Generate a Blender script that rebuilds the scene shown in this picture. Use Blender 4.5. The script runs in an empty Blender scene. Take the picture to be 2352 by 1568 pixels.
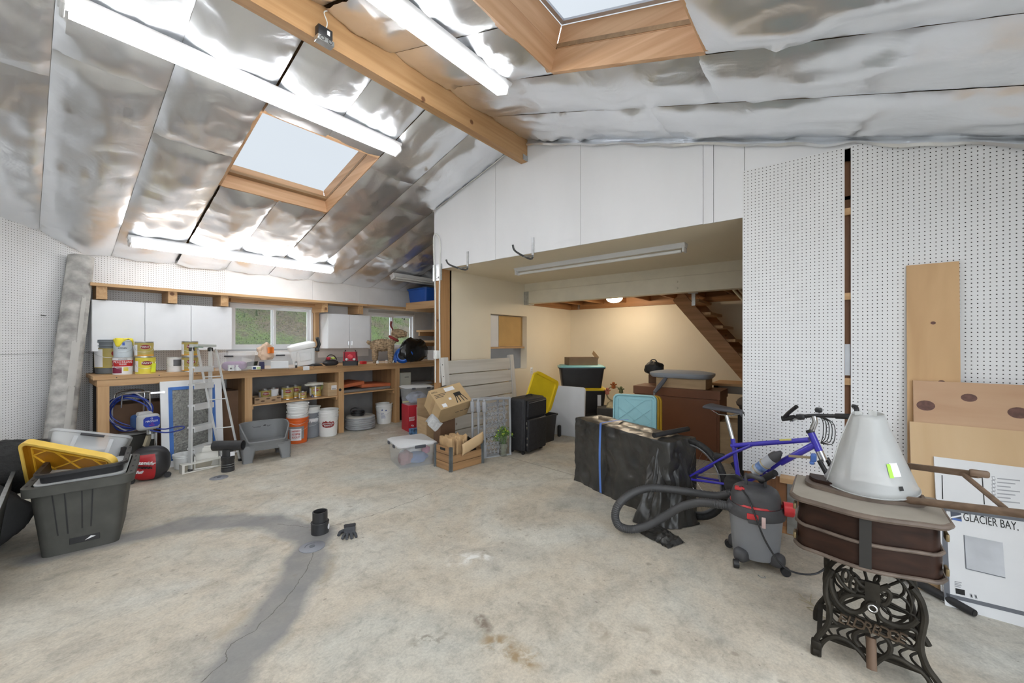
import bpy, bmesh, math, random
from math import sin, cos, pi, radians, sqrt, atan2, floor as mfloor
from mathutils import Vector as V, Matrix as MX, noise as NZ
random.seed(7)
D = bpy.data
SC = bpy.context.scene
COL = SC.collection

# ---------------------------------------------------------------- camera
FP, CX, CY, H, TH = 918.0, 1176.0, 784.0, 1.48, radians(38.95)
cam = D.cameras.new('camera'); cam.sensor_width = 36.0; cam.lens = 36.0 * FP / 2352.0; cam.clip_start = .02
camo = D.objects.new('camera', cam); COL.objects.link(camo)
camo.location = (0, 0, H); camo.rotation_euler = (pi / 2, 0, TH - pi / 2)
SC.camera = camo
# ---------------------------------------------------------------- world, exposure
W = D.worlds.new('overcast_sky'); SC.world = W; W.use_nodes = True
W.node_tree.nodes['Background'].inputs[0].default_value = (.86, .93, 1, 1)
W.node_tree.nodes['Background'].inputs[1].default_value = 2.6
SC.view_settings.view_transform = 'Standard'; SC.view_settings.look = 'None'
SC.view_settings.gamma = 1; SC.view_settings.use_curve_mapping = False
SC.view_settings.exposure = 0.7
TUBE_POWER = 11.0

# ---------------------------------------------------------------- photo pixel -> place helpers
CT, ST = cos(TH), sin(TH)
def ray(px, py):
    tx = (px - CX) / FP; ty = (CY - py) / FP
    return V((CT + tx * ST, ST - tx * CT, ty))
EYE = V((0, 0, H))
def pl(p, n, d):
    r = ray(*p); n = V(n); return EYE + r * ((d - n.dot(EYE)) / n.dot(r))
def fl(p, z=0): return pl(p, (0, 0, 1), z)
def onX(p, X): return pl(p, (1, 0, 0), X)
def onY(p, Y): return pl(p, (0, 1, 0), Y)
def dep(p, Z): return EYE + ray(*p) * Z
def vplane(p, a, ang):            # vertical plane through point a with heading ang
    n = (-sin(ang), cos(ang), 0); return pl(p, n, V(n).dot(a))
def zoomf(x0, y0, s): return lambda x, y: (x0 + x / s, y0 + y / s)
zA = zoomf(200, 760, 4.355); zB = zoomf(500, 740, 4.356); zC = zoomf(0, 900, 3.733)
zD = zoomf(860, 760, 4.357); zE = zoomf(1180, 620, 4.055); zF = zoomf(1260, 860, 3.675)
zG = zoomf(1640, 900, 2.347); zJ = zoomf(480, 620, 4.2); zK = zoomf(560, 830, 9.8)
zL = zoomf(560, 760, 11.76); zM = zoomf(220, 880, 8.71); zN = zoomf(1840, 1270, 5.263)
zP = zoomf(960, 460, 2.94); zQ = zoomf(2080, 1040, 3.732)

# ---------------------------------------------------------------- materials
MATS = {}
def mat(name, col, rough=.6, metal=0, var=.1, scale=5, bump=0, bscale=40, trans=0, alpha=1, emit=0, spec=.5, stretch=None, dirt=None, coat=0, sss=0):
    if name in MATS: return MATS[name]
    m = D.materials.new(name); m.use_nodes = True; MATS[name] = m
    nt = m.node_tree; N = nt.nodes; L = nt.links; b = N['Principled BSDF']
    b.inputs['Roughness'].default_value = rough; b.inputs['Metallic'].default_value = metal
    b.inputs['Specular IOR Level'].default_value = spec
    b.inputs['Transmission Weight'].default_value = trans; b.inputs['Alpha'].default_value = alpha
    b.inputs['Coat Weight'].default_value = coat
    tc = N.new('ShaderNodeTexCoord'); mp = N.new('ShaderNodeMapping'); L.new(tc.outputs['Object'], mp.inputs[0])
    if stretch: mp.inputs['Scale'].default_value = stretch
    nz = N.new('ShaderNodeTexNoise'); nz.inputs['Scale'].default_value = scale; nz.inputs['Detail'].default_value = 5
    L.new(mp.outputs[0], nz.inputs['Vector'])
    cr = N.new('ShaderNodeValToRGB'); cr.color_ramp.elements[0].position = .3; cr.color_ramp.elements[1].position = .7
    lo = [max(0, c * (1 - var)) for c in col]; hi = [min(1, c * (1 + var)) for c in col]
    if dirt: lo = list(dirt)
    cr.color_ramp.elements[0].color = (*lo, 1); cr.color_ramp.elements[1].color = (*hi, 1)
    L.new(nz.outputs['Fac'], cr.inputs[0]); L.new(cr.outputs[0], b.inputs['Base Color'])
    if emit:
        b.inputs['Emission Color'].default_value = (*col, 1); b.inputs['Emission Strength'].default_value = emit
    if bump:
        n2 = N.new('ShaderNodeTexNoise'); n2.inputs['Scale'].default_value = bscale; n2.inputs['Detail'].default_value = 4
        L.new(mp.outputs[0], n2.inputs['Vector'])
        bp = N.new('ShaderNodeBump'); bp.inputs['Strength'].default_value = bump; bp.inputs['Distance'].default_value = .01
        L.new(n2.outputs['Fac'], bp.inputs['Height']); L.new(bp.outputs[0], b.inputs['Normal'])
    return m
def wood(name, col, dark, axis=0, grain=9, rough=.55, knots=True):
    if name in MATS: return MATS[name]
    m = mat(name, col, rough); nt = m.node_tree; N = nt.nodes; L = nt.links; b = N['Principled BSDF']
    mp = [n for n in N if n.bl_idname == 'ShaderNodeMapping'][0]
    s = [grain * 1.6] * 3; s[axis] = .55; mp.inputs['Scale'].default_value = s
    nz = [n for n in N if n.bl_idname == 'ShaderNodeTexNoise'][0]; nz.inputs['Scale'].default_value = 1.5; nz.inputs['Distortion'].default_value = .6
    cr = [n for n in N if n.bl_idname == 'ShaderNodeValToRGB'][0]
    cr.color_ramp.elements[0].color = (*dark, 1); cr.color_ramp.elements[1].color = (*col, 1)
    cr.color_ramp.elements[0].position = .28; cr.color_ramp.elements[1].position = .62
    if knots:
        tc = [n for n in N if n.bl_idname == 'ShaderNodeTexCoord'][0]
        k = N.new('ShaderNodeTexVoronoi'); k.inputs['Scale'].default_value = 2.6
        L.new(tc.outputs['Object'], k.inputs['Vector'])
        r2 = N.new('ShaderNodeValToRGB'); r2.color_ramp.elements[0].position = .045; r2.color_ramp.elements[1].position = .075
        r2.color_ramp.elements[0].color = (.35, .25, .2, 1); r2.color_ramp.elements[1].color = (1, 1, 1, 1)
        L.new(k.outputs['Distance'], r2.inputs[0])
        mx = N.new('ShaderNodeMix'); mx.data_type = 'RGBA'; mx.blend_type = 'MULTIPLY'; mx.inputs[0].default_value = 1
        L.new(cr.outputs[0], mx.inputs[6]); L.new(r2.outputs[0], mx.inputs[7]); L.new(mx.outputs[2], b.inputs['Base Color'])
    return m
def math_node(nt, op, a, b=None, c=None):
    n = nt.nodes.new('ShaderNodeMath'); n.operation = op
    for i, v in enumerate((a, b, c)):
        if v is None: continue
        if isinstance(v, (int, float)): n.inputs[i].default_value = v
        else: nt.links.new(v, n.inputs[i])
    return n.outputs[0]
def peg_material(name='pegboard'):
    m = mat(name, (.80, .81, .82), .5, var=.03, scale=2); nt = m.node_tree; N = nt.nodes; L = nt.links; b = N['Principled BSDF']
    tc = [n for n in N if n.bl_idname == 'ShaderNodeTexCoord'][0]
    sp = N.new('ShaderNodeSeparateXYZ'); L.new(tc.outputs['Object'], sp.inputs[0])
    ds = []
    for o in (0, 2):
        f = math_node(nt, 'FRACT', math_node(nt, 'DIVIDE', sp.outputs[o], .0254))
        ds.append(math_node(nt, 'POWER', math_node(nt, 'SUBTRACT', f, .5), 2.0))
    d = math_node(nt, 'SQRT', math_node(nt, 'ADD', ds[0], ds[1]))
    h = math_node(nt, 'GREATER_THAN', d, .135)
    cr = [n for n in N if n.bl_idname == 'ShaderNodeValToRGB'][0]
    mx = N.new('ShaderNodeMix'); mx.data_type = 'RGBA'
    L.new(h, mx.inputs[0]); mx.inputs[6].default_value = (.012, .011, .010, 1); L.new(cr.outputs[0], mx.inputs[7])
    L.new(mx.outputs[2], b.inputs['Base Color'])
    bp = N.new('ShaderNodeBump'); bp.inputs['Strength'].default_value = .8; bp.inputs['Distance'].default_value = .004
    L.new(h, bp.inputs['Height']); L.new(bp.outputs[0], b.inputs['Normal'])
    return m

# ---------------------------------------------------------------- mesh builder
class MB:
    def __init__(s): s.v = []; s.f = []; s.sm = []
    def add(s, vs, fs, smooth=False, M=None):
        o = len(s.v)
        for p in vs: s.v.append(M @ V(p) if M is not None else V(p))
        for f in fs: s.f.append([i + o for i in f]); s.sm.append(smooth)
        return s
    def box(s, sx, sy, sz, c=(0, 0, 0), M=None):
        x, y, z = sx / 2, sy / 2, sz / 2; cx, cy, cz = c
        vs = [(cx + a * x, cy + b * y, cz + d * z) for d in (-1, 1) for a, b in ((-1, -1), (1, -1), (1, 1), (-1, 1))]
        return s.add(vs, [(3, 2, 1, 0), (4, 5, 6, 7), (0, 1, 5, 4), (1, 2, 6, 5), (2, 3, 7, 6), (3, 0, 4, 7)], False, M)
    def bb(s, x0, x1, y0, y1, z0, z1, M=None):
        return s.box(abs(x1 - x0), abs(y1 - y0), abs(z1 - z0), ((x0 + x1) / 2, (y0 + y1) / 2, (z0 + z1) / 2), M)
    def rbox(s, sx, sy, sz, c=(0, 0, 0), r=.01, seg=2, M=None, smooth=True):
        bm = bmesh.new(); bmesh.ops.create_cube(bm, size=1)
        for v in bm.verts: v.co = V((v.co.x * sx, v.co.y * sy, v.co.z * sz))
        r = min(r, .49 * min(sx, sy, sz))
        bmesh.ops.bevel(bm, geom=list(bm.edges), offset=r, segments=seg, affect='EDGES', profile=.5)
        s.add([v.co + V(c) for v in bm.verts], [[v.index for v in f.verts] for f in bm.faces], smooth, M); bm.free(); return s
    def tub(s, rings, close_bottom=True, close_top=False, smooth=True, M=None):
        # loft of rounded rectangles: rings = [(z, sx, sy, corner_r)], optional centre offset (cx, cy)
        n = 20; vs = []
        for rg in rings:
            z, sx, sy, r = rg[:4]; cx, cy = rg[4:6] if len(rg) > 4 else (0, 0)
            r = min(r, sx / 2 - 1e-4, sy / 2 - 1e-4)
            for q, (ax, ay) in enumerate(((1, 1), (-1, 1), (-1, -1), (1, -1))):
                for k in range(5):
                    t = q * pi / 2 + k * pi / 8
                    vs.append((cx + ax * (sx / 2 - r) + r * cos(t), cy + ay * (sy / 2 - r) + r * sin(t), z))
        fs = []
        for i in range(len(rings) - 1):
            for k in range(n): fs.append((i * n + k, i * n + (k + 1) % n, (i + 1) * n + (k + 1) % n, (i + 1) * n + k))
        if close_bottom: fs.append(tuple(reversed(range(n))))
        if close_top: fs.append(tuple((len(rings) - 1) * n + k for k in range(n)))
        return s.add(vs, fs, smooth, M)
    def lathe(s, prof, seg=24, M=None, smooth=True, ex=1, ey=1):
        vs = []; fs = []; n = seg
        for r, z in prof:
            for k in range(n): vs.append((ex * r * cos(2 * pi * k / n), ey * r * sin(2 * pi * k / n), z))
        for i in range(len(prof) - 1):
            for k in range(n): fs.append((i * n + k, i * n + (k + 1) % n, (i + 1) * n + (k + 1) % n, (i + 1) * n + k))
        if prof[0][0] > 1e-5: fs.append(tuple(reversed(range(n))))
        if prof[-1][0] > 1e-5: fs.append(tuple((len(prof) - 1) * n + k for k in range(n)))
        return s.add(vs, fs, smooth, M)
    def tube(s, pts, r, seg=8, closed=False, smooth=True, M=None, flat=1.0, up=None):
        pts = [V(p) for p in pts]; n = len(pts); vs = []; fs = []; rr = r if isinstance(r, (list, tuple)) else [r] * n
        prev = V(up) if up else None
        for i, p in enumerate(pts):
            a = pts[(i - 1) % n] if (closed or i > 0) else p; b = pts[(i + 1) % n] if (closed or i < n - 1) else p
            t = (b - a).normalized() if (b - a).length > 1e-9 else V((0, 0, 1))
            if prev is None: prev = V((0, 0, 1)) if abs(t.z) < .9 else V((1, 0, 0))
            u = (prev - t * prev.dot(t))
            if u.length < 1e-6: u = t.orthogonal()
            u.normalize(); w = t.cross(u); prev = u
            for k in range(seg): vs.append(p + u * (rr[i] * flat * cos(2 * pi * k / seg)) + w * (rr[i] * sin(2 * pi * k / seg)))
        for i in range(n if closed else n - 1):
            j = (i + 1) % n
            for k in range(seg): fs.append((i * seg + k, i * seg + (k + 1) % seg, j * seg + (k + 1) % seg, j * seg + k))
        if not closed: fs += [tuple(reversed(range(seg))), tuple((n - 1) * seg + k for k in range(seg))]
        return s.add(vs, fs, smooth, M)
    def cyl(s, a, b, r, r2=None, seg=12, M=None, smooth=True):
        return s.tube([a, b], [r, r if r2 is None else r2], seg, False, smooth, M)
    def bar(s, a, b, w, t, up=(0, 0, 1), M=None):   # rectangular bar from a to b: w across (perp to up), t along up
        a, b, up = V(a), V(b), V(up); d = (b - a).normalized(); sd = d.cross(up).normalized(); u = sd.cross(d).normalized()
        vs = [p + sd * (i * w / 2) + u * (j * t / 2) for p in (a, b) for i, j in ((-1, -1), (1, -1), (1, 1), (-1, 1))]
        return s.add(vs, [(0, 1, 2, 3), (7, 6, 5, 4), (0, 4, 5, 1), (1, 5, 6, 2), (2, 6, 7, 3), (3, 7, 4, 0)], False, M)
    def prism(s, pts, h, M=None, smooth=False):     # outline in xy, extruded along z by h
        n = len(pts); vs = [(p[0], p[1], 0) for p in pts] + [(p[0], p[1], h) for p in pts]
        fs = [tuple(reversed(range(n))), tuple(range(n, 2 * n))] + [(k, (k + 1) % n, n + (k + 1) % n, n + k) for k in range(n)]
        return s.add(vs, fs, smooth, M)
    def grid(s, fn, nu, nv, M=None, smooth=True, wrap=False):
        vs = [fn(i / nu, j / nv) for i in range(nu + 1) for j in range(nv + 1)]
        fs = [(i * (nv + 1) + j, (i + 1) * (nv + 1) + j, (i + 1) * (nv + 1) + j + 1, i * (nv + 1) + j + 1) for i in range(nu) for j in range(nv)]
        return s.add(vs, fs, smooth, M)
    def quad(s, a, b, c, d): return s.add([a, b, c, d], [(0, 1, 2, 3)])
    def build(s, name, m, parent=None, loc=None, rot=None, weld=False, fix=True):
        me = D.meshes.new(name); me.from_pydata([tuple(v) for v in s.v], [], s.f)
        me.polygons.foreach_set('use_smooth', s.sm); me.update()
        if fix:
            bm = bmesh.new(); bm.from_mesh(me)
            if weld: bmesh.ops.remove_doubles(bm, verts=bm.verts, dist=1e-5)
            bmesh.ops.recalc_face_normals(bm, faces=bm.faces); bm.to_mesh(me); bm.free()
        me.set_sharp_from_angle(angle=radians(40))
        o = D.objects.new(name, me); COL.objects.link(o); me.materials.append(m)
        if parent: o.parent = parent
        if loc is not None: o.location = loc
        if rot is not None: o.rotation_euler = (0, 0, rot) if isinstance(rot, (int, float)) else rot
        return o
def tag(o, label=None, cat=None, group=None, kind=None):
    if label: o['label'] = label
    if cat: o['category'] = cat
    if group: o['group'] = group
    if kind: o['kind'] = kind
    return o
def thing(name, label, cat, loc=(0, 0, 0), rot=0, group=None, kind=None):
    o = D.objects.new(name, None); COL.objects.link(o); o.empty_display_size = .05
    o.location = loc; o.rotation_euler = (0, 0, rot) if isinstance(rot, (int, float)) else rot
    return tag(o, label, cat, group, kind)
def struct(name, mb, m, parent=None, **k):
    o = mb.build(name, m, parent, **k)
    if not parent: o['kind'] = 'structure'
    return o
def copy_tree(o, parent=None):
    c = o.copy(); COL.objects.link(c); c.parent = parent
    for ch in list(o.children): copy_tree(ch, c)
    return c
def text(s, size, m, parent, loc, rot=(pi / 2, 0, 0), depth=.0012, align='CENTER', shear=0, name='lettering', space=1, width=None):
    cu = D.curves.new('txt', 'FONT'); cu.body = s; cu.size = size; cu.extrude = depth / 2; cu.align_x = align; cu.align_y = 'CENTER'; cu.shear = shear; cu.space_character = space
    t = D.objects.new('txt', cu); COL.objects.link(t); dg = bpy.context.evaluated_depsgraph_get(); dg.update()
    me = D.meshes.new_from_object(t.evaluated_get(dg)); D.objects.remove(t); D.curves.remove(cu)
    me.name = name; me.materials.clear(); me.materials.append(m)
    if width:
        xs = [v.co.x for v in me.vertices]; k = width / max(1e-6, max(xs) - min(xs))
        for v in me.vertices: v.co.x *= k
    o = D.objects.new(name, me); COL.objects.link(o); o.parent = parent; o.location = loc; o.rotation_euler = rot
    return o
def smooth(pts, n=6, closed=False):
    pts = [V(p) for p in pts]; N = len(pts); out = []
    for i in range(N if closed else N - 1):
        g = (lambda k: pts[k % N]) if closed else (lambda k: pts[max(0, min(N - 1, k))])
        p0, p1, p2, p3 = g(i - 1), g(i), g(i + 1), g(i + 2)
        for k in range(n):
            t = k / n
            out.append(.5 * ((2 * p1) + (p2 - p0) * t + (2 * p0 - 5 * p1 + 4 * p2 - p3) * t * t + (3 * p1 - p0 - 3 * p2 + p3) * t ** 3))
    if not closed: out.append(pts[-1])
    return out
def circ(r, n=24, c=(0, 0, 0), ax='z', a0=0, a1=2 * pi, rx=None):
    out = []; full = abs(a1 - a0 - 2 * pi) < 1e-6
    for k in range(n if full else n + 1):
        t = a0 + (a1 - a0) * k / n; u, w = r * cos(t), (rx or r) * sin(t)
        out.append(V(c) + (V((u, w, 0)) if ax == 'z' else V((u, 0, w)) if ax == 'y' else V((0, u, w))))
    return out
def nz(p, s=1.0): return NZ.noise(V(p) * s)
def rz(a): return MX.Rotation(a, 4, 'Z')
def rx(a): return MX.Rotation(a, 4, 'X')
def ry(a): return MX.Rotation(a, 4, 'Y')
def tr(*p): return MX.Translation(V(p) if len(p) == 3 else V(p[0]))

# common materials
WHITE = mat('white_paint', (.80, .81, .82), .45, var=.03)
WOODX = wood('pine_along_x', (.58, .37, .19), (.44, .25, .11), 0)
WOODY = wood('pine_along_y', (.58, .37, .19), (.44, .25, .11), 1)
WOODZ = wood('pine_along_z', (.56, .355, .18), (.43, .245, .105), 2)
BLACKP = mat('black_plastic', (.02, .02, .022), .45, var=.25)
STEEL = mat('galvanised_steel', (.55, .57, .58), .35, 1, var=.15, scale=20)
CHROME = mat('bright_metal', (.75, .76, .78), .22, 1, var=.06)
CREAM = mat('cream_paint', (.86, .78, .62), .55, var=.03, scale=1.5)
INK = mat('black_ink', (.02, .02, .02), .7, var=.05)
GREYP = mat('grey_plastic', (.24, .25, .26), .5, var=.1)
WHITEP = mat('white_plastic', (.80, .81, .80), .35, var=.04)
REDP = mat('red_plastic', (.55, .02, .02), .4, var=.1)
CARD = mat('cardboard', (.50, .36, .21), .85, var=.1, scale=4, bump=.05, bscale=90, stretch=(1, 1, 6))
PAPER = mat('paper_label', (.80, .81, .83), .7, var=.03)
CLEARP = mat('clear_plastic', (.80, .83, .86), .22, var=.03, alpha=.15)
# ================================================================ THE SETTING
YR, ZR, PM = 2.83, H + 2.362, .31            # ridge line and roof pitch
XF, YW = 3.73, 7.0                           # front (gable) wall and window wall
def roof(y): return ZR - PM * abs(y - YR)
XL, YE = -2.47, -1.34                        # wall behind the camera, right eave
# ---- floor
def seg_dist(nt, P, a, b):
    def vm(op, x, y):
        n = nt.nodes.new('ShaderNodeVectorMath'); n.operation = op
        for i, q in enumerate((x, y)):
            if isinstance(q, V): n.inputs[i].default_value = q
            else: nt.links.new(q, n.inputs[i])
        return n
    a = V((a[0], a[1], 0)); b = V((b[0], b[1], 0)); ab = b - a
    ap = vm('SUBTRACT', P, a).outputs[0]
    t = math_node(nt, 'DIVIDE', vm('DOT_PRODUCT', ap, ab).outputs['Value'], ab.length_squared)
    n = nt.nodes.new('ShaderNodeClamp'); nt.links.new(t, n.inputs[0])
    sc = nt.nodes.new('ShaderNodeVectorMath'); sc.operation = 'SCALE'; sc.inputs[0].default_value = ab; nt.links.new(n.outputs[0], sc.inputs['Scale'])
    return vm('DISTANCE', ap, sc.outputs[0]).outputs['Value']
def floor_material():
    m = D.materials.new('stained_concrete'); m.use_nodes = True; nt = m.node_tree; N = nt.nodes; L = nt.links; b = N['Principled BSDF']
    tc = N.new('ShaderNodeTexCoord')
    def noise(scale, det=6, dist=0, out='Fac', rough=.55):
        n = N.new('ShaderNodeTexNoise'); n.inputs['Scale'].default_value = scale; n.inputs['Detail'].default_value = det; n.inputs['Distortion'].default_value = dist
        n.inputs['Roughness'].default_value = rough
        L.new(tc.outputs['Object'], n.inputs['Vector']); return n.outputs[out]
    def ramp(v, *st):
        r = N.new('ShaderNodeValToRGB'); e = r.color_ramp.elements
        e[0].position, e[0].color = st[0][0], (*st[0][1], 1); e[1].position, e[1].color = st[-1][0], (*st[-1][1], 1)
        for p, c in st[1:-1]: x = e.new(p); x.color = (*c, 1)
        L.new(v, r.inputs[0]); return r.outputs[0]
    def mix(f, a, c, mode='MIX'):
        n = N.new('ShaderNodeMix'); n.data_type = 'RGBA'; n.blend_type = mode
        if isinstance(f, float): n.inputs[0].default_value = f
        else: L.new(f, n.inputs[0])
        for i, q in ((6, a), (7, c)):
            if isinstance(q, tuple): n.inputs[i].default_value = (*q, 1)
            else: L.new(q, n.inputs[i])
        return n.outputs[2]
    g = lambda x: (x, x, x)
    col = ramp(noise(.9, 7, .4), (.3, (.50, .495, .44)), (.48, (.53, .475, .385)), (.68, (.57, .565, .51)))
    col = mix(.6, col, ramp(noise(3.2, 9, .8, rough=.65), (.33, g(.62)), (.5, g(.98)), (.68, g(1.15))), 'MULTIPLY')
    col = mix(.6, col, ramp(noise(15, 10, .5, rough=.75), (.33, g(.62)), (.5, g(1)), (.65, g(1.14))), 'MULTIPLY')
    col = mix(.5, col, ramp(noise(70, 6, 0, rough=.7), (.36, g(.7)), (.6, g(1.1))), 'MULTIPLY')
    warp = N.new('ShaderNodeVectorMath'); warp.operation = 'MULTIPLY_ADD'
    L.new(noise(2.2, 6, out='Color'), warp.inputs[0]); warp.inputs[1].default_value = (.30, .30, 0)
    of = N.new('ShaderNodeVectorMath'); of.operation = 'ADD'; L.new(tc.outputs['Object'], of.inputs[0]); of.inputs[1].default_value = (-.15, -.15, 0)
    L.new(of.outputs[0], warp.inputs[2]); P = warp.outputs[0]
    # patched trench bands
    def poly(pix, width):
        pts = [fl(p) for p in pix]; d = None
        for q in range(len(pts) - 1):
            s = seg_dist(nt, P, pts[q], pts[q + 1]); d = s if d is None else math_node(nt, 'MINIMUM', d, s)
        return d
    def soft(d, a, c):
        n = N.new('ShaderNodeMapRange'); L.new(d, n.inputs[0]); n.inputs[1].default_value = a; n.inputs[2].default_value = c; n.inputs[3].default_value = 1; n.inputs[4].default_value = 0
        return n.outputs[0]
    band = math_node(nt, 'MINIMUM', poly([(725, 1235), (690, 1310), (640, 1400), (560, 1500), (480, 1600)], 0), poly([(725, 1225), (640, 1200), (520, 1196), (420, 1205), (300, 1235), (120, 1270)], 0))
    fac = math_node(nt, 'MULTIPLY', soft(band, .09, .17), math_node(nt, 'ADD', .35, math_node(nt, 'MULTIPLY', noise(2.5, 6), .9)))
    col = mix(fac, col, (.19, .19, .195))
    edge = math_node(nt, 'MULTIPLY', soft(math_node(nt, 'ABSOLUTE', math_node(nt, 'SUBTRACT', band, .17)), .0, .05), soft(noise(5, 8, 1), .62, .48))
    col = mix(math_node(nt, 'MULTIPLY', edge, .6), col, (.33, .27, .19))
    # cracks
    w2 = N.new('ShaderNodeVectorMath'); w2.operation = 'MULTIPLY_ADD'; L.new(noise(9, 6, out='Color'), w2.inputs[0]); w2.inputs[1].default_value = (.07, .07, 0)
    o2 = N.new('ShaderNodeVectorMath'); o2.operation = 'ADD'; L.new(tc.outputs['Object'], o2.inputs[0]); o2.inputs[1].default_value = (-.035, -.035, 0); L.new(o2.outputs[0], w2.inputs[2]); P = w2.outputs[0]
    ck = poly([(722, 1265), (705, 1310), (650, 1385), (585, 1450), (528, 1480), (515, 1520), (455, 1570)], 0)
    ck = math_node(nt, 'MINIMUM', ck, poly([(640, 1203), (700, 1210), (740, 1213), (810, 1195), (860, 1182), (960, 1145), (1030, 1115)], 0))
    col = mix(math_node(nt, 'MULTIPLY', soft(ck, .0015, .0035), .8), col, (.09, .08, .07))
    P = tc.outputs['Object']
    jt = poly([(1040, 1014), (1322, 1092)], 0)
    col = mix(math_node(nt, 'MULTIPLY', soft(jt, .003, .006), .85), col, (.12, .10, .08))
    # dark spots and oil drips, pale paint splash, brown stain
    vo = N.new('ShaderNodeTexVoronoi'); vo.inputs['Scale'].default_value = 5.5; vo.inputs['Randomness'].default_value = 1; L.new(w2.outputs[0], vo.inputs['Vector'])
    sp = math_node(nt, 'MULTIPLY', soft(vo.outputs['Distance'], .07, .13), soft(noise(.8, 3), .52, .44))
    col = mix(math_node(nt, 'MULTIPLY', sp, .45), col, (.20, .16, .12))
    v3 = N.new('ShaderNodeTexVoronoi'); v3.inputs['Scale'].default_value = 13; L.new(w2.outputs[0], v3.inputs['Vector'])
    col = mix(math_node(nt, 'MULTIPLY', math_node(nt, 'MULTIPLY', soft(v3.outputs['Distance'], .06, .1), soft(noise(1.7, 3), .5, .45)), .5), col, (.16, .12, .10))
    def blot(pix, rad, c, k, sc):
        s = poly(pix, 0); nonlocal col
        f = math_node(nt, 'MULTIPLY', soft(s, rad * .3, rad), soft(noise(sc, 7, .5), .6, .45)); col = mix(math_node(nt, 'MULTIPLY', f, k), col, c)
    P = w2.outputs[0]
    blot([(1050, 1285), (1110, 1280)], .10, (.80, .80, .76), .85, 12)
    blot([(1135, 1475), (1215, 1515)], .09, (.30, .21, .11), .9, 14)
    blot([(1095, 1410), (1120, 1445)], .05, (.17, .13, .10), .8, 18)
    blot([(960, 1468), (1010, 1462)], .06, (.22, .19, .15), .8, 22)
    blot([(1380, 1445), (1530, 1465)], .10, (.30, .25, .19), .7, 8)
    blot([(855, 995), (900, 990)], .12, (.72, .72, .69), .7, 9)
    L.new(col, b.inputs['Base Color'])
    L.new(ramp(noise(6, 6), (.3, g(.42)), (.7, g(.68))), b.inputs['Roughness'])
    bp = N.new('ShaderNodeBump'); bp.inputs['Strength'].default_value = .12; bp.inputs['Distance'].default_value = .006
    L.new(math_node(nt, 'SUBTRACT', noise(22, 8), math_node(nt, 'MULTIPLY', soft(ck, .001, .004), .8)), bp.inputs['Height']); L.new(bp.outputs[0], b.inputs['Normal'])
    return m
struct('floor', MB().bb(XL - .1, 7.5, YE - .1, YW + .12, -.12, 0), floor_material())
struct('ground_outside', MB().bb(-16, 14, -16, YE - .1, -.3, -.03), mat('gravel', (.32, .29, .25), .9, bump=.4))

# ---- left wall: pegboard set at 45 degrees to the window wall
PEG = peg_material()
CXL = .533
DIMW = mat('grey_wallboard', (.50, .51, .52), .7, var=.04)
DARKW = mat('dark_fibreboard', (.045, .042, .04), .8)
wl = struct('wall_left', MB().bb(-4.25, .05, .02, .12, 0, 3.6), DIMW, loc=(CXL, YW, 0), rot=pi / 4)
zs = H - (814 - 784) * 3.98 / FP
def peg_panel(parent, x0, x1, z0, z1, top=None, y=0):
    mb = MB(); t0 = top(x0) if top else z1; t1 = top(x1) if top else z1
    M = MX(((1, 0, 0, 0), (0, 0, -1, y), (0, 1, 0, 0), (0, 0, 0, 1)))
    mb.prism([(x0, z0), (x1, z0), (x1, t1), (x0, t0)], .018, M); return mb.build('pegboard_panel', PEG, parent)
tl = lambda u: roof(YW + u / sqrt(2)) + .03
peg_panel(wl, -2.42, -.004, zs + .002, 0, tl); peg_panel(wl, -2.42, -.004, .10, zs - .002); peg_panel(wl, -4.2, -2.424, .10, 0, tl)
MB().cyl((-.56, -.028, H + .28), (-.56, -.075, H + .275), .004, seg=6).build('peg_hook', BLACKP, wl)

# ---- window wall
ww = thing('wall_window', None, None, kind='structure')
W1 = (1.99, 3.205, 1.36, 2.06); W2 = (4.26, 5.345, 1.335, 2.045)
mb = MB(); Y0, Y1 = YW + .02, YW + .12
for x0, x1, z0, z1 in ((CXL - .1, 5.9, 0, 1.335), (CXL - .1, W1[0], 1.335, 2.7), (W1[0], W1[1], 1.335, W1[2]), (W1[0], W1[1], W1[3], 2.7), (W1[1], W2[0], 1.335, 2.7), (W2[0], W2[1], W2[3], 2.7), (W2[1], 5.9, 1.335, 2.7)):
    mb.bb(x0, x1, Y0, Y1, z0, z1)
mb.build('wall_board', DIMW, ww)
zt = roof(YW) + .04
PX = onY((520, 650), YW).x
def wpanel(x0, x1, z0, z1, m=WHITE, t=.016, name='wall_panel'): return MB().bb(x0 + .0015, x1 - .0015, YW - t + .02, YW + .02, z0, z1).build(name, m, ww)
o = peg_panel(ww, CXL + .01, PX, .02, zt, y=YW + .02)
B1, B2 = onY((718, 640), YW).x, onY((827, 660), YW).x
for a, b_ in ((PX, B1), (B1, B2), (B2, 5.8)): wpanel(a, b_, 2.10, zt)
wpanel(W1[1] + .08, W2[0], 1.2, 2.10); wpanel(W2[1], 5.8, 1.05, 2.10, mat('pale_grey_board', (.62, .64, .66), .6)); wpanel(1.95, 5.8, 0, 1.05, mat('dark_grey_board', (.33, .33, .33), .7), name='lower_wall_board')  # lower board is an even, darker grey
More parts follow.
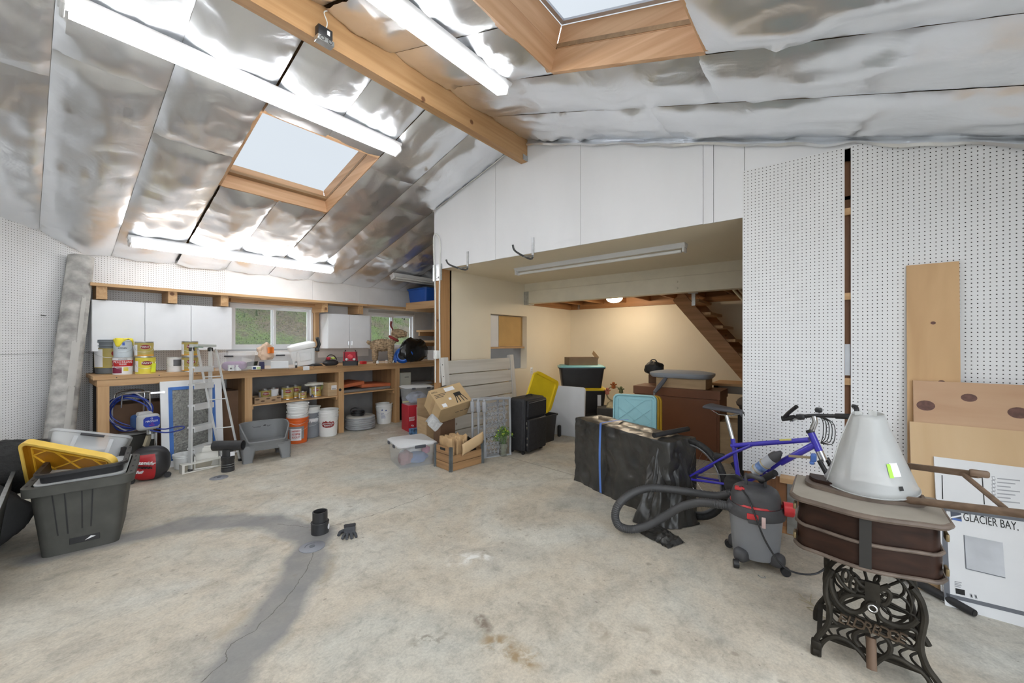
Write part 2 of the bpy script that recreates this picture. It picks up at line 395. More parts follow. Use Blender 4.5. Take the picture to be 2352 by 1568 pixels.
# windows (vinyl sliders)
VIN = mat('white_vinyl', (.82, .84, .86), .35, var=.02)
GLASS = mat('window_glass', (.9, .95, .95), .02, var=0, alpha=.05)
def window(nm, w, parts):
    x0, x1, z0, z1 = w; t = .035; y = YW + .03
    r = thing(nm, None, None, (0, 0, 0), kind='structure')
    mb = MB()
    mb.bb(x0, x1, y - .02, y + .06, z0, z0 + t); mb.bb(x0, x1, y - .02, y + .06, z1 - t, z1); mb.bb(x0, x0 + t, y - .02, y + .06, z0 + t, z1 - t); mb.bb(x1 - t, x1, y - .02, y + .06, z0 + t, z1 - t)
    mb.build('window_frame', VIN, r)
    xm = (x0 + x1) / 2
    for i, (a, b_) in enumerate(((x0 + t, xm + .03), (xm - .03, x1 - t))):
        yy = y + (.0 if i == 0 else .03); s = .04; mb = MB()
        mb.bb(a, b_, yy, yy + .025, z0 + t, z0 + t + s); mb.bb(a, b_, yy, yy + .025, z1 - t - s, z1 - t); mb.bb(a, a + s, yy, yy + .025, z0 + t + s, z1 - t - s); mb.bb(b_ - s, b_, yy, yy + .025, z0 + t + s, z1 - t - s)
        so = mb.build('window_sash', VIN, r)
        MB().bb(a + s, b_ - s, yy + .008, yy + .014, z0 + t + s, z1 - t - s).build('pane', GLASS, so)
    MB().rbox(.014, .02, .05, (xm, y - .012, (z0 + z1) / 2), .005).build('latch', VIN, r)
window('window_1', W1, 2); window('window_2', W2, 2)
MB().bb(W1[1] + .005, W1[1] + .075, YW - .06, YW + .02, 1.30, 2.12).build('window_jamb', WOODZ, ww)
MB().bb(W1[0] - .02, W1[1] + .08, YW - .1, YW + .02, 2.065, 2.12).build('window_header', WOODX, ww)
MB().bb(PX, W1[1], YW - .08, YW + .02, 1.27, 1.335).build('window_sill', WHITE, ww)
# ---- nook end wall, partition (cream on the alcove side), alcove
struct('wall_nook_end', MB().bb(5.8, 5.9, 4.44, YW + .1, 0, 3.4), DIMW)
mb = MB(); OX0, OX1, OZ0, OZ1 = 4.775, 5.742, 1.0, 1.927
for x0, x1, z0, z1 in ((3.9, OX0, 0, 3.4), (OX1, 7.36, 0, 3.4), (OX0, OX1, 0, OZ0), (OX0, OX1, OZ1, 3.4)): mb.bb(x0, x1, 4.3, 4.44, z0, z1)
wp = struct('wall_partition', mb, CREAM)
struct('wall_alcove_back', MB().bb(7.26, 7.36, YE, 4.31, 0, 3.2), CREAM)
struct('wall_alcove_right', MB().bb(3.83, 7.36, -1.0, -.9, 0, 3.2), CREAM)
ZH = 2.497
struct('ceiling_alcove', MB().bb(3.76, 5.69, -.9, 4.31, ZH + .004, ZH + .03), CREAM)
BRN = wood('brown_timber_y', (.42, .21, .085), (.27, .125, .045), 1)
BRNX = wood('brown_timber_x', (.42, .21, .085), (.27, .125, .045), 0)
BRNZ = wood('brown_timber_z', (.48, .27, .12), (.34, .18, .075), 2)
bmA = struct('trim_1', MB().bb(5.66, 5.82, -.9, 4.30, 2.148, 2.365), mat('cream_beam_paint', (.80, .75, .62), .5, var=.05)); bmA['label'] = 'cream painted beam across the alcove ceiling'
MB().bb(5.672, 5.82, -.9, 4.30, 2.368, ZH + .02).build('upper_board', MATS['cream_beam_paint'], bmA)
MB().bb(5.655, 5.83, 4.2, 4.302, 2.13, 2.36).build('beam_hanger', STEEL, bmA)
for i in range(2): MB().lathe([(0, 0), (.017, 0), (.017, .012), (0, .014)], 6, tr(5.66, 1.68, 2.21 + .085 * i) @ ry(-pi / 2)).build('bolt', MATS['cream_beam_paint'], bmA)
lc = struct('ceiling_loft', MB().bb(5.82, 7.26, -.9, 4.30, 2.40, 2.44), BRN)
for k in range(11): MB().bb(5.82, 7.22, -.6 + .46 * k - .019, -.6 + .46 * k + .019, 2.215, 2.40).build('joist', BRNX, lc)
struct('trim_2', MB().bb(5.82, 7.26, 4.262, 4.302, 2.135, 2.40), BRNX)
struct('trim_3', MB().bb(7.215, 7.262, -.9, 4.262, 2.135, 2.40), BRN)
MB().bb(7.20, 7.214, 4.05, 4.09, 2.14, 2.3).build('hanger_strap', STEEL, D.objects['trim_3'])
# outlet on cream wall
oo = tag(MB().rbox(.072, .008, .115, (0, 0, 0), .003).build('wall_outlet', VIN, None, onY((1221, 851), 4.298)), 'white duplex outlet on the cream alcove wall', 'outlet')
for dz in (-.02, .02): MB().bb(-.012, .012, -.006, -.003, dz - .012, dz + .012).build('socket', mat('socket_face', (.6, .6, .58), .5), oo)

# ---- front gable wall: white plywood panels over the opening, boards and studs right of it
wf = thing('wall_front', None, None, (0, 0, 0), kind='structure')
YO = onX((1707, 700), XF).y               # right jamb of the opening
PLY = mat('white_plywood', (.80, .81, .83), .5, var=.035, scale=2, stretch=(1, 1, .2))
BROWNPLY = wood('brown_plywood', (.27, .12, .05), (.15, .065, .03), 2, knots=False)
def gpanel(y0, y1, z0, x=XF, t=.014, m=PLY, name='plywood_panel', topf=None):
    topf = topf or (lambda y: roof(y) + .05)
    ys = [y0, y1] if not (y0 < YR < y1) else [y0, YR, y1]
    M = MX(((0, 0, 1, x), (1, 0, 0, 0), (0, 1, 0, 0), (0, 0, 0, 1)))
    return MB().prism([(y0, z0)] + [(y1, z0)] + [(y, topf(y)) for y in reversed(ys)], t, M).build(name, m, wf)
cuts = [4.44] + [onX((x, 420), XF).y for x in (1138, 1333.5, 1615, 1639)] + [YO - .01]
for a, b_ in zip(cuts, cuts[1:]): gpanel(b_ + .002, a - .002, ZH + random.uniform(-.004, .004), x=XF - random.uniform(0, .003))
gpanel(YE, YO - .012, 2.86)
gpanel(YE, YO - .0, 0, x=XF + .03, t=.07, m=BROWNPLY, name='plywood_sheathing', topf=lambda y: 2.9)
MB().bb(XF + .016, XF + .11, YO - .02, 4.44, ZH + .006, ZH + .26).build('header_beam', BRN, wf)
MB().bb(XF + .016, XF + .11, YO - .02, 4.44, ZH + .26, 3.95).build('gable_backing', DIMW, wf)
tag(MB().bb(XF, XF + .2, 4.30, 4.44, 0, ZH + .02).build('post', BRNZ, wf))
MB().bb(XF - .012, XF, 4.27, 4.455, ZH - .16, ZH + .07).build('post_bracket', STEEL, wf)
zb, ztp = H - 1.05, H + 1.39
M0 = MX(((0, 0, 1, XF), (-1, 0, 0, 0), (0, 1, 0, 0), (0, 0, 0, 1)))
def peg_front(y0, y1, topf):
    mb = MB(); n = 6; pts = [(0, zb), (y1 - y0, zb)] + [(y1 - y0 - (y1 - y0) * k / n, topf(y1 - (y1 - y0) * k / n)) for k in range(n + 1)]
    M = MX(((1, 0, 0, 0), (0, 0, -1, 0), (0, 1, 0, 0), (0, 0, 0, 1)))
    # local x runs towards -y of the room, faces -x
    return mb.prism([(y1 - y0 - p[0], p[1]) for p in reversed(pts)], .012, M).build('pegboard_panel', PEG, wf, (XF + .004, y1, 0), -pi / 2)
peg_front(-.053, YO + .003, lambda y: ztp)
peg_front(YE, -.087, lambda y: min(ztp, roof(y) + .0))
for py in (485, 680, 876): MB().bb(XF + .005, XF + .03, -.09, -.05, onX((1947, py + 8), XF).z, onX((1947, py - 8), XF).z).build('stud_block', WOODY, wf)
MB().bb(XF + .012, XF + .03, -.085, -.055, onX((1947, 862), XF).z, onX((1947, 790), XF).z).build('insulation_facing', mat('foil_paper', (.55, .57, .6), .4, .5), wf)
MB().bb(XF - .012, XF + .03, YE, YO - .02, 0, .10).build('sill_plate', BRN, wf)
struct('wall_right', MB().bb(XL, -1.9, YE - .1, YE, 0, 2.75).bb(2.3, XF + .1, YE - .1, YE, 0, 2.75).bb(-1.9, 2.3, YE - .1, YE, 2.2, 2.75), DIMW)   # unseen door opening, added so daylight fills the room evenly
wb = MB().bb(XL - .1, XL, YE, 4.05, 0, 4.0)
struct('wall_behind', wb, DIMW)

# ---- foil-faced ceiling in sheets stapled to the rafters, two skylight wells
def foil_material():
    m = mat('foil_facing', (.88, .905, .94), .29, .9, var=.05, scale=1.2, bump=.0)
    nt = m.node_tree; N = nt.nodes; L = nt.links; b = N['Principled BSDF']
    tc = [n for n in N if n.bl_idname == 'ShaderNodeTexCoord'][0]
    n1 = N.new('ShaderNodeTexNoise'); n1.inputs['Scale'].default_value = 3.5; n1.inputs['Detail'].default_value = 3; n1.inputs['Distortion'].default_value = .7
    n2 = N.new('ShaderNodeTexNoise'); n2.inputs['Scale'].default_value = 60; n2.inputs['Detail'].default_value = 3
    for n in (n1, n2): L.new(tc.outputs['Object'], n.inputs['Vector'])
    h = math_node(nt, 'ADD', n1.outputs['Fac'], math_node(nt, 'MULTIPLY', n2.outputs['Fac'], .02))
    bp = N.new('ShaderNodeBump'); bp.inputs['Strength'].default_value = .35; bp.inputs['Distance'].default_value = .03
    L.new(h, bp.inputs['Height']); L.new(bp.outputs[0], b.inputs['Normal'])
    return m
FOIL = foil_material()
SKL = (1.36, 2.50, 3.93, 5.085); SKR = (1.36, 2.475, .585, 1.63)
SEAMS = [XL - .05, -1.67, -1.06, -.46, .145, .735, 1.345, 1.93, 2.51, 3.11, 3.73, 4.34, 4.95, 5.85]
def lines(a, b, step, extra):
    n = max(1, round((b - a) / step)); xs = [a + (b - a) * k / n for k in range(n + 1)]
    for e in extra:
        if a < e < b:
            i = min(range(len(xs)), key=lambda k: abs(xs[k] - e)); xs[i] = e
    return sorted(set(xs))
def foil_sheet(x0, x1, y0, y1, sk, seed, parent, cut=None):
    us = lines(x0, x1, .05, (sk[0], sk[1]) if sk else ()); vs = lines(y0, y1, .055, (sk[2], sk[3]) if sk else ())
    mb = MB(); idx = {}
    rnd = random.Random(seed); sagv = rnd.uniform(.03, .075); dv = rnd.uniform(.022, .038)
    def zz(x, y):
        u = (x - x0) / (x1 - x0); s = sin(pi * u)
        p = V((x * 1.6, y * 1.1, seed * 3.1)); q = V((x * 3.0, y * 9.0, seed)); r_ = V((x * 9, y * 2.5, seed * 2))
        d = sagv * s * (.75 + .6 * NZ.noise(p)) + (1 - s * .75) * dv * abs(NZ.noise(q)) * 1.6 + .030 * abs(NZ.noise(r_ * .6 + p)) * (.35 + s)
        d += .028 * max(0, NZ.noise(V((x * 2 + y * 3, y * 4 - x * 5, seed)))) 
        k = 1.0
        if sk:
            dx = max(sk[0] - x, 0, x - sk[1]); dy = max(sk[2] - y, 0, y - sk[3]); k = min(1, (dx * dx + dy * dy) ** .5 / .15)
        e = min(1, u * 20) * min(1, (1 - u) * 20)
        ye = min(1, (y - y0) * 14) * min(1, (y1 - y) * 14)
        return roof(y) - (d * k) * (e * .92 + .08) * (.35 + .65 * ye) - .003 * (u < .03)
    for i, x in enumerate(us):
        for j, y in enumerate(vs):
            idx[i, j] = len(mb.v); mb.v.append(V((x, y, zz(x, y))))
    for i in range(len(us) - 1):
        for j in range(len(vs) - 1):
            xm, ym = (us[i] + us[i + 1]) / 2, (vs[j] + vs[j + 1]) / 2
            if sk and sk[0] < xm < sk[1] and sk[2] < ym < sk[3]: continue
            if cut and cut(xm, ym): continue
            mb.f.append([idx[i, j], idx[i, j + 1], idx[i + 1, j + 1], idx[i + 1, j]]); mb.sm.append(True)
    return mb.build('foil_sheet', FOIL, parent, fix=False)
ce = thing('ceiling', None, None, kind='structure')
lcut = lambda x, y: y > YW + (x - CXL) + .25
for i, (a, b_) in enumerate(zip(SEAMS, SEAMS[1:])):
    sk = SKL if a >= 1.3 and b_ <= 2.55 else None
    if a >= 3.72: foil_sheet(a, b_, 4.40, YW + .03, None, 40 + i, ce)
    else:
        ye_ = min(YW + .03, YW + b_ - CXL + .4) if b_ < CXL else YW + .03
        if sk: foil_sheet(a, b_, YR, ye_, sk, i, ce, lcut)
        else:
            ys_ = YR + (ye_ - YR) * (.30, .42, .55, .36)[i % 4]
            foil_sheet(a, b_, YR, ys_ + .02, None, i, ce, lcut); foil_sheet(a, b_, ys_, ye_, None, 60 + i, ce, lcut)
    if b_ <= 3.74:
        if a >= 1.3 and b_ <= 2.55: foil_sheet(a, b_, YE - .02, YR, SKR, 20 + i, ce)
        else: foil_sheet(a, b_, YE - .02, .62 + .5 * (i % 2) + .02, None, 20 + i, ce); foil_sheet(a, b_, .62 + .5 * (i % 2), YR, None, 80 + i, ce)
DECK = wood('roof_deck', (.40, .26, .14), (.28, .17, .09), 0)
def deck(y0, y1, sk):  # unseen deck added over the foil to stop sky light leaking at seams
    mb = MB(); o = .17
    for x0, x1, a, b_ in ((XL - .3, sk[0], y0, y1), (sk[1], 6.0, y0, y1), (sk[0], sk[1], y0, sk[2]), (sk[0], sk[1], sk[3], y1)):
        vs = [(x, y, roof(y) + o + dz) for dz in (0, .03) for x, y in ((x0, a), (x1, a), (x1, b_), (x0, b_))]
        mb.add(vs, [(3, 2, 1, 0), (4, 5, 6, 7), (0, 1, 5, 4), (1, 2, 6, 5), (2, 3, 7, 6), (3, 0, 4, 7)])
    mb.build('roof_deck', DECK, ce)
deck(YR, YW + .4, SKL); deck(YE - .4, YR, SKR)
for y0, y1 in ((YW + .03, YW + .1),): MB().bb(XL, 5.9, y0, y1, roof(y0) - .05, roof(y0) + .2).build('eave_board', DECK, ce)
MB().bb(XL, 3.8, YE - .1, YE - .03, roof(YE) - .1, roof(YE) + .2).build('eave_board', DECK, ce)
# folded foil flap along the gable
def flap(y0, y1, n, w):
    pts = [(y0 + (y1 - y0) * k / n) for k in range(n + 1)]
    def f(i, t):
        y = pts[i]; a = t * pi * 1.15; r = w * (1 + .35 * nz((y * 4, t, 3)))
        return V((XF - .012 - r * (1 - abs(cos(a * .55))) - .01 * abs(nz((y * 9, t * 2, 1))), y, roof(y) + .01 - r * 2.0 * t * (1 + .15 * nz((y * 6, 0, 0)))))
    mb = MB(); m = 6
    mb.v = [f(i, j / m) for i in range(n + 1) for j in range(m + 1)]
    for i in range(n):
        for j in range(m): mb.f.append([i * (m + 1) + j, (i + 1) * (m + 1) + j, (i + 1) * (m + 1) + j + 1, i * (m + 1) + j + 1]); mb.sm.append(True)
    mb.build('foil_flap', FOIL, ce, fix=False)
flap(YE, 2.76, 90, .045); flap(2.9, 4.44, 30, .02)
# ridge beam
rb = thing('ridge_beam', 'long orange pine ridge beam under the foil ceiling', 'beam', kind='structure')
del rb['category']
GLU = wood('ridge_timber', (.52, .31, .145), (.40, .215, .085), 0, grain=7)
MB().bb(XL, XF - .004, 2.783, 2.872, H + 2.086, H + 2.345).build('timber', GLU, rb)
MB().bb(XF - .09, XF - .004, 2.778, 2.783, H + 2.088, H + 2.15).build('end_bracket', STEEL, rb)
# skylights
SKW = wood('skylight_pine_x', (.72, .46, .27), (.56, .31, .16), 0, grain=8); SKWY = wood('skylight_pine_y', (.72, .46, .27), (.56, .31, .16), 1, grain=8)
def skylight_pane():
    m = D.materials.new('milky_acrylic'); m.use_nodes = True; nt = m.node_tree; N = nt.nodes; L = nt.links
    for n in list(N):
        if n.bl_idname != 'ShaderNodeOutputMaterial': N.remove(n)
    t = N.new('ShaderNodeBsdfTranslucent'); nzt = N.new('ShaderNodeTexNoise'); nzt.inputs['Scale'].default_value = .8
    r = N.new('ShaderNodeValToRGB'); r.color_ramp.elements[0].color = (.205, .207, .21, 1); r.color_ramp.elements[1].color = (.215, .218, .22, 1)
    L.new(nzt.outputs['Fac'], r.inputs[0]); L.new(r.outputs[0], t.inputs[0]); L.new(t.outputs[0], N['Material Output'].inputs[0]); return m
ACR = skylight_pane()
for k, (nm, s, sg) in enumerate((('window_3', SKL, 1), ('window_4', SKR, -1))):
    x0, x1, y0, y1 = s; r = thing(nm, None, None, kind='structure'); hh = .155
    nrm = V((0, PM * sg, 1)).normalized()
    def P(x, y, h): return V((x, y, roof(y))) + nrm * h
    for q in range(2):
        h0, h1 = -.004 + q * (hh + .004), -.004 + q * (hh + .004) + hh; g = .004 * q
        for (ax, ay, bx, by, ox, oy, m) in ((x0, y0, x1, y0, 0, -1, SKW), (x0, y1, x1, y1, 0, 1, SKW), (x0, y0, x0, y1, -1, 0, SKWY), (x1, y0, x1, y1, 1, 0, SKWY)):
            vs = []
            for hgt in (h0, h1):
                for t in (g, .04):
                    for (px, py) in ((ax, ay), (bx, by)): vs.append(P(px + ox * t, py + oy * t, hgt))
            MB().add(vs, [(0, 1, 3, 2), (4, 5, 7, 6), (0, 1, 5, 4), (2, 3, 7, 6), (0, 2, 6, 4), (1, 3, 7, 5)]).build('well_board', m, r)
    h2 = hh * 2 + .004
    MB().grid(lambda u, v: P(x0 - .05 + (x1 - x0 + .10) * u, y0 - .05 + (y1 - y0 + .10) * v, h2 + .002 + .014 * (k == 1) + .08 * (sin(pi * u) * sin(pi * v)) ** .6 * (k == 1)), 12, 12).build('pane', ACR, r)
    fr = MB(); t = .035
    for (a, b_, c, d) in ((x0, x1, y0, y0 + t), (x0, x1, y1 - t, y1), (x0, x0 + t, y0, y1), (x1 - t, x1, y0, y1)):
        vs = [P(px, py, hgt) for hgt in (h2, h2 + .015) for px, py in ((a, c), (b_, c), (b_, d), (a, d))]
        if k == 1: fr.add(vs, [(3, 2, 1, 0), (4, 5, 6, 7), (0, 1, 5, 4), (1, 2, 6, 5), (2, 3, 7, 6), (3, 0, 4, 7)])
    if k == 1: fr.build('pane_flange', mat('grey_aluminium', (.55, .57, .62), .4, .6), r)

# ---- fluorescent fixtures
ENAM = mat('white_enamel', (.72, .73, .74), .35, var=.03)
def tube_material(p):
    m = D.materials.new('lit_tube'); m.use_nodes = True; b = m.node_tree.nodes['Principled BSDF']
    b.inputs['Base Color'].default_value = (.9, .9, .9, 1); b.inputs['Emission Color'].default_value = (.98, .99, 1, 1); b.inputs['Emission Strength'].default_value = p; return m
LIT = tube_material(TUBE_POWER); OFFT = mat('unlit_tube', (.80, .81, .80), .3, var=.02)
def fixture(label, pos, nrm, length, lit=True, heading=0, ntube=2, w=.13, group=None):
    q = V((0, 0, 1)).rotation_difference(V(nrm)).to_matrix().to_4x4()
    r = thing('fluorescent_fixture', label, 'light fixture', pos, (q @ rz(heading)).to_euler(), group)
    L2 = length / 2
    mb = MB(); prof = [(-w / 2, 0), (w / 2, 0), (w / 2, -.012), (w * .27, -.05), (-w * .27, -.05), (-w / 2, -.012)]
    M = MX(((0, 0, 1, -L2), (1, 0, 0, 0), (0, 1, 0, 0), (0, 0, 0, 1)))
    mb.prism(prof, length, M).build('housing', ENAM, r)
    ys = (-w * .30, w * .30) if ntube == 2 else (0,)
    for y in ys:
        MB().cyl((-L2 + .045, y, -.078), (L2 - .045, y, -.078), .0185, seg=12).build('tube', LIT if lit else OFFT, r)
    for e in (-1, 1):
        MB().rbox(.022, w * .92, .07, (e * (L2 - .018), 0, -.062), .008).build('lamp_holder', ENAM, r)
    return r
nl = V((0, PM, 1)).normalized(); nr = V((0, -PM, 1)).normalized()
def on_roof(x, y, off=.045): return V((x, y, roof(y))) - (nl if y > YR else nr) * off
fixture('lit twin tube fixture between the ridge beam and the skylight', on_roof(1.35, 3.63), nl, 2.40)
fixture('lit twin tube fixture low on the foil slope above the cabinets', on_roof(2.02, 6.40), nl, 2.44)
fixture('lit twin tube fixture beside the deep pine skylight well', on_roof(1.28, 2.05), nr, 2.40)
fixture('lit twin tube fixture on the slope above the pegboard wall', on_roof(1.2, -.70), nr, 2.40)
for x, y, lb in ((-1.25, 3.63, 'added unseen lit twin tube fixture in line with the one by the skylight'), (-1.25, 2.05, 'added unseen lit twin tube fixture in line with the one by the pine well'), (-1.25, -.70, 'added unseen lit twin tube fixture above the added door opening')): fixture(lb, on_roof(x, y), nl if y > YR else nr, 2.40)  # three out-of-view fixtures added to even out the room light
fixture('unlit twin tube fixture over the nook by the blue tote', on_roof(4.9, 6.30, .06), nl, 1.24, False)
pa, pb = pl((1186, 626), (0, 0, 1), ZH - .05), pl((1576, 570), (0, 0, 1), ZH - .05); mid = (pa + pb) / 2
fixture('unlit strip fixture on the cream alcove ceiling', (mid.x, mid.y, ZH + .006), (0, 0, 1), (pb - pa).length, False, atan2(pb.y - pa.y, pb.x - pa.x), 1, .11)
# glowing dome lamp behind the cream beam
p = onX((1411, 687), 6.35); dl = thing('ceiling_lamp', 'small glowing round lamp behind the cream beam', 'lamp', (p.x, p.y, 2.265))
MB().cyl((0, 0, 0), (0, 0, .135), .02).build('lamp_stem', ENAM, dl); MB().lathe([(.15, 0), (.15, -.03), (.14, -.035)], 28).build('lamp_base', ENAM, dl)
MB().lathe([(.135, -.035), (.13, -.07), (.10, -.105), (.05, -.125), (0, -.13)], 28).build('lamp_shade', (lambda m: (setattr(m.node_tree.nodes['Principled BSDF'].inputs['Emission Color'], 'default_value', (1, .84, .62, 1)), m)[1])(mat('warm_glow_glass', (1, .9, .75), .4, var=.02, emit=46)), dl)

# ---- hillside seen through the windows
def hill():
    mb = MB()
    def f(u, v):
        x = -6 + 22 * u; y = 7.9 + 9 * v; z = .55 + 4.6 * v ** .8 + .18 * nz((x * .7, y * .7, 0)) + .06 * nz((x * 3, y * 3, 2)); return V((x, y, z))
    mb.grid(f, 60, 40); m = mat('hillside', (.24, .20, .13), .95, var=.4, scale=3, bump=.7, bscale=14)
    nt = m.node_tree; N = nt.nodes; L = nt.links; tc = [n for n in N if n.bl_idname == 'ShaderNodeTexCoord'][0]
    n1 = N.new('ShaderNodeTexNoise'); n1.inputs['Scale'].default_value = .9; n1.inputs['Detail'].default_value = 8; n1.inputs['Roughness'].default_value = .7; L.new(tc.outputs['Object'], n1.inputs['Vector'])
    r = N.new('ShaderNodeValToRGB'); r.color_ramp.elements[0].position = .42; r.color_ramp.elements[1].position = .55
    r.color_ramp.elements[0].color = (.075, .06, .04, 1); r.color_ramp.elements[1].color = (.055, .085, .02, 1); L.new(n1.outputs['Fac'], r.inputs[0])
    n2 = N.new('ShaderNodeTexNoise'); n2.inputs['Scale'].default_value = 22; n2.inputs['Detail'].default_value = 6; L.new(tc.outputs['Object'], n2.inputs['Vector'])
    r2 = N.new('ShaderNodeValToRGB'); r2.color_ramp.elements[0].position = .35; r2.color_ramp.elements[1].position = .7
    r2.color_ramp.elements[0].color = (.3, .3, .3, 1); r2.color_ramp.elements[1].color = (1.5, 1.45, 1.35, 1); L.new(n2.outputs['Fac'], r2.inputs[0])
    mx = N.new('ShaderNodeMix'); mx.data_type = 'RGBA'; mx.blend_type = 'MULTIPLY'; mx.inputs[0].default_value = 1
    L.new(r.outputs[0], mx.inputs[6]); L.new(r2.outputs[0], mx.inputs[7]); L.new(mx.outputs[2], N['Principled BSDF'].inputs['Base Color'])
    return struct('hillside', mb, m)
hs = hill()
def leaves(name, label, cat, n, gen, size, m):
    mb = MB(); rnd = random.Random(len(name))
    for k in range(n):
        p = gen(rnd); a = rnd.uniform(0, 2 * pi); t = rnd.uniform(-.9, .9); s = size * rnd.uniform(.6, 1.4)
        M = tr(p) @ rz(a) @ rx(t); mb.add([(-s * .35, 0, 0), (s * .35, 0, 0), (s * .1, 0, s * 1.6), (-s * .1, 0, s * 1.6)], [(0, 1, 2, 3)], False, M)
    return tag(mb.build(name, m, None, fix=False), label, cat, kind='stuff')
def hz(x, y): v = (y - 7.9) / 9; return .55 + 4.6 * max(0, v) ** .8 + .18 * nz((x * .7, y * .7, 0))
leaves('hill_grass', 'short green grass on the slope outside the windows', 'grass', 14000, lambda r: (lambda x, y: V((x, y, hz(x, y) - .01)))(r.uniform(1, 9), 8.6 + 2.4 * r.random() ** .6), .016, mat('grass_blades', (.06, .10, .018), .8, var=.5, scale=1.5))
leaves('hill_hedge', 'dark leafy hedge on top of the slope outside', 'hedge', 9000, lambda r: (lambda x, y: V((x, y, hz(x, y) + r.random() ** .6 * 1.6)))(r.uniform(0, 13), 9.85 + 1.6 * r.random()), .06, mat('dark_foliage', (.02, .04, .012), .8, var=.6, scale=2))
# ================================================================ BENCH WALL
def vdir(p):
    r = ray(*p); r.z = 0; return r.normalized()
def stand(p, z, back):           # contact pixel of the near foot of a thing on height z -> its centre
    return fl(p, z) + vdir(p) * back
def face_cam(loc): return atan2(loc[1], loc[0]) - pi / 2      # local -y looks at the camera
ZB = 1.10; YB = 6.225
def bX(px, Y=YB): return onY((px, 850), Y).x
BX0, BX1 = bX(229) - .02, 5.78
wb_ = thing('workbench', 'long pine workbench with open shelves below the windows', 'workbench', (0, 0, 0))
for k, (y0, y1) in enumerate(((YB - .012, 6.48), (6.483, 6.74), (6.743, 6.995))): MB().bb(BX0 - .03, BX1, y0, y1, 1.06, ZB).build('top_board', WOODX, wb_)
MB().bb(BX0, BX1, YB, YB + .036, .985, 1.058).build('apron', WOODX, wb_)
MB().bb(BX0, BX0 + .036, YB + .037, 6.99, .985, 1.058).build('apron', WOODY, wb_)
BP = [bX(x) for x in (238, 571, 784, 913)]
for k, x in enumerate(BP): MB().bb(x - .045, x + .045, YB + .037, YB + .125, 0, 1.04).bb(x - .045, x + .045, YB + .001, YB + .036, 0, .984).build('post', WOODZ, wb_)
for k, x in enumerate(BP[1:]): MB().bb(x - .045, x - .03, YB + .126, 6.97, 0, 1.04).build('side_panel', wood('fir_panel', (.42, .25, .12), (.30, .17, .08), 2), wb_)
SZ = .605
MB().bb(BP[1] + .05, BP[2] - .05, YB + .03, 6.97, SZ - .02, SZ).build('shelf_board', WOODX, wb_)
MB().bb(BP[2] + .05, BP[3] - .05, YB + .03, 6.97, SZ, SZ + .02).build('shelf_board', WOODX, wb_)
MB().bb(BP[3] + .05, 5.7, YB + .05, 6.97, SZ, SZ + .02).build('shelf_board', WOODX, wb_)
for x in (BP[1] + .06, BP[2] - .06, BP[2] + .06, BP[3] - .06): MB().bb(x - .012, x + .012, YB + .04, 6.9, SZ - .065, SZ - .021).build('shelf_cleat', WOODY, wb_)
for i in range(14):
    x = BX0 + .15 + i * .36; MB().lathe([(.006, 0), (.006, .002), (0, .002)], 8, tr(x, YB - .0125, 1.08) @ rx(pi / 2)).build('screw', mat('dark_screw', (.08, .06, .05), .5), wb_)
MB().cyl((BP[2] - .02, YB - .002, .70), (BP[2] - .02, YB + .02, .70), .022, seg=14).build('hose_outlet', BLACKP, wb_)
# upper timber shelf
us = thing('timber_ledge', 'long pine ledge over the cabinets with bracket blocks', 'shelf', (0, 0, 0))
MB().bb(BX0 - .02, 4.87, 6.60, 6.995, 2.12, 2.156).build('shelf_board', WOODX, us)
for px in (234, 397, 516, 747, 829):
    x = bX(px, 6.62); MB().bb(x - .045, x + .045, 6.62, 6.99, 1.972, 2.119).build('bracket_block', WOODY, us)
MB().bb(4.83, 4.87, 4.5, 6.60, 2.10, 2.24).build('fascia', WOODY, us); MB().bb(4.871, 5.78, 4.5, 6.99, 2.12, 2.156).build('shelf_board', WOODY, us)
# white cabinets
CABW = mat('white_laminate', (.80, .82, .85), .35, var=.02)
def cabinet(label, x0, x1, z0, z1, cuts, pulls):
    r = thing('hanging_cabinet', label, 'cabinet', (x0, 6.69, z0)); w, h = x1 - x0, z1 - z0
    MB().bb(0, w, 0, .295, 0, h).build('body', CABW, r)
    xs = [0] + [c - x0 for c in cuts] + [w]
    for k, (a, b_) in enumerate(zip(xs, xs[1:])):
        d = MB().rbox(b_ - a - .006, .018, h - .002, ((a + b_) / 2, -.011, h / 2), .002, 1).build('door', CABW, r)
        if pulls:
            hx = b_ - .03 if k == 0 else a + .03
            MB().tube([(hx, -.02, .05), (hx, -.045, .055), (hx, -.045, .125), (hx, -.02, .13)], .005, 6).build('handle', CHROME, d)
    return r
cabinet('white wall cabinet with three plain doors over the paint cans', .536, 1.918, H - .115, H + .485, [.995, 1.453], False)
cabinet('white wall cabinet with two doors and bar pulls between the windows', 3.30, 4.087, H - .12, H + .475, [3.688], True)
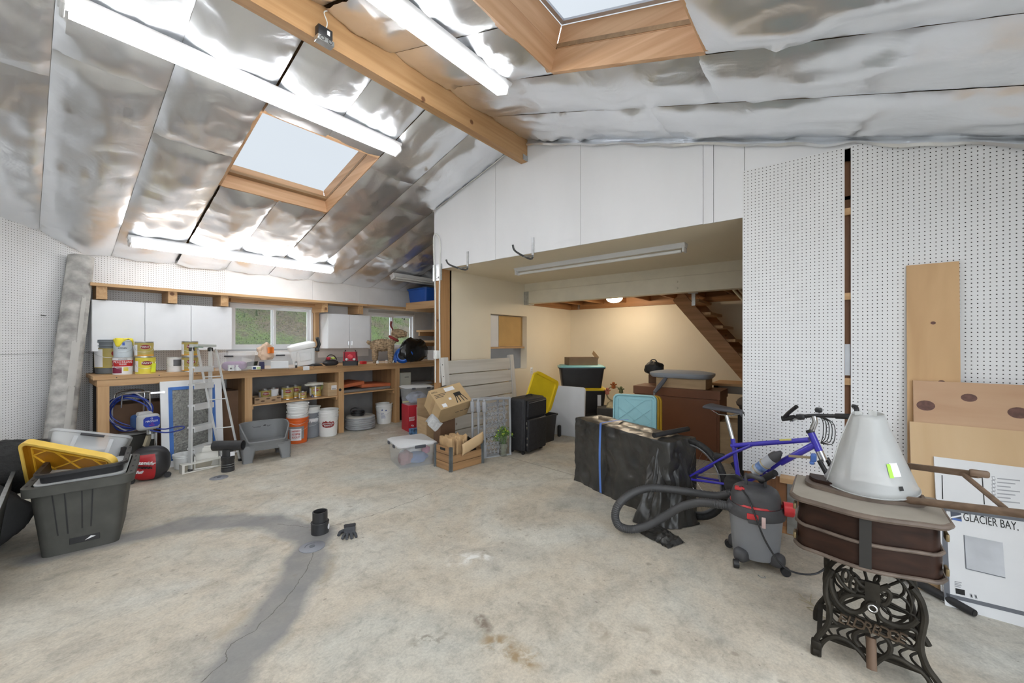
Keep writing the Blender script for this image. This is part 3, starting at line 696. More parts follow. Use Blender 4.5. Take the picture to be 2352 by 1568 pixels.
# ---- generic containers
GOLD = mat('gold_label', (.45, .36, .10), .4, var=.15); DRED = mat('dark_red_label', (.28, .02, .02), .4, var=.2); TIN = mat('tin', (.5, .51, .52), .3, .9, var=.2, scale=12)
YELP = mat('yellow_paint_label', (.72, .62, .06), .45, var=.15); LGREY = mat('pale_grey_label', (.52, .58, .62), .45, var=.1)
def patch(r0, r1, a0, a1, z0, z1, n=10): return MB().grid(lambda u, v: V(((r0 + (r1 - r0) * v) * sin(a0 + (a1 - a0) * u), -(r0 + (r1 - r0) * v) * cos(a0 + (a1 - a0) * u), z0 + (z1 - z0) * v)), n, 1)
def oval_patch(r, a, z, wa, hz_, m, parent, name='label_oval'):
    return fan_patch(r, a, z, [(wa * cos(2 * pi * k / 18), hz_ * sin(2 * pi * k / 18)) for k in range(18)], m, parent, name)
def fan_patch(r, a, z, pts, m, parent, name):    # closed outline (angle, height) laid on a cylinder
    n = len(pts); vs = [V((r * sin(a), -r * cos(a), z))]
    for j in (.34, .67, 1):
        for da, dz in pts: vs.append(V((r * sin(a + da * j), -r * cos(a + da * j), z + dz * j)))
    fs = [(0, 1 + k, 1 + (k + 1) % n) for k in range(n)]
    for j in range(2): fs += [(1 + j * n + k, 1 + (j + 1) * n + k, 1 + (j + 1) * n + (k + 1) % n, 1 + j * n + (k + 1) % n) for k in range(n)]
    return MB().add(vs, fs).build(name, m, parent)
def paint_can(label, loc, r=.083, h=.19, body=None, style='gold', group='paint cans on the workbench', rot=None, lid=True, cat='paint can', name='paint_can'):
    o = thing(name, label, cat, loc, face_cam(loc) if rot is None else rot, group)
    MB().lathe([(r, 0), (r, .006), (r * .985, .008), (r * .985, h - .012), (r, h - .01), (r, h), (r * .93, h), (r * .93, h - .006), (0, h - .006)], 28).build('body', body or TIN, o)
    MB().lathe([(r * .8, h - .005), (r * .8, h - .001), (r * .72, h - .001), (r * .7, h - .008), (0, h - .008)], 24).build('lid', TIN, o)
    MB().tube(smooth([(r, 0, h * .82), (r * .8, -r * .75, h * .45), (0, -r * 1.06, h * .33), (-r * .8, -r * .75, h * .45), (-r, 0, h * .82)], 5), .0018, 5).build('bail_handle', STEEL, o)
    if style:
        lm = {'gold': GOLD, 'yellow': YELP, 'grey': LGREY, 'white': PAPER, 'mold': PAPER}[style]
        lb = patch(r, r, -2.2, 2.2, .012, h - .014, 22).build('label', lm, o)
        for v in lb.data.vertices: v.co.xy *= 1.004
        if style in ('gold', 'yellow'):
            oval_patch(r * 1.012, .12, h * .66, .55, h * .14, DRED, lb); 
            text('PAINTS', r * .34, PAPER, lb, (r * .15, -r * 1.03, h * .66), (pi / 2, 0, .1), .001)
            patch(r * 1.01, r * 1.01, -2.2, 2.2, .014, h * .18, 20).build('label_band', YELP if style == 'yellow' else mat('orange_band', (.65, .33, .05), .4), lb)
            patch(r * 1.01, r * 1.01, -1.5, -.75, h * .12, h * .8, 6).build('info_panel', PAPER, lb)
        if style == 'mold':
            patch(r * 1.008, r * 1.008, -1.6, 1.6, h * .48, h * .84, 16).build('red_band', REDP, lb)
            text('MOLD KILLING', r * .42, PAPER, lb, (0, -r * 1.02, h * .74), width=r * 1.75)
            text('PRIMER', r * .26, PAPER, lb, (0, -r * 1.02, h * .60), width=r * .7)
            patch(r * 1.01, r * 1.01, -1.3, -.1, h * .08, h * .42, 8).build('picture_panel', mat('maroon_print', (.22, .02, .06), .5), lb)
            patch(r * 1.01, r * 1.01, .05, .55, h * .2, h * .42, 6).build('picture_panel', YELP, lb)
            text('ZINSSER', r * .2, INK, lb, (0, -r * 1.02, h * .90), width=r * .9)
        if style == 'white':
            patch(r * 1.01, r * 1.01, -.2, .8, h * .4, h * .85, 8).build('paint_smear', mat('dark_grey_smear', (.12, .12, .13), .5), lb)
        if style == 'grey':
            patch(r * 1.01, r * 1.01, -.1, .15, h * .72, h * .9, 4).build('brand_mark', mat('royal_blue', (.03, .10, .5), .4), lb)
            text('KITCHEN', r * .3, INK, lb, (-r * .1, -r * 1.02, h * .55), width=r * .9, shear=.3)
    return o
def bucket(label, loc, r=.148, h=.37, body=WHITEP, group='five gallon buckets', rot=None, handle=True, name='bucket', rings=2, rb=None, inside=None):
    o = thing(name, label, 'bucket', loc, face_cam(loc) if rot is None else rot, group); rb = rb or r * .87
    rr = lambda z: rb + (r - rb) * z / h
    prof = [(0, 0), (rb - .006, 0), (rb, .006)]
    for k in range(rings): z = h * (.80 + .065 * k); prof += [(rr(z), z - .006), (rr(z) + .008, z - .005), (rr(z) + .008, z + .005), (rr(z), z + .006)]
    prof += [(rr(h), h - .014), (r + .009, h - .013), (r + .009, h), (r - .004, h), (rb - .006, .012), (0, .012)]
    MB().lathe(prof, 36).build('body', body, o)
    if handle:
        MB().tube(smooth([(r + .008, 0, h * .86), (r * .86, -r * .72, h * .62), (0, -r * 1.07, h * .50), (-r * .86, -r * .72, h * .62), (-r - .008, 0, h * .86)], 6), .0022, 5).build('bail_handle', STEEL, o)
    return o
def tote(label, loc, rot, L, Wd, Hh, body, lid=None, group=None, name='storage_tote', taper=.86, r=.04, handles=None, hollow=True, cat='tote', lidh=.03, rim=.02, latch=None, parent=None):
    o = thing(name, label, cat, loc, rot, group)
    rg = [(0, L * taper, Wd * taper, r), (Hh - .02, L, Wd, r), (Hh - .02, L + rim * 2, Wd + rim * 2, r + rim), (Hh, L + rim * 2, Wd + rim * 2, r + rim), (Hh, L - .008, Wd - .008, r)]
    if hollow: rg += [(.008, L * taper - .01, Wd * taper - .01, r)]
    MB().tub(rg, True, True).build('body', body, o)
    if lid:
        lo = MB().tub([(Hh + .001, L + rim * 2 + .006, Wd + rim * 2 + .006, r + rim), (Hh + lidh * .5, L + rim * 2 + .008, Wd + rim * 2 + .008, r + rim), (Hh + lidh * .55, L + .0, Wd + .0, r), (Hh + lidh, L - .03, Wd - .03, r)], True, True).build('lid', lid, o)
    if latch:
        for s in (-1, 1):
            MB().rbox(L * .25, .012, .03, (0, s * (Wd / 2 + rim + .008), Hh - .012), .005).build('latch', latch, o)
    return o
def xf(o, M):
    o.matrix_world = M; return o
# ---- on the bench: cans and pails
def onb(x, y, back, zf=zA): return stand(zf(x, y), ZB, back)
p = onb(232, 428, .145); bk = bucket('grey paint pail with gold and red label on the bench', p, .145, .38, mat('slate_grey_pail', (.16, .18, .20), .5), group='paint cans on the workbench')
lb = patch(.139, .144, -1.2, .7, .07, .30, 14).build('label', GOLD, bk)
for v in lb.data.vertices: v.co.xy *= 1.02
patch(.143, .147, -1.15, -.45, .08, .29, 6).build('info_panel', PAPER, lb); oval_patch(.150, .35, .24, .3, .035, DRED, lb)
MB().lathe([(.152, .381), (.152, .40), (.14, .402), (.14, .394), (0, .394)], 32).build('lid', mat('slate_grey_pail', (.16, .18, .20)), bk)
c1 = onb(358, 435, .083); paint_can('mold killing primer can, red and white, under the grey can', c1, .087, .195, style='mold', body=mat('white_tin', (.8, .8, .8), .3), rot=face_cam(c1))
c1b = c1 + V((.005, .01, .198)); paint_can('pale grey blue kitchen paint can stacked with a glove on top', c1b, .083, .19, style='grey', body=LGREY)
gl = MB()
def glove_mesh(): 
    mb = MB(); pal = smooth([(-.06, 0), (-.055, .06), (-.05, .11), (.04, .115), (.05, .06), (.045, 0)], 3)
    return mb
GLY = mat('yellow_rubber', (.85, .72, .05), .5, var=.1)
def draped(loc, r, m, label, name, cat, seed=0, drop=.07):
    mb = MB()
    def f(u, v):
        a = 2 * pi * u; rad = r * (1.25 + .25 * sin(3 * a + seed) + .1 * nz((cos(a) * 2, sin(a) * 2, seed))) * v
        z = .022 + .018 * nz((rad * 30 * cos(a), rad * 30 * sin(a), seed)) - (max(0, rad - r) * 2.2 + .0) 
        return V((min(rad, r * 1.06) * cos(a), min(rad, r * 1.06) * sin(a), max(z, -drop)))
    mb.grid(f, 40, 10); o = mb.build(name, m, None, loc, weld=True)
    s = o.modifiers.new('thick', 'SOLIDIFY'); s.thickness = .004; return tag(o, label, cat)
draped(c1b + V((0, 0, .192)), .083, GLY, 'yellow rubber glove draped over the grey blue can', 'rubber_glove', 'glove', 2)
c2 = onb(585, 428, .09); paint_can('yellow paint can with white splashes under a gold can', c2, .092, .19, style='yellow', body=mat('yellow_tin', (.75, .65, .1), .4))
pt = MB().bb(-.02, .02, -.003, .003, -.05, .05).build('price_tag', mat('neon_yellow_tag', (.75, .85, .05), .5), D.objects['paint_can.002'], (.07, -.095, .07), (0, .1, .5))
paint_can('gold paint can with red oval stacked on the yellow can', c2 + V((-.01, .012, .193)), .086, .185, style='gold')
paint_can('white paint can smeared dark grey, alone under the cabinet', onb(880, 408, .083), .083, .18, style='white', body=WHITEP)
c3 = onb(1030, 408, .085); paint_can('gold paint can behind the ladder, lower of two', c3, .083, .19, style='gold'); paint_can('gold paint can behind the ladder, upper of two', c3 + V((0, .005, .193)), .083, .19, style='gold')
# ---- clear totes, cooler, bags
CLR = CLEARP; SLOT = mat('dark_handle', (.03, .03, .035), .5)
def clear_tote(label, p0, p1, z, depth, hh, body=CLR, lid=None, rot=None, group='clear totes', latch=None):
    a, b_ = fl(p0, z), fl(p1, z); ang = atan2(b_.y - a.y, b_.x - a.x) if rot is None else rot; L = (b_ - a).length
    c = (a + b_) / 2 + V((-sin(ang), cos(ang), 0)) * depth / 2
    o = tote(label, c, ang, L / .9, depth, hh, body, lid, group, taper=.9, r=.03, rim=.012, latch=latch)
    MB().rbox(L * .3, .012, .02, (0, -depth / 2 - .008, hh - .045), .006).build('handle', SLOT, o)
    return o
t1 = clear_tote('clear tote of purple fabric beside the ladder, pink inside', zA(1262, 402), zA(1575, 398), ZB, .30, .235)
tag(MB().rbox(.26, .18, .11, (0, 0, .06), .05, 3).build('folded_fabric', mat('purple_fabric', (.30, .18, .30), .9, var=.3, bump=.5), None, t1.location, t1.rotation_euler), 'bundle of purple fabric inside the clear bench tote', 'fabric')
t2 = clear_tote('clear tote with white carton inside beside the cooler', zB(470, 472), zB(780, 462), ZB, .28, .235)
tag(MB().bb(-.11, .10, -.08, .06, .012, .10).build('small_carton', WHITE, None, t2.location, t2.rotation_euler), 'white carton lying inside the clear bench tote', 'carton')
for k, x in enumerate((136, 204)): 
    paint_can(('small white sample can with a black oval label' if k == 0 else 'small plain white sample can next to the labelled one'), onb(x, 486 - k * 3, .036, zB), .036, .075, style=None, body=WHITEP, group='sample cans', name='sample_can', cat='sample can')
    if k == 0: oval_patch(.0368, -.1, .03, .35, .012, INK, D.objects['sample_can'])
tag(MB().rbox(.10, .06, .045, (0, 0, .0225), .003, 1).build('small_box', WHITE, None, onb(382, 474, .04, zB), .0), 'little white box with blue and lime panels on the bench edge', 'box')
MB().bb(-.045, -.01, -.0312, -.030, .006, .038).build('blue_panel', mat('navy_print', (.02, .05, .16), .5), D.objects['small_box']); MB().bb(0, .045, -.0312, -.030, .006, .036).build('lime_panel', mat('lime_print', (.55, .68, .30), .5), D.objects['small_box'])
tag(MB().rbox(.05, .05, .10, (0, 0, .05), .003, 1).build('carton', mat('navy_carton', (.06, .06, .14), .5), None, onb(442, 468, .03, zB), .1), 'small navy carton standing beside the clear tote', 'carton')
tag(MB().rbox(.20, .16, .02, (0, 0, .01), .004, 1).rbox(.19, .14, .012, (.01, 0, .027), .004, 1).build('notepad_stack', mat('papers', (.62, .68, .58), .7, var=.3, scale=20, stretch=(1, 1, 12)), None, onb(310, 470, .1, zB), .0), 'low stack of papers and pads on the bench', 'papers')
tag(MB().rbox(.14, .012, .17, (0, 0, .085), .003, 1).build('white_board', WHITE, None, onb(325, 452, .25, zB) + V((0, .12, 0)), (-.2, 0, .05)), 'blank white board leaning below the window sill', 'board')
tag(MB().grid(lambda u, v: V(((u - .5) * .14, .02 * sin(u * 5) * v - .03, v * .06 + .012 * u)), 10, 4).build('black_sheet', mat('glossy_black_sheet', (.03, .035, .03), .2), None, D.objects['notepad_stack'].location + V((.04, .04, .032)), .2), 'glossy dark sheet curled on top of the papers', 'sheet')
# orange plastic shopping bag slumped on the tote
def crumple(name, label, cat, loc, rx_, ry_, rz_, m, seed=1, amp=.22, rot=0, pinch=0, sub=28, flat=None):
    mb = MB()
    def f(u, v):
        a, b_ = 2 * pi * u, pi * v; d = V((sin(b_) * cos(a), sin(b_) * sin(a), -cos(b_)))
        k = 1 + amp * (NZ.noise(d * 1.7 + V((seed, 0, 0))) + .6 * NZ.noise(d * 4 + V((0, seed, 0))) + .3 * NZ.noise(d * 9))
        q = V((d.x * rx_, d.y * ry_, d.z * rz_)) * k
        if pinch: s = 1 - pinch * max(0, d.z) ** 1.5; q.x *= s; q.y *= s
        q.z = max(q.z, -rz_ * (flat if flat else .86)); return q
    mb.grid(f, sub, sub // 2); o = mb.build(name, m, None, V(loc) + V((0, 0, rz_ * (flat if flat else .86))), rot, weld=True); return tag(o, label, cat)
pb_ = onb(478, 400, .12, zB)
pb_ = dep(zB(478, 300), 5.42); bg = crumple('shopping_bag', 'peach plastic shopping bag with an orange logo on the tote', 'bag', (pb_.x, pb_.y, pb_.z - .10), .11, .07, .115, mat('peach_film', (.80, .58, .42), .35, var=.1, alpha=.85), 3, .35, .2)
MB().grid(lambda u, v: V(((u - .5) * .09 + .02, -.088 - .01 * sin(u * 6), (v - .5) * .08 + .03)), 6, 4).build('orange_logo', mat('logo_orange', (.85, .22, .03), .4), bg)
# cooler
p = onb(870, 440, .14, zB); ck = thing('cooler', 'white lunch cooler with black swing handle, lid ajar', 'cooler', p, (0, -.13, -.35)); ck.scale = (1.22,) * 3
WGC = mat('cooler_white', (.74, .76, .77), .4, var=.03)
MB().tub([(.01, .235, .20, .03), (.21, .285, .25, .035), (.215, .275, .24, .03), (.03, .21, .18, .02)], True, True).build('body', WGC, ck)
MB().rbox(.13, .01, .10, (.02, -.118, .12), .012).build('front_panel', mat('cooler_panel', (.68, .70, .71), .4), ck)
ld = MB().tub([(0, .30, .265, .035), (.03, .32, .28, .04), (.055, .31, .27, .04), (.075, .22, .18, .05)], True, True).build('lid', mat('cooler_lid', (.82, .83, .83), .35), ck, (-.0, .0, .222), (.05, -.10, 0))
MB().tube([(.165, -.11, .18), (.20, -.115, .25), (.19, -.10, .335), (.19, .10, .335), (.20, .115, .25), (.165, .11, .18)], .011, 8).build('handle', BLACKP, ck)
for s in (-1, 1): MB().rbox(.04, .02, .05, (.165, s * .122, .19), .008).build('hinge_boss', BLACKP, ck)
tag(MB().rbox(.034, .006, .09, (0, 0, .045), .002, 1).build('hang_tag', INK, None, onb(783, 456, .01, zB), -.3), 'black hang tag with a white square by the tote', 'tag')
MB().bb(-.013, .013, -.0045, -.003, .038, .078).build('white_square', PAPER, D.objects['hang_tag'])
tag(MB().bb(-.045, .045, -.003, .003, -.055, .0).bb(-.045, .045, -.003, .04, .0, .004).build('paper_tag', PAPER, None, (fl(zB(846, 440), ZB).x, YB - .017, ZB + .003), 0), 'white paper tag hanging over the bench edge', 'tag')
tag(MB().tub([(0, .20, .14, .03), (.02, .19, .13, .04), (.035, .11, .08, .03)], True, True).build('black_pad', BLACKP, None, onb(975, 438, .08, zB), .2), 'low black pad beside the white cooler', 'pad')
# knee pads / pouch
p = onb(1130, 436, .10, zB); kp = crumple('tool_pouch', 'black tool pouch with red and lime pieces beside the red bag', 'pouch', p, .12, .08, .05, mat('black_nylon', (.02, .02, .022), .6, bump=.3), 5, .2)
MB().rbox(.06, .05, .05, (-.05, -.03, .07), .02, 3).build('red_piece', mat('red_nylon', (.45, .02, .04), .6), kp)
MB().lathe([(0, .06), (.03, .06), (.035, .075), (.02, .09), (0, .092)], 16, tr(.03, -.02, 0)).build('lime_piece', mat('lime_rubber', (.45, .55, .10), .5), kp)
MB().tube(smooth([(-.08, 0, .05), (-.04, -.02, .12), (.04, -.02, .115), (.10, 0, .05)], 6), .007, 6).build('strap', BLACKP, kp)
# red tool bag
p = onb(1328, 434, .09, zB); rb_ = thing('tool_bag', 'red and black open top tool bag on the bench', 'bag', p, face_cam(p))
REDN = MATS['red_nylon']; BN = MATS['black_nylon']
MB().tub([(0, .22, .14, .03), (.07, .23, .15, .03), (.075, .225, .145, .03)], True, True).build('base', BN, rb_)
MB().tub([(.07, .218, .14, .03), (.20, .20, .12, .03), (.215, .21, .13, .03), (.21, .19, .11, .03), (.09, .18, .10, .03)], True, True).build('body', REDN, rb_)
for s in (-1, 1): MB().tube(smooth([(s * .075, -.075, .05), (s * .085, -.078, .15), (s * .08, -.06, .225), (s * .07, .0, .235)], 5), .012, 6, flat=.4).build('strap', BN, rb_)
MB().lathe([(0, -.02), (.035, -.015), (.04, .015), (.03, .03), (0, .035)], 16, tr(0, -.072, .14) @ rx(pi / 2), ex=1.2).build('front_mask', mat('red_rubber', (.6, .03, .05), .4), rb_)
for s in (-1, 1): MB().lathe([(.018, 0), (.018, .03), (.012, .034), (0, .034)], 12, tr(s * .045, -.082, .10) @ rx(pi / 2) @ ry(s * .5)).build('valve', mat('white_valve', (.6, .6, .6), .4), rb_)
tag(MB().rbox(.09, .07, .05, (0, 0, .025), .006).build('small_case', REDP, None, onb(1456, 418, .04, zB), .1), 'little red case behind the red tool bag', 'case')
# wicker reindeer
p = onb(1650, 408, .06, zB); dr = thing('wicker_reindeer', 'woven wicker reindeer with a red neck scarf on the bench', 'decoration', p, radians(-38)); dr.scale = (1.15,) * 3
WK = mat('wicker', (.40, .29, .18), .9, var=.55, scale=26, bump=.9, bscale=45, stretch=(1, 1, 2.5))
def wick(mb, a, b_, r0, r1, n, seed, wr=.0045):
    a, b_ = V(a), V(b_); t = (b_ - a).normalized(); u = t.orthogonal().normalized(); w = t.cross(u); rnd = random.Random(seed)
    for k in range(n):
        f = (k + .5) / n; c = a.lerp(b_, f); prof = sin(pi * min(1, max(0, .12 + .76 * f))) ** .5; r = (r0 + (r1 - r0) * f) * prof; ti = rnd.uniform(-.25, .25); ph = rnd.uniform(0, 6)
        mb.tube([c + u * (r * cos(q)) + w * (r * sin(q)) + t * (ti * r * sin(q + ph)) for q in [2 * pi * j / 14 for j in range(14)]], wr, 4, True)
def wpart(nm, segs, seed):
    mb = MB()
    for a, b_, r0, r1, n in segs:
        mb.lathe([(max(1e-4, (r0 + (r1 - r0) * k / 8) * sin(pi * (.12 + .76 * k / 8)) ** .5 * .95), (V(b_) - V(a)).length * k / 8) for k in range(9)], 14, tr(a) @ V((0, 0, 1)).rotation_difference(V(b_) - V(a)).to_matrix().to_4x4()); wick(mb, a, b_, r0, r1, n, seed)
    return mb.build(nm, WK, dr)
wpart('body', [((-.17, 0, .27), (.17, 0, .28), .095, .10, 26)], 1)
for x in (-.11, .12):
    for y in (-.045, .045): wpart('leg', [((x, y, .0), (x, y, .26), .036, .05, 20)], int(x * 90 + y * 900))
wpart('neck', [((.13, 0, .31), (.20, 0, .44), .065, .055, 10)], 5); wpart('head', [((.13, 0, .47), (.36, 0, .44), .075, .06, 18)], 6); wpart('tail', [((-.17, 0, .30), (-.23, 0, .33), .03, .025, 5)], 7)
for s in (-1, 1): MB().tube(smooth([(.15, s * .03, .52), (.12, s * .06, .58), (.13, s * .08, .64)], 4), .011, 6).build('antler', mat('antler_red', (.22, .05, .05), .8), dr)
MB().tube(circ(.068, 20, (0, 0, 0)), .02, 8, True, M=tr(.165, 0, .375) @ ry(.5)).build('scarf', mat('red_scarf', (.25, .03, .03), .9, bump=.4), dr)
# little bottles and boxes at the reindeer's feet
for k, (x, y, r, hh, mm, lb_) in enumerate(((1600, 412, .022, .05, WHITEP, 'white bottle at the reindeer feet'), (1690, 410, .024, .055, mat('tan_jar', (.5, .38, .3), .5), 'tan spice jar at the reindeer feet'), (1755, 405, .02, .045, TIN, 'small tin at the reindeer feet'))):
    o = thing('small_jar', lb_, 'jar', onb(x, y, r, zB), 0, 'jars at the reindeer feet'); MB().lathe([(r, 0), (r, hh * .8), (r * .6, hh * .85)], 16).build('body', mm, o); MB().lathe([(r * .75, hh * .85), (r * .75, hh), (0, hh)], 16).build('cap', WHITEP, o)
tag(MB().rbox(.20, .14, .16, (0, 0, .08), .01).build('clear_box', CLR, None, onb(1640, 330, .1, zB) + V((.05, .22, 0)), 0), 'clear box standing behind the wicker reindeer', 'box')
# blue blower fan
p = onb(1850, 402, .12, zB); bf = thing('blower_fan', 'bright blue carpet blower fan on the bench', 'fan', p, face_cam(p))
BLU = mat('bright_blue_plastic', (.015, .13, .60), .35, var=.06)
MB().tube(circ(.10, 28, (0, 0, .125), 'y'), .045, 12, True).lathe([(.11, -.07), (.125, -.04), (.125, .05), (.10, .075), (0, .075)], 28, tr(0, 0, .125) @ rx(pi / 2)).build('housing', BLU, bf)
MB().tub([(0, .16, .12, .03), (.16, .10, .10, .03)], True, True, M=tr(-.09, 0, .06) @ ry(-1.25)).build('outlet', BLU, bf)
MB().tube(smooth([(.02, -.03, .25), (.10, -.04, .245), (.165, -.045, .17), (.17, -.03, .14)], 6), .013, 8).build('carry_handle', BLU, bf)
MB().lathe([(0, 0), (.078, 0), (.078, .006), (0, .006)], 28, tr(0, -.072, .125) @ rx(pi / 2)).build('intake', INK, bf)
for k in range(4): MB().tube(circ(.018 + .017 * k, 24, (0, -.082, .125), 'y'), .0022, 5, True).build('grille_ring', BLACKP, bf)
# black refuse bag
p = onb(1960, 398, .2, zB); BAGM = mat('black_film', (.012, .012, .013), .22, var=.3, bump=.25, bscale=12)
crumple('refuse_bag', 'shiny black refuse bag behind the blue fan', 'bag', (p.x + .06, p.y + .06, ZB), .42, .17, .24, BAGM, 9, .22, .35)
# blue tote and shelves in the nook
p = dep((965, 700), 7.0)
bt = tote('large blue tote on the upper ledge of the nook', (5.13, 6.40, 2.157), pi / 2, .58, .40, .36, mat('royal_blue_plastic', (.01, .10, .50), .4, var=.05), mat('navy_lid', (.01, .04, .12), .4), rim=.02, latch=None)
for k, (zz, py) in enumerate(((1.70, 0), (1.48, 0))):
    so = thing('nook_shelf', 'short pine shelf in the nook, ' + ('higher' if k == 0 else 'lower') + ' of two', 'shelf', (5.35, 6.2, zz), 0, 'nook shelves'); MB().bb(0, .44, -.3, .75, -.02, .02).build('shelf_board', WOODY, so); MB().bb(.02, .43, .66, .70, -.10, -.021).build('cleat', WOODX, so)
tag(MB().rbox(.22, .22, .16, (0, 0, .08), .004, 1).build('shelf_carton', CARD, None, (5.58, 6.1, 1.501), .1), 'small cardboard carton on the lower nook shelf', 'carton')
tag(MB().rbox(.3, .25, .2, (0, 0, .1), .004, 1).build('white_carton', WHITE, None, (5.45, 6.4, ZB), .1), 'white carton on the bench end under the nook shelves', 'carton')
# ---- shelf under the bench
def onsf(x, y, back, zf=zK): return stand(zf(x, y), SZ, back)
a, b_ = fl(zK(225, 948), SZ), fl(zK(862, 905), SZ)
ty = thing('cardboard_tray', 'low printed cardboard tray holding cans under the bench', 'tray', (a + b_) / 2 + V((0, .13, 0)), 0); L = (b_ - a).length
CARDP = mat('printed_cardboard', (.36, .25, .15), .85, var=.12)
for (x0, x1, y0, y1, z0, z1) in ((-L / 2, L / 2, -.13, -.126, 0, .085), (-L / 2, L / 2, .126, .13, 0, .085), (-L / 2, -L / 2 + .004, -.125, .125, 0, .085), (L / 2 - .004, L / 2, -.125, .125, 0, .085), (-L / 2, L / 2, -.125, .125, 0, .004)): MB().bb(x0, x1, y0, y1, z0, z1).build('tray_side', CARDP, ty)
for k in range(5):
    vs = [V((-L / 2 + L * (k + .5) / 5 + .028 * cos(t), -.1312, .058 - .028 * (k % 2) + .012 * sin(t))) for t in [2 * pi * j / 14 for j in range(14)]]; MB().add(vs, [tuple(range(14))]).build('printed_oval', mat('brown_ink', (.12, .07, .04), .8), ty)
cc = [('gold paint can with red oval in the cardboard tray', 'gold', (395, 890), .08, .17), ('white tin with plain label in the cardboard tray', 'white', (635, 880), .065, .18), ('gold paint can at the end of the tray', 'gold', (985, 860), .083, .19), ('gold paint can behind another on the bench shelf', 'gold', (1160, 820), .083, .19), ('small pale green quart can on the bench shelf', 'gold', (1325, 840), .055, .11), ('gold paint can with white drips beside the carton', 'gold', (1610, 800), .083, .17)]
for k, (lb_, st, (x, y), r, hh) in enumerate(cc):
    q = onsf(x, y, r + (.012 if k < 2 else 0)); q.z = SZ + (.005 if k < 2 else 0)
    if k < 2: q.y = a.y + .13
    o = paint_can(lb_, q, r, hh, style=st, group='cans on the bench shelf')
    if st == 'white': 
        for c in list(o.children):
            for g in list(c.children): D.objects.remove(g)
    if k == 5:
        MB().grid(lambda u, v: V(((r + .003) * sin(-.1 + .25 * u), -(r + .003) * cos(-.1 + .25 * u), hh * (1 - .95 * v * (.5 + .5 * abs(sin(u * 9)))))), 10, 6).build('paint_drip', WHITEP, o)
        dq = crumple('white_rag', 'white rag and brush on the dripped can', 'rag', q + V((-.02, 0, hh)), .14, .08, .032, mat('white_cloth', (.72, .72, .66), .9, bump=.6), 4, .35)
        MB().rbox(.05, .025, .12, (.13, 0, .03), .01, 2, M=ry(.6)).build('paint_brush', mat('olive_bristle', (.22, .25, .08), .9), dq)
tag(MB().lathe([(.02, 0), (.02, .03), (.012, .034), (.012, .045), (0, .045)], 14).build('small_bottle', mat('navy_white', (.12, .13, .22), .4, var=.7, scale=40), None, onsf(1545, 808, .02)), 'tiny dark bottle beside the dripped paint can', 'bottle')
# upturned silver cups behind
for k, (x, y) in enumerate(((350, 560), (570, 560), (680, 560))):
    q = onY(zK(x, y), 6.75); tag(MB().lathe([(.035, 0), (.028, .09), (.032, .1), (0, .1)], 16).build('tin_cup', TIN, None, (q.x, 6.72, SZ), 0), 'upturned tin cup behind the tray of cans', 'cup', 'tin cups on the bench shelf')
a = fl(zK(1870, 788), SZ); cb = thing('carton', 'brown carton with a white shipping label on the bench shelf', 'carton', a + V((.11, .10, 0)), .05)
MB().rbox(.20, .2, .215, (0, 0, .108), .003, 1).build('body', CARD, cb); lb = MB().bb(-.045, .045, -.102, -.1005, .10, .17).build('shipping_label', PAPER, cb)
for k in range(9): MB().bb(-.036 + k * .008, -.036 + k * .008 + .002 + .002 * (k % 2), -.1028, -.102, .105, .125).build('barcode_bar', INK, lb)
# orange pads on the right shelf
ORG = mat('orange_foam', (.55, .15, .06), .85, var=.12)
for k, (x0, x1, py, tilt) in enumerate(((1255, 1470, 650, -.1), (1440, 1730, 640, .03))):
    a, b_ = onY(zB(x0, py), 6.35), onY(zB(x1, py), 6.35); w = b_.x - a.x
    tag(MB().rbox(w, .5, .06, (0, 0, .03), .012, 2).build('foam_pad', ORG, None, ((a.x + b_.x) / 2, 6.6, SZ + .065 + .05 * (k == 0)), (0, tilt, .02)), ('tilted orange foam pad' if k == 0 else 'flat orange foam pad') + ' on the right bench shelf', 'pad')
tag(MB().rbox(BP[3] - BP[2] - .16, .5, .04, (0, 0, .02), .004, 1).build('grey_board', mat('grey_board_stock', (.2, .19, .18), .8), None, ((BP[2] + BP[3]) / 2, 6.58, SZ + .022), 0), 'grey board under the orange foam pads', 'board')
# file drawer, flat pad, dark case and tins beyond the last post
tag(MB().rbox(.25, .3, .26, (0, 0, .13), .006).build('file_drawer', mat('ivory_box', (.60, .62, .55), .5), None, (onY(zB(1880, 650), 6.4).x, 6.55, SZ + .022), 0), 'ivory file box under the bench beside the post', 'box')
MB().rbox(.09, .012, .016, (.02, -.155, .17), .004).build('handle', CHROME, D.objects['file_drawer'])
tag(MB().rbox(.42, .4, .05, (0, 0, .025), .02, 3).build('folded_mat', mat('grey_mat', (.28, .27, .26), .9), None, (5.05, 6.5, SZ + .022), 0), 'grey folded mat on the shelf under the bench end', 'mat')
tag(MB().rbox(.34, .34, .40, (0, 0, .20), .02, 2).build('black_case', BLACKP, None, (onY(zB(1880, 900), 6.4).x + .02, 6.46, 0), 0), 'black case with a yellow stripe under the bench end', 'case')
MB().bb(-.171, .171, -.174, -.171, .33, .36).build('yellow_stripe', GLY, D.objects['black_case'])
# ================================================================ LEFT FLOOR
def basis(o, x, z):              # matrix with x axis along x, z roughly along z
    x = V(x).normalized(); y = V(z).cross(x).normalized(); z = x.cross(y)
    return MX(((x.x, y.x, z.x, o[0]), (x.y, y.y, z.y, o[1]), (x.z, y.z, z.z, o[2]), (0, 0, 0, 1)))
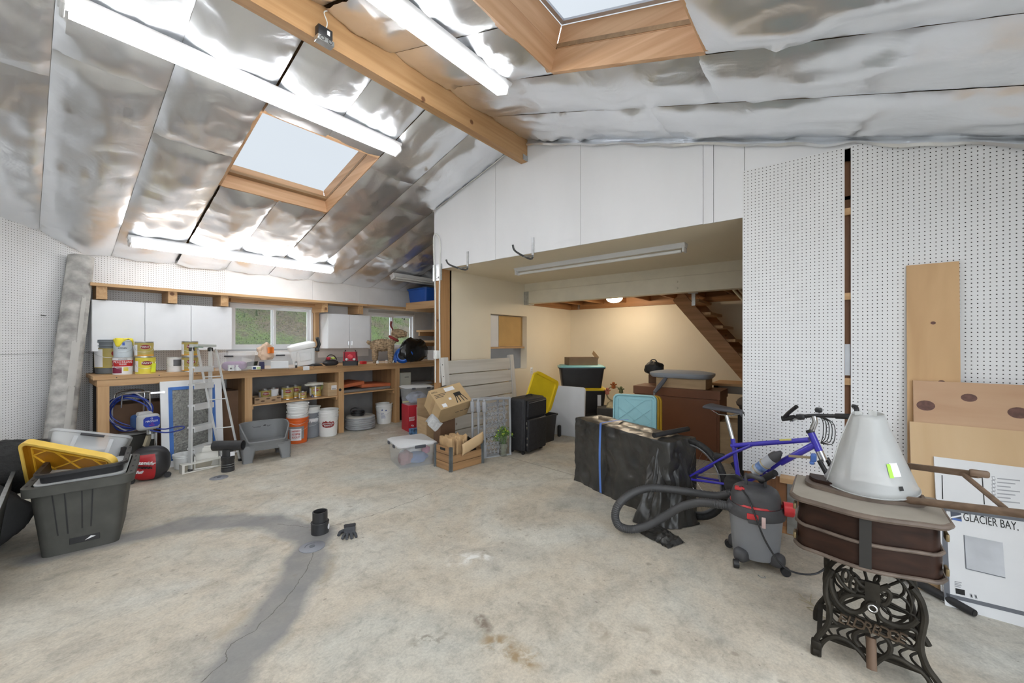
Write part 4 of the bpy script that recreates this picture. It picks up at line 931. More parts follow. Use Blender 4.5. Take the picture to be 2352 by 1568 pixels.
# big black tote with nested tote, lids and a clear tote on top
A, B_ = fl((91, 1285)), fl((273, 1243)); ang = atan2(B_.y - A.y, B_.x - A.x); yv = V((-sin(ang), cos(ang), 0)); xv = V((cos(ang), sin(ang), 0))
W0 = (B_ - A).length; cen = (A + B_) / 2 + yv * .30
DUSTY = mat('dusty_black_plastic', (.045, .045, .04), .6, var=.3, scale=7, dirt=(.085, .085, .075))
bt1 = thing('storage_tote', 'big dusty black tote on the floor holding nested lids', 'tote', cen, ang, 'stacked black totes'); W1_, L1_, H1_ = W0 / .80, .62, .50
MB().tub([(0, W0, .60, .05), (H1_ - .06, W1_, L1_ + .04, .06), (H1_ - .06, W1_ + .07, L1_ + .11, .07), (H1_, W1_ + .075, L1_ + .115, .07), (H1_, W1_ - .01, L1_ + .03, .05), (.02, W0 - .02, .58, .05)], True, True).build('body', DUSTY, bt1)
for sx, z0, z1 in ((-.30, .14, .43), (-.17, .14, .43), (.02, .16, .43), (.14, .16, .43)):
    f0, f1 = z0 / (H1_ - .06), z1 / (H1_ - .06); MB().bar((sx * W0 * (.9 + .1 * f0), -.30 - .03 * f0 - .001, z0), (sx * W0 * (1.0 + .14 * f1), -.30 - .03 * f1 - .001, z1), .007, .004, up=(0, 1, 0)).build('mould_line', BLACKP, bt1)
for sx in (-1, 1):
    for yy in (-.26, -.1, .1, .26): MB().bb(sx * (W1_ / 2 + .016) - .006, sx * (W1_ / 2 + .016) + .006, yy - .018, yy + .018, H1_, H1_ + .001).build('rim_slot', INK, bt1)
MB().rbox(.15, .004, .045, (.02, -.306, .08), .002, 1).build('dark_smear', BLACKP, bt1)
MB().add([(.02, -.309, .068), (.075, -.3095, .085), (.05, -.3095, .093)], [(0, 1, 2)]).build('white_scrap', WHITE, bt1)
lidW = tag(MB().tub([(0, W1_ - .03, L1_ - .02, .06), (.022, W1_ - .02, L1_ - .01, .06)], True, True).build('tote_lid', mat('pale_grey_lid', (.55, .56, .56), .5), None, cen + V((0, 0, H1_ - .012)), (.02, -.02, ang)), 'pale grey lid sandwiched between the two black totes', 'lid')
t = tote('second black tote nested in the big dusty tote', cen + xv * .01 + V((0, 0, H1_ - .28)), (.015, -.03, ang + .01), W1_ - .06, L1_ - .08, .36, BLACKP, None, 'stacked black totes', taper=.85, r=.05, rim=.025)
for sx in (-1, 1):
    for yy in (-.2, 0, .2): MB().bb(sx * (W1_ / 2 - .018) - .006, sx * (W1_ / 2 - .018) + .006, yy - .02, yy + .02, .36, .361).build('rim_slot', INK, t)
AMB = mat('shaded_amber_plastic', (.36, .15, .008), .35, var=.25, scale=4); AMBR = mat('amber_rib', (.75, .42, .03), .35)  # panel amber darkened: shade on the lid's underside is in the colour
def tote_lid(label, M, L, Wd, m, mr, group=None, thick=.035, name='tote_lid', lattice=True, rimm=None):
    o = thing(name, label, 'lid', (0, 0, 0), 0, group); o.matrix_world = M
    MB().tub([(0, L, Wd, .06), (thick, L - .01, Wd - .01, .06), (thick, L - .04, Wd - .04, .05), (.01, L - .05, Wd - .05, .05)], True, True).build('panel', m, o)
    if rimm: MB().tub([(-.006, L + .006, Wd + .006, .065), (thick + .006, L + .004, Wd + .004, .065), (thick + .006, L - .035, Wd - .035, .05), (thick - .004, L - .04, Wd - .04, .05)], False, False).build('rim', rimm, o)
    a, b_, z = L / 2 - .06, Wd / 2 - .06, .012
    if lattice:
        n = 3
        for k in range(-n, n + 1, 2):
            for s in (-1, 1):
                c = k * a * .5; pts = []
                for (x, y) in ((c - s * b_ * 1.3, -b_), (c + s * b_ * 1.3, b_)): pts.append((x, y))
                (x0, y0), (x1, y1) = pts; ts = [0, 1]
                if x1 != x0:
                    t0, t1 = sorted(((-a - x0) / (x1 - x0), (a - x0) / (x1 - x0))); ts = [max(0, t0), min(1, t1)]
                if ts[1] - ts[0] < .15: continue
                q = [V((x0 + (x1 - x0) * tt, y0 + (y1 - y0) * tt, z)) for tt in ts]
                MB().bar(q[0], q[1], .008, .012).build('rib', mr, o)
        for (x0, y0, x1, y1) in ((-a, -b_, a, -b_), (a, -b_, a, b_), (a, b_, -a, b_), (-a, b_, -a, -b_)): MB().bar((x0, y0, z), (x1, y1, z), .008, .014).build('rib', mr, o)
    return o
P0, P1 = dep((53, 1006), 2.92), dep((268, 1046), 3.02); xd = (P1 - P0).normalized()
inn = (V((0, 0, -1)) + vdir((160, 1040)) * .62); inn = (inn - xd * inn.dot(xd)).normalized()
Lq = (P1 - P0).length; o0 = (P0 + P1) / 2 + inn * .23
nrm = xd.cross(inn).normalized(); nrm = nrm if nrm.dot(EYE - o0) > 0 else -nrm
Mq = MX(((xd.x, nrm.cross(xd).x, nrm.x, o0.x), (xd.y, nrm.cross(xd).y, nrm.y, o0.y), (xd.z, nrm.cross(xd).z, nrm.z, o0.z), (0, 0, 0, 1)))
tote_lid('amber yellow tote lid tipped ribs up inside the black totes', Mq, Lq, .46, AMB, AMBR, rimm=mat('yellow_rim', (.78, .52, .10), .4))
P0, P1 = dep((114, 985), 3.12), dep((306, 1005), 3.44); xd = (P1 - P0); L = xd.length
Mc = basis((P0 + P1) / 2, xd, V((0, 0, 1)) + vdir((210, 1000)) * .50) @ tr(0, .18, -.215)
CLR2 = mat('frosted_clear_plastic', (.74, .77, .80), .3, var=.04, alpha=.32)
ct = tote('frosted clear tote tilted on top of the black totes', (0, 0, 0), 0, L - .04, .36, .225, CLR2, None, 'clear totes', taper=.86, r=.04, rim=.02); ct.matrix_world = Mc
MB().tube([(-.07, -.205, .195), (.07, -.205, .195)], .011, 8).build('handle', SLOT, ct)
for sx in (-.09, .12): MB().bb(sx - .012, sx + .012, -.197, -.190, .05, .18).build('rib', CLR2, ct)
# heap behind the totes
def world_crumple(*a, **k): return crumple(*a, **k)
q = fl((-25, 1170)); crumple('black_fleece', 'fluffy black fleece heaped behind the black tote', 'fleece', (-.06, 5.05, .30), .34, .30, .22, mat('black_fleece', (.02, .02, .02), .95, bump=1, bscale=60), 2, .2)
crumple('plastic_bag', 'crumpled pink and grey plastic bag behind the tote', 'bag', (-.22, 4.86, .30), .17, .13, .15, mat('pink_film', (.55, .33, .26), .4, var=.25, scale=9, bump=.3, bscale=8), 6, .3)
tag(MB().lathe([(.10, 0), (.105, .02), (.09, .06), (.05, .085), (0, .09)], 20, ex=1.25).build('knit_hat', mat('pale_blue_cloth', (.36, .50, .56), .8), None, (-.20, 4.88, .535), (.1, .05, 0)), 'pale blue hat on the pink plastic bag', 'hat')
crumple('grey_cloth', 'dark grey cloth bundle below the pink bag', 'cloth', (-.20, 4.70, 0), .26, .22, .24, mat('charcoal_cloth', (.06, .06, .06), .9, bump=.5), 8, .2)
A, B_ = fl((15, 1204)), fl((-60, 1420)); fr_ = thing('framed_panel', 'dark panel in a thin aluminium frame at the left wall', 'panel', A, atan2(B_.y - A.y, B_.x - A.x)); L = (B_ - A).length
for nm, m, prm in (('panel', mat('dark_mesh', (.03, .032, .03), .5), (0.012, L - .012, -.004, .004, .012, .5)), ('frame', STEEL, (0, L, -.01, .01, 0, .014)), ('frame', STEEL, (0, .014, -.01, .01, .014, .5)), ('frame', STEEL, (0, L, -.01, .01, .5, .514)), ('frame', STEEL, (L - .014, L, -.01, .01, .014, .5))):
    MB().bb(*prm).build(nm, m, fr_)
fr_.rotation_euler.x = -.12
# carpet roll leaning in the corner
Bq, Tq = fl((122, 1112)), dep((187, 590), 4.60)
CAR = mat('mottled_grey_carpet', (.54, .53, .50), .9, var=.1, scale=9, bump=.5, bscale=30, dirt=(.25, .24, .23), stretch=(.8, .8, 1.0))
dq = (Tq - Bq); Lr = dq.length
def cr_(u, v):
    a = 2 * pi * u; r = .102 * (1 + .05 * nz((cos(a) * 1.5, sin(a) * 1.5, v * 3)) + .02 * nz((cos(a) * 6, sin(a) * 6, v * 14)))
    r *= (1 + .06 * (1 - v)); return V((r * cos(a) * 1.08, r * sin(a) * .92, v * Lr))
cr = thing('carpet_roll', 'mottled grey carpet roll leaning in the pegboard corner', 'carpet roll', Bq, dq.to_track_quat('Z', 'Y').to_euler())
mb = MB().grid(cr_, 40, 60); mb.add([cr_(k / 24, 1) for k in range(24)], [tuple(range(24))]); mb.add([cr_(k / 24, 0) for k in range(24)], [tuple(range(24))]); mb.build('roll', CAR, cr)
qi = dq.to_track_quat('Z', 'Y').inverted(); vc, vr = qi @ (EYE - Bq - dq * .4), qi @ V((ST, -CT, 0)); ac, ar = atan2(vc.y, vc.x), atan2(vr.y, vr.x); da = (ar - ac + pi) % (2 * pi) - pi
def strip(name, f0, f1, v0, v1, seed):
    MB().grid(lambda u, v: (lambda a, vv, rr: V((rr * cos(a) * 1.08, rr * sin(a) * .92, Lr * vv)))(ac + da * (f0 + (f1 - f0) * u + .05 * nz((v * 7, 0, seed))), v0 + (v1 - v0) * v + .015 * nz((u * 5, seed, 0)), .1085 * (1 + .06 * (1 - v0 - (v1 - v0) * v))), 8, 40).build(name, mat('pale_backing', (.50, .49, .465), .9, var=.06), cr)
strip('bare_backing', .22, .80, .03, .40, 1); strip('bare_backing', .02, .80, .40, .60, 2); strip('bare_backing', .42, .90, .60, .80, 3)
tag(MB().bb(-.20, .20, -.01, .01, 0, 1.0).build('dark_board', DARKW, None, fl((150, 1085)) + V((.0, .12, 0)), (-.10, 0, .45)), 'dark fibreboard sheet leaning behind the carpet roll', 'board')
tag(MB().bb(-.03, .03, -.012, .012, 0, 1.95).build('black_strip', DARKW, None, (.60, 6.93, 0), (-.0, 0, .2)), 'narrow black strip standing in the corner behind the carpet roll', 'strip')
# ---- round red and black bag on casters
p = stand((345, 1107), 0, .14); rb2 = thing('sport_ball', 'red and black rounded bag with white script beside the totes', 'bag', p, face_cam(p) - .15)
def sup(u, v, rx_, ry_, rz_, e=.8):
    a, b_ = 2 * pi * u, pi * (v - .5); sg = lambda t: (1 if t >= 0 else -1) * abs(t) ** e
    return V((rx_ * sg(cos(b_)) * sg(cos(a)), ry_ * sg(cos(b_)) * sg(sin(a)), rz_ * sg(sin(b_)) + rz_))
MB().grid(lambda u, v: sup(u, v, .17, .15, .175), 40, 24).build('body', mat('black_vinyl', (.025, .025, .028), .38, var=.15), rb2, weld=True)
def sphpatch(u0, u1, v0, v1, k): return MB().grid(lambda u, v: (lambda q: V((q.x * k, q.y * k, (q.z - .175) * k + .175)))(sup(u0 + (u1 - u0) * u, v0 + (v1 - v0) * v, .17, .15, .175)), 18, 14)
rp = sphpatch(.56, .80, .16, .70, 1.008).build('red_panel', mat('red_vinyl', (.42, .015, .02), .4, var=.12), rb2)
for s_, sz, x, zz, m in (('tsunamithr', .048, -.035, .215, PAPER), ('PHOENIX', .030, -.02, .165, INK), ('ball', .04, -.06, .125, PAPER)):
    text(s_, sz, m, rp, (x, -.165, zz), (pi / 2 + .02, .12, -.28), .02, shear=.35)
for sx, sy in ((-.13, -.05), (.15, .02)): MB().lathe([(.012, -.012), (.03, -.012), (.03, .012), (.012, .012)], 16, tr(sx, sy - .06, .03) @ rx(pi / 2)).build('caster', BLACKP, rb2)
# ---- airless paint sprayer on a cart
base = stand((305, 1090), 0, .18); sp = thing('paint_sprayer', 'blue and grey airless paint sprayer cart with coiled hose', 'paint sprayer', base, 0)
def SL(x, y, Z=4.58, f=zM): return dep(f(x, y), Z) - base
FB, FF = 4.72, 4.50
MB().tube(smooth([SL(355, 1240, FB), SL(365, 600, FB), SL(385, 250, FB), SL(470, 170, FB), SL(650, 140, FB), SL(880, 130, FB), SL(960, 170, FB), SL(972, 300, FB), SL(955, 700, FB), SL(950, 1240, FB)], 5), .0115, 8).build('cart_frame', CHROME, sp)
MB().tube(smooth([SL(505, 490, FF), SL(530, 260, FF), SL(600, 215, FF), SL(1040, 170, FF), SL(1080, 200, FF), SL(1085, 420, FF)], 4), .007, 8).build('hose_hook', CHROME, sp)
HB = mat('blue_hose', (.02, .045, .28), .3, var=.2); HG = mat('grey_hose', (.45, .46, .50), .4)
rnd = random.Random(3)
for k in range(7):
    c = SL(690, 640 + rnd.uniform(-20, 20), 4.60 + .025 * k - .06); R1 = rnd.uniform(.20, .27); R2 = rnd.uniform(.15, .20); th = rnd.uniform(-.2, .25)
    xr = V((ST, -CT, 0)); yr = V((CT, ST, 0))
    pts = [c + xr * (R1 * .85 * cos(t) + .02 * sin(3 * t + k)) + V((0, 0, 1)) * (R2 * 1.1 * sin(t) + .035) + yr * (.06 * cos(t + th * 5)) for t in [2 * pi * j / 40 for j in range(40)]]
    MB().tube(pts, .0075, 7, True).build('hose_coil', HG if k in (2, 5) else HB, sp)
MB().tube(smooth([SL(1090, 940, 4.45), SL(1400, 985, 4.40), SL(1700, 930, 4.35), SL(1765, 865, 4.35), SL(1600, 870, 4.42), SL(1400, 915, 4.46), SL(1220, 905, 4.48)], 6), .0075, 7).build('hose_end', HB, sp)
# motor body
xr, yr = V((ST, -CT, 0)), V((CT, ST, 0)); Fm = SL(1075, 770, 4.45); mdir = (xr * -1 + yr * .35).normalized()
Mm = basis(Fm, V((mdir.y, -mdir.x, 0)) * -1, (0, 0, 1))
MG = mat('sprayer_grey', (.42, .43, .43), .45); MBL = mat('sprayer_blue', (.03, .09, .26), .4, var=.1)
oct_ = lambda w, h, c: [(-w + c, -h), (w - c, -h), (w, -h + c), (w, h - c), (w - c, h), (-w + c, h), (-w, h - c), (-w, -h + c)]
bd = thing('motor_housing', None, None); bd.parent = sp; bd.matrix_local = basis(Fm, (xr * .50 + yr * .87), (0, 0, 1))
MB().rbox(.20, .09, .175, (0, .035, -.005), .035, 3).build('front_shell', MG, bd); MB().rbox(.165, .24, .15, (-.0, .185, -.012), .035, 3).build('rear_shell', MBL, bd); MB().rbox(.13, .09, .05, (-.02, .08, .085), .02, 2).build('top_shell', MG, bd)
Mp = MX(((1, 0, 0, .015), (0, 0, -1, -.0105), (0, 1, 0, 0), (0, 0, 0, 1)))
fp = MB().prism(oct_(.072, .056, .022), .004, Mp).build('face_plate', mat('sprayer_face', (.02, .05, .36), .3), bd)
text('Q', .026, PAPER, bd, (.015, -.0155, .037), depth=.001); text('MAGNUM', .03, PAPER, bd, (.015, -.0155, .006), depth=.001, width=.105); text('X7', .018, REDP, bd, (.02, -.0155, -.018), depth=.001); text('AIRLESS', .014, REDP, bd, (.015, -.0155, -.038), depth=.001)
pr = lambda x0, y0, x1, y1, r, nm, m, Z=4.5: MB().cyl(SL(x0, y0, Z), SL(x1, y1, Z), r).build(nm, m, sp)
pr(1080, 900, 1080, 1010, .03, 'pump', STEEL); pr(1040, 960, 1120, 960, .022, 'valve', STEEL); pr(1205, 980, 1200, 1250, .012, 'suction_tube', CHROME); pr(1140, 1010, 1140, 1110, .014, 'filter', MG)
MB().rbox(.30, .20, .03, (0, 0, 0), .01).build('deck_plate', mat('deck_grey', (.30, .30, .28), .6), sp, SL(780, 1010, 4.62), (0, 0, .2))
MB().bar(SL(1000, 1250, 4.5), SL(1070, 1040, 4.5), .05, .03).build('rag_wrap', mat('tan_rag', (.38, .33, .24), .9), sp)
for x in (480, 900): MB().bb(-.02, .02, -.02, .02, 0, .30).build('leg', mat('black_steel', (.03, .03, .03), .4, .6), sp, (SL(x, 1100, 4.62).x, SL(x, 1100, 4.62).y, 0)); 
for x, Z in ((420, 4.72), (930, 4.72)): q = SL(x, 1200, Z); MB().lathe([(.02, -.02), (.085, -.02), (.09, 0), (.085, .02), (.02, .02)], 20, tr(q.x, q.y, .09) @ rz(TH) @ ry(pi / 2)).build('wheel', BLACKP, sp)
# black box behind sprayer, brown boxes under the bench
tag(MB().rbox(.34, .25, .42, (0, 0, .21), .01).build('black_box', mat('flat_black', (.035, .034, .03), .7), None, stand((300, 1108), 0, .50), .4), 'plain black box in the gap beside the paint sprayer', 'box')
BRB = mat('brown_carton', (.17, .095, .055), .75, var=.15)
def carton(label, loc, rot, sx, sy, sz, m=CARD, flaps=False, name='carton', tape=None):
    o = thing(name, label, 'carton', loc, rot); t = .004
    if not flaps:
        MB().rbox(sx, sy, sz, (0, 0, sz / 2), .004, 1).build('body', m, o)
    else:
        for (a, b_, c, d, e, f) in ((-sx / 2, sx / 2, -sy / 2, -sy / 2 + t, 0, sz), (-sx / 2, sx / 2, sy / 2 - t, sy / 2, 0, sz), (-sx / 2, -sx / 2 + t, -sy / 2 + t, sy / 2 - t, 0, sz), (sx / 2 - t, sx / 2, -sy / 2 + t, sy / 2 - t, 0, sz), (-sx / 2 + t, sx / 2 - t, -sy / 2 + t, sy / 2 - t, 0, t)): MB().bb(a, b_, c, d, e, f).build('side', m, o)
    if tape: MB().bb(-sx / 2 - .001, sx / 2 + .001, -.025, .025, sz - .002, sz + .001).build('tape', tape, o)
    return o
q = onY(zA(1430, 900), 6.55); carton('brown carton under the bench beside the white door', (q.x, 6.68, 0), 0, .30, .4, .80, BRB, tape=mat('brown_tape', (.25, .15, .08), .3))
q = onY(zA(520, 800), 6.6); carton('wide brown carton under the bench behind the sprayer', (q.x, 6.72, 0), 0, .62, .4, .74, BRB)
# ---- white cabinet door with textured glass leaning on the bench
xa, xb = onY((367, 876), YB - .03).x, onY((508, 868), YB - .03).x; hd = 1.005; dpt = .11
dw = thing('glass_door', 'white cabinet door with textured glass and blue tape', 'door', ((xa + xb) / 2, YB - .035 - dpt, 0), (-atan2(dpt, hd), 0, 0)); w = xb - xa; hL = sqrt(hd * hd + dpt * dpt)
fw = .085
for (a, b_, c, d) in ((-w / 2, -w / 2 + fw, 0, hL), (w / 2 - fw, w / 2, 0, hL), (-w / 2 + fw, w / 2 - fw, 0, fw), (-w / 2 + fw, w / 2 - fw, hL - fw, hL)): MB().bb(a, b_, 0, .022, c, d).build('stile', WHITE, dw)
MB().bb(-w / 2 + fw, w / 2 - fw, .008, .014, fw, hL - fw).build('glass', mat('hammered_glass', (.19, .19, .17), .12, var=.5, scale=60, bump=1, bscale=70, spec=1), dw)
BT = mat('blue_tape', (.05, .16, .48), .6, var=.15)
for (a, b_, c, d) in ((-w / 2 + fw - .012, -w / 2 + fw + .026, fw - .01, hL - fw + .01), (w / 2 - fw - .026, w / 2 - fw + .012, fw - .01, hL - fw + .01), (-w / 2 + fw, w / 2 - fw, hL - fw - .026, hL - fw + .012), (-w / 2 + fw, w / 2 - fw, fw - .012, fw + .03)): MB().bb(a, b_, -.0015, .0, c, d).build('masking_tape', BT, dw)
MB().bb(-w / 2 - .10, -w / 2 + .03, -.012, -.002, hL - .135, hL - .115).lathe([(0, 0), (.015, 0), (.015, .006), (0, .006)], 12, tr(-w / 2 + .03, -.002, hL - .125) @ rx(pi / 2)).build('hinge', CHROME, dw)
# ---- aluminium step ladder
F1, F2 = fl((437, 1083)), fl((483, 1064)); T1, T2 = dep((440, 796), 4.80), dep((483, 797), 5.03); R2f = fl((551, 1058)); R1f = fl((509, 1062))
ALU = mat('aluminium', (.74, .75, .75), .4, .35, var=.08)
la = thing('step_ladder', 'open aluminium step ladder with a dark top cap', 'ladder', (F1 + F2) / 2); lb0 = (F1 + F2) / 2
def lrail(a, b_, w=.018, t=.042, nm='front_rail'):
    MB().bar(a - lb0, b_ - lb0, w, t, up=(T2 - T1).cross(b_ - a)).build(nm, ALU, la)
lrail(F1, T1); lrail(F2, T2)
Tm1, Tm2 = T1 + V((.06, .01, -.02)), T2 + V((.06, .01, -.02)); lrail(R1f, Tm1, .012, .024, 'rear_rail'); lrail(R2f, Tm2, .012, .024, 'rear_rail')
for y in (375, 548, 757, 970, 1175):
    py = zA(0, y)[1]; f = (py - 797) / (1078 - 797); f = max(0, min(1, f)); a, b_ = T1.lerp(F1, f) - lb0, T2.lerp(F2, f) - lb0; d = (b_ - a).normalized()
    MB().bar(a, b_, .085, .02).build('step', ALU, la); sd = d.cross(V((0, 0, 1))); sd = sd if sd.dot(EYE - T1) > 0 else -sd; MB().bar(a + sd * .045 - V((0, 0, .022)), b_ + sd * .045 - V((0, 0, .022)), .010, .066).build('step_lip', ALU, la)
for f in (.25, .45, .70, .92): MB().cyl(Tm1.lerp(R1f, f) - lb0, Tm2.lerp(R2f, f) - lb0, .007, seg=6).build('rear_brace', ALU, la)
a, b_ = T1 - lb0, T2 - lb0; MB().bar(a + V((.02, 0, .015)), b_ + V((.02, 0, .015)), .13, .03).build('top_cap', mat('ladder_cap', (.50, .53, .50), .5), la)
for q in (a, b_): MB().rbox(.05, .05, .045, q + (V((0, 0, -.03))), .006).build('cap_bracket', BLACKP, la)
MB().bar(a.lerp(b_, .3) + V((-.03, -.02, .0)), a.lerp(b_, .72) + V((-.03, -.02, .0)), .02, .014).build('green_stripe', mat('mint_paint', (.30, .55, .42), .5), la)
for q in (F1, F2, R1f, R2f): MB().rbox(.04, .04, .03, q - lb0 + V((0, 0, .015)), .008).build('rubber_foot', BLACKP, la)
# ---- white pail, gutter pieces
p = stand(zA(975, 1385), 0, .1); bucket('short white pail in front of the glass door', p, .105, .165, WHITEP, None, rings=1, rb=.095, name='pail', handle=False)
A, B_ = fl(zA(962, 1432)), fl(zA(1345, 1348)); L = (B_ - A).length; g = thing('gutter_channel', 'white gutter channel lying on its side by the black pipe', 'gutter', (A + B_) / 2, atan2(B_.y - A.y, B_.x - A.x))
GW = mat('aged_white_plastic', (.70, .69, .64), .5, var=.06); GI = mat('beige_inside', (.46, .42, .33), .7)
MB().bb(-L / 2, L / 2, 0, .09, 0, .008).bb(-L / 2, L / 2, 0, .09, .087, .095).build('flange', GW, g); MB().bb(-L / 2, L / 2, .082, .09, .008, .087).build('web', GI, g)
for s in (-1, 1): MB().bb(s * L / 2 - .012, s * L / 2 + .012, -.006, .094, -.0, .10).build('end_cap', GW, g)
A, B_ = fl(zA(1095, 1388)), fl(zA(1335, 1352)); L = (B_ - A).length; g2 = thing('white_trough', 'white plastic trough standing behind the gutter channel', 'trough', (A + B_) / 2 + V((0, .08, 0)), (-.1, 0, atan2(B_.y - A.y, B_.x - A.x)))
MB().rbox(L, .03, .245, (0, 0, .1225), .008).build('back_plate', GW, g2); MB().bb(-L / 2, L / 2, -.10, -.015, .0, .012).build('base_plate', GW, g2); MB().rbox(L * .98, .012, .05, (0, -.022, .20), .004).build('lip', GW, g2); MB().bb(-L / 2, -L / 2 + .01, -.10, .0, .012, .15).build('end_plate', GW, g2)
# ---- black drain pipe with tee
ABS = mat('abs_pipe', (.03, .03, .032), .42, var=.3, scale=8)
p = stand(zA(1408, 1412), 0, .06); dp = thing('drain_pipe', 'upright black drain pipe with a tee fitting on the floor', 'pipe', p, 0)
MB().lathe([(.064, 0), (.066, .01), (.064, .045), (.058, .05), (.062, .055), (.062, .125), (.066, .13), (.066, .17), (.056, .175)], 28).build('coupling', ABS, dp)
for zz in (.06, .085): MB().tube(circ(.065, 24, (0, 0, zz)), .003, 6, True).build('hose_clamp', STEEL, dp)
MB().lathe([(.054, .17), (.052, .21), (.055, .25)], 24).build('riser', ABS, dp)
d = (fl(zA(1590, 1412)) - fl(zA(1330, 1420))).normalized(); c = V((0, 0, .29))
def pipe(mb, a, b_, r, ri, seg=28):
    a, b_ = V(a), V(b_); Lp = (b_ - a).length; return mb.lathe([(ri, 0), (r, 0), (r, Lp), (ri, Lp), (ri, 0)], seg, tr(a) @ (b_ - a).to_track_quat('Z', 'Y').to_matrix().to_4x4())
pipe(MB(), c - d * .15, c + d * .165, .056, .048).build('tee', ABS, dp); MB().rbox(.045, .002, .05, (.03, -.056, .20), .001, 1).build('sticker', PAPER, dp)
def cover(label, px, r):
    p = fl(px); o = thing('floor_cleanout', label, 'drain cover', p, .3, 'drain covers in the floor'); MB().lathe([(r, 0), (r, .004), (r * .95, .006), (0, .006)], 32).build('disc', mat('grey_cast_iron', (.25, .26, .29), .5, .3, var=.12), o)
    MB().lathe([(r * .22, .006), (r * .22, .009), (0, .009)], 20).build('plug', mat('dark_iron', (.13, .14, .16), .5, .3), o); MB().tube(circ(r * .55, 20, (0, 0, .006), a0=.4, a1=2.4), .002, 5).build('arc_mark', MATS['dark_iron'], o)
cover('grey round drain cover in the patched concrete trench', (717, 1256), .085); cover('grey round drain cover beside the tee pipe', (503, 1097), .085)
p = fl((735, 1222)); co = thing('pipe_coupling', 'black open pipe coupling standing by the glove', 'pipe', p, 0)
pipe(MB(), (0, 0, 0), (0, 0, .085), .063, .054).build('collar', ABS, co); MB().tube(circ(.061, 28, (0, 0, .083)), .005, 8, True).build('collar_rim', ABS, co); pipe(MB(), (0, 0, .05), (0, 0, .165), .0535, .047).build('pipe_stub', ABS, co)
MB().lathe([(0, 0), (.02, 0), (.02, .002), (0, .002)], 16, tr(.045, -.045, .045) @ rz(pi / 4) @ rx(pi / 2)).build('sticker', PAPER, co)
# ---- work glove on the floor
p = fl((803, 1222)); gv = thing('work_glove', 'dark grey knit work glove lying on the floor', 'glove', p, radians(150)); GM = mat('knit_grey', (.07, .075, .085), .9, var=.3, bump=.6, bscale=120)
mb = MB().rbox(.085, .10, .022, (0, 0, .012), .010, 3)
for k, (x, l, a) in enumerate(((-.034, .075, .2), (-.012, .088, .05), (.012, .084, -.08), (.033, .066, -.25))):
    b0 = V((x, .045, .012)); e = b0 + V((-sin(a) * l, cos(a) * l, -.001)); mb.tube([b0, b0.lerp(e, .5) + V((0, 0, .006)), e], [.0115, .0115, .009], 8)
mb.tube([(.04, -.02, .012), (.068, .01, .016), (.078, .045, .011)], [.014, .013, .010], 8); mb.build('palm', GM, gv); MB().tub([(0, .08, .024, .01), (.06, .09, .02, .009)], True, True, M=tr(0, -.045, .013) @ rx(pi / 2)).build('cuff', mat('charcoal_knit', (.03, .03, .035), .9), gv)
# ---- grey pet bath bench
A, B_ = fl(zB(255, 1418)), fl(zB(722, 1340)); L = (B_ - A).length; ang = atan2(B_.y - A.y, B_.x - A.x); pt_ = thing('pet_tub', 'grey plastic raised pet tub with a scooped front', 'tub', (A + B_) / 2 + V((-sin(ang), cos(ang), 0)) * .19, ang)
PT = mat('pet_tub_grey', (.18, .185, .19), .45, var=.06)
def pt(u, v, off=0):
    a = 2 * pi * u; L2, W2 = L / 2 + .015, .21; e = .55; sg = lambda t: (1 if t >= 0 else -1) * abs(t) ** e
    cx, cy = sg(cos(a)), sg(sin(a)); back = (sin(a) + 1) / 2; hi = .24 + .19 * min(1, max(0, (back - .12) / .35)) ** 1.2 + .0
    hi = max(hi, .24 + .17 * max(0, (abs(cos(a)) - .62) / .38) ** .8)
    k = .93 + .07 * v; z = .17 + (hi - .17) * v
    return V(((L2 * k - off) * cx, (W2 * k - off) * cy, z))
def pt_in(u, v): q = pt(u, 1 - v, .014); q.z = max(q.z - .0, .185); return q
mb = MB().grid(lambda u, v: pt(u, v), 64, 8).grid(pt_in, 64, 8)
mb.add([pt(k / 64, 0) for k in range(64)], [tuple(range(64))]); mb.add([pt_in(k / 64, 1) for k in range(64)], [tuple(range(64))]); mb.build('basin', PT, pt_, weld=True)
MB().tube([pt(k / 64, 1, .006) for k in range(64)], .010, 6, True).build('rim', PT, pt_)
for sx in (-1, 1):
    for sy in (-1, 1): MB().tub([(0, .105, .10, .015, sx * (L / 2 - .045), sy * .165), (.035, .10, .095, .015, sx * (L / 2 - .048), sy * .162), (.04, .115, .10, .02, sx * (L / 2 - .048), sy * .158), (.13, .14, .12, .025, sx * (L / 2 - .055), sy * .14), (.20, .20, .14, .03, sx * (L / 2 - .085), sy * .125)], True, True).build('leg', PT, pt_)
MB().tub([(.135, L - .03, .385, .06), (.205, L - .012, .40, .07)], True, True).build('apron', PT, pt_)
text('Booster', .03, INK, pt_, (-.06, .192, .36), depth=.004); text('BATH', .03, INK, pt_, (.10, .192, .36), depth=.004); MB().lathe([(.02, 0), (.02, .003), (0, .003)], 18, tr(.035, .195, .36) @ rx(pi / 2)).build('paw_mark', INK, pt_)
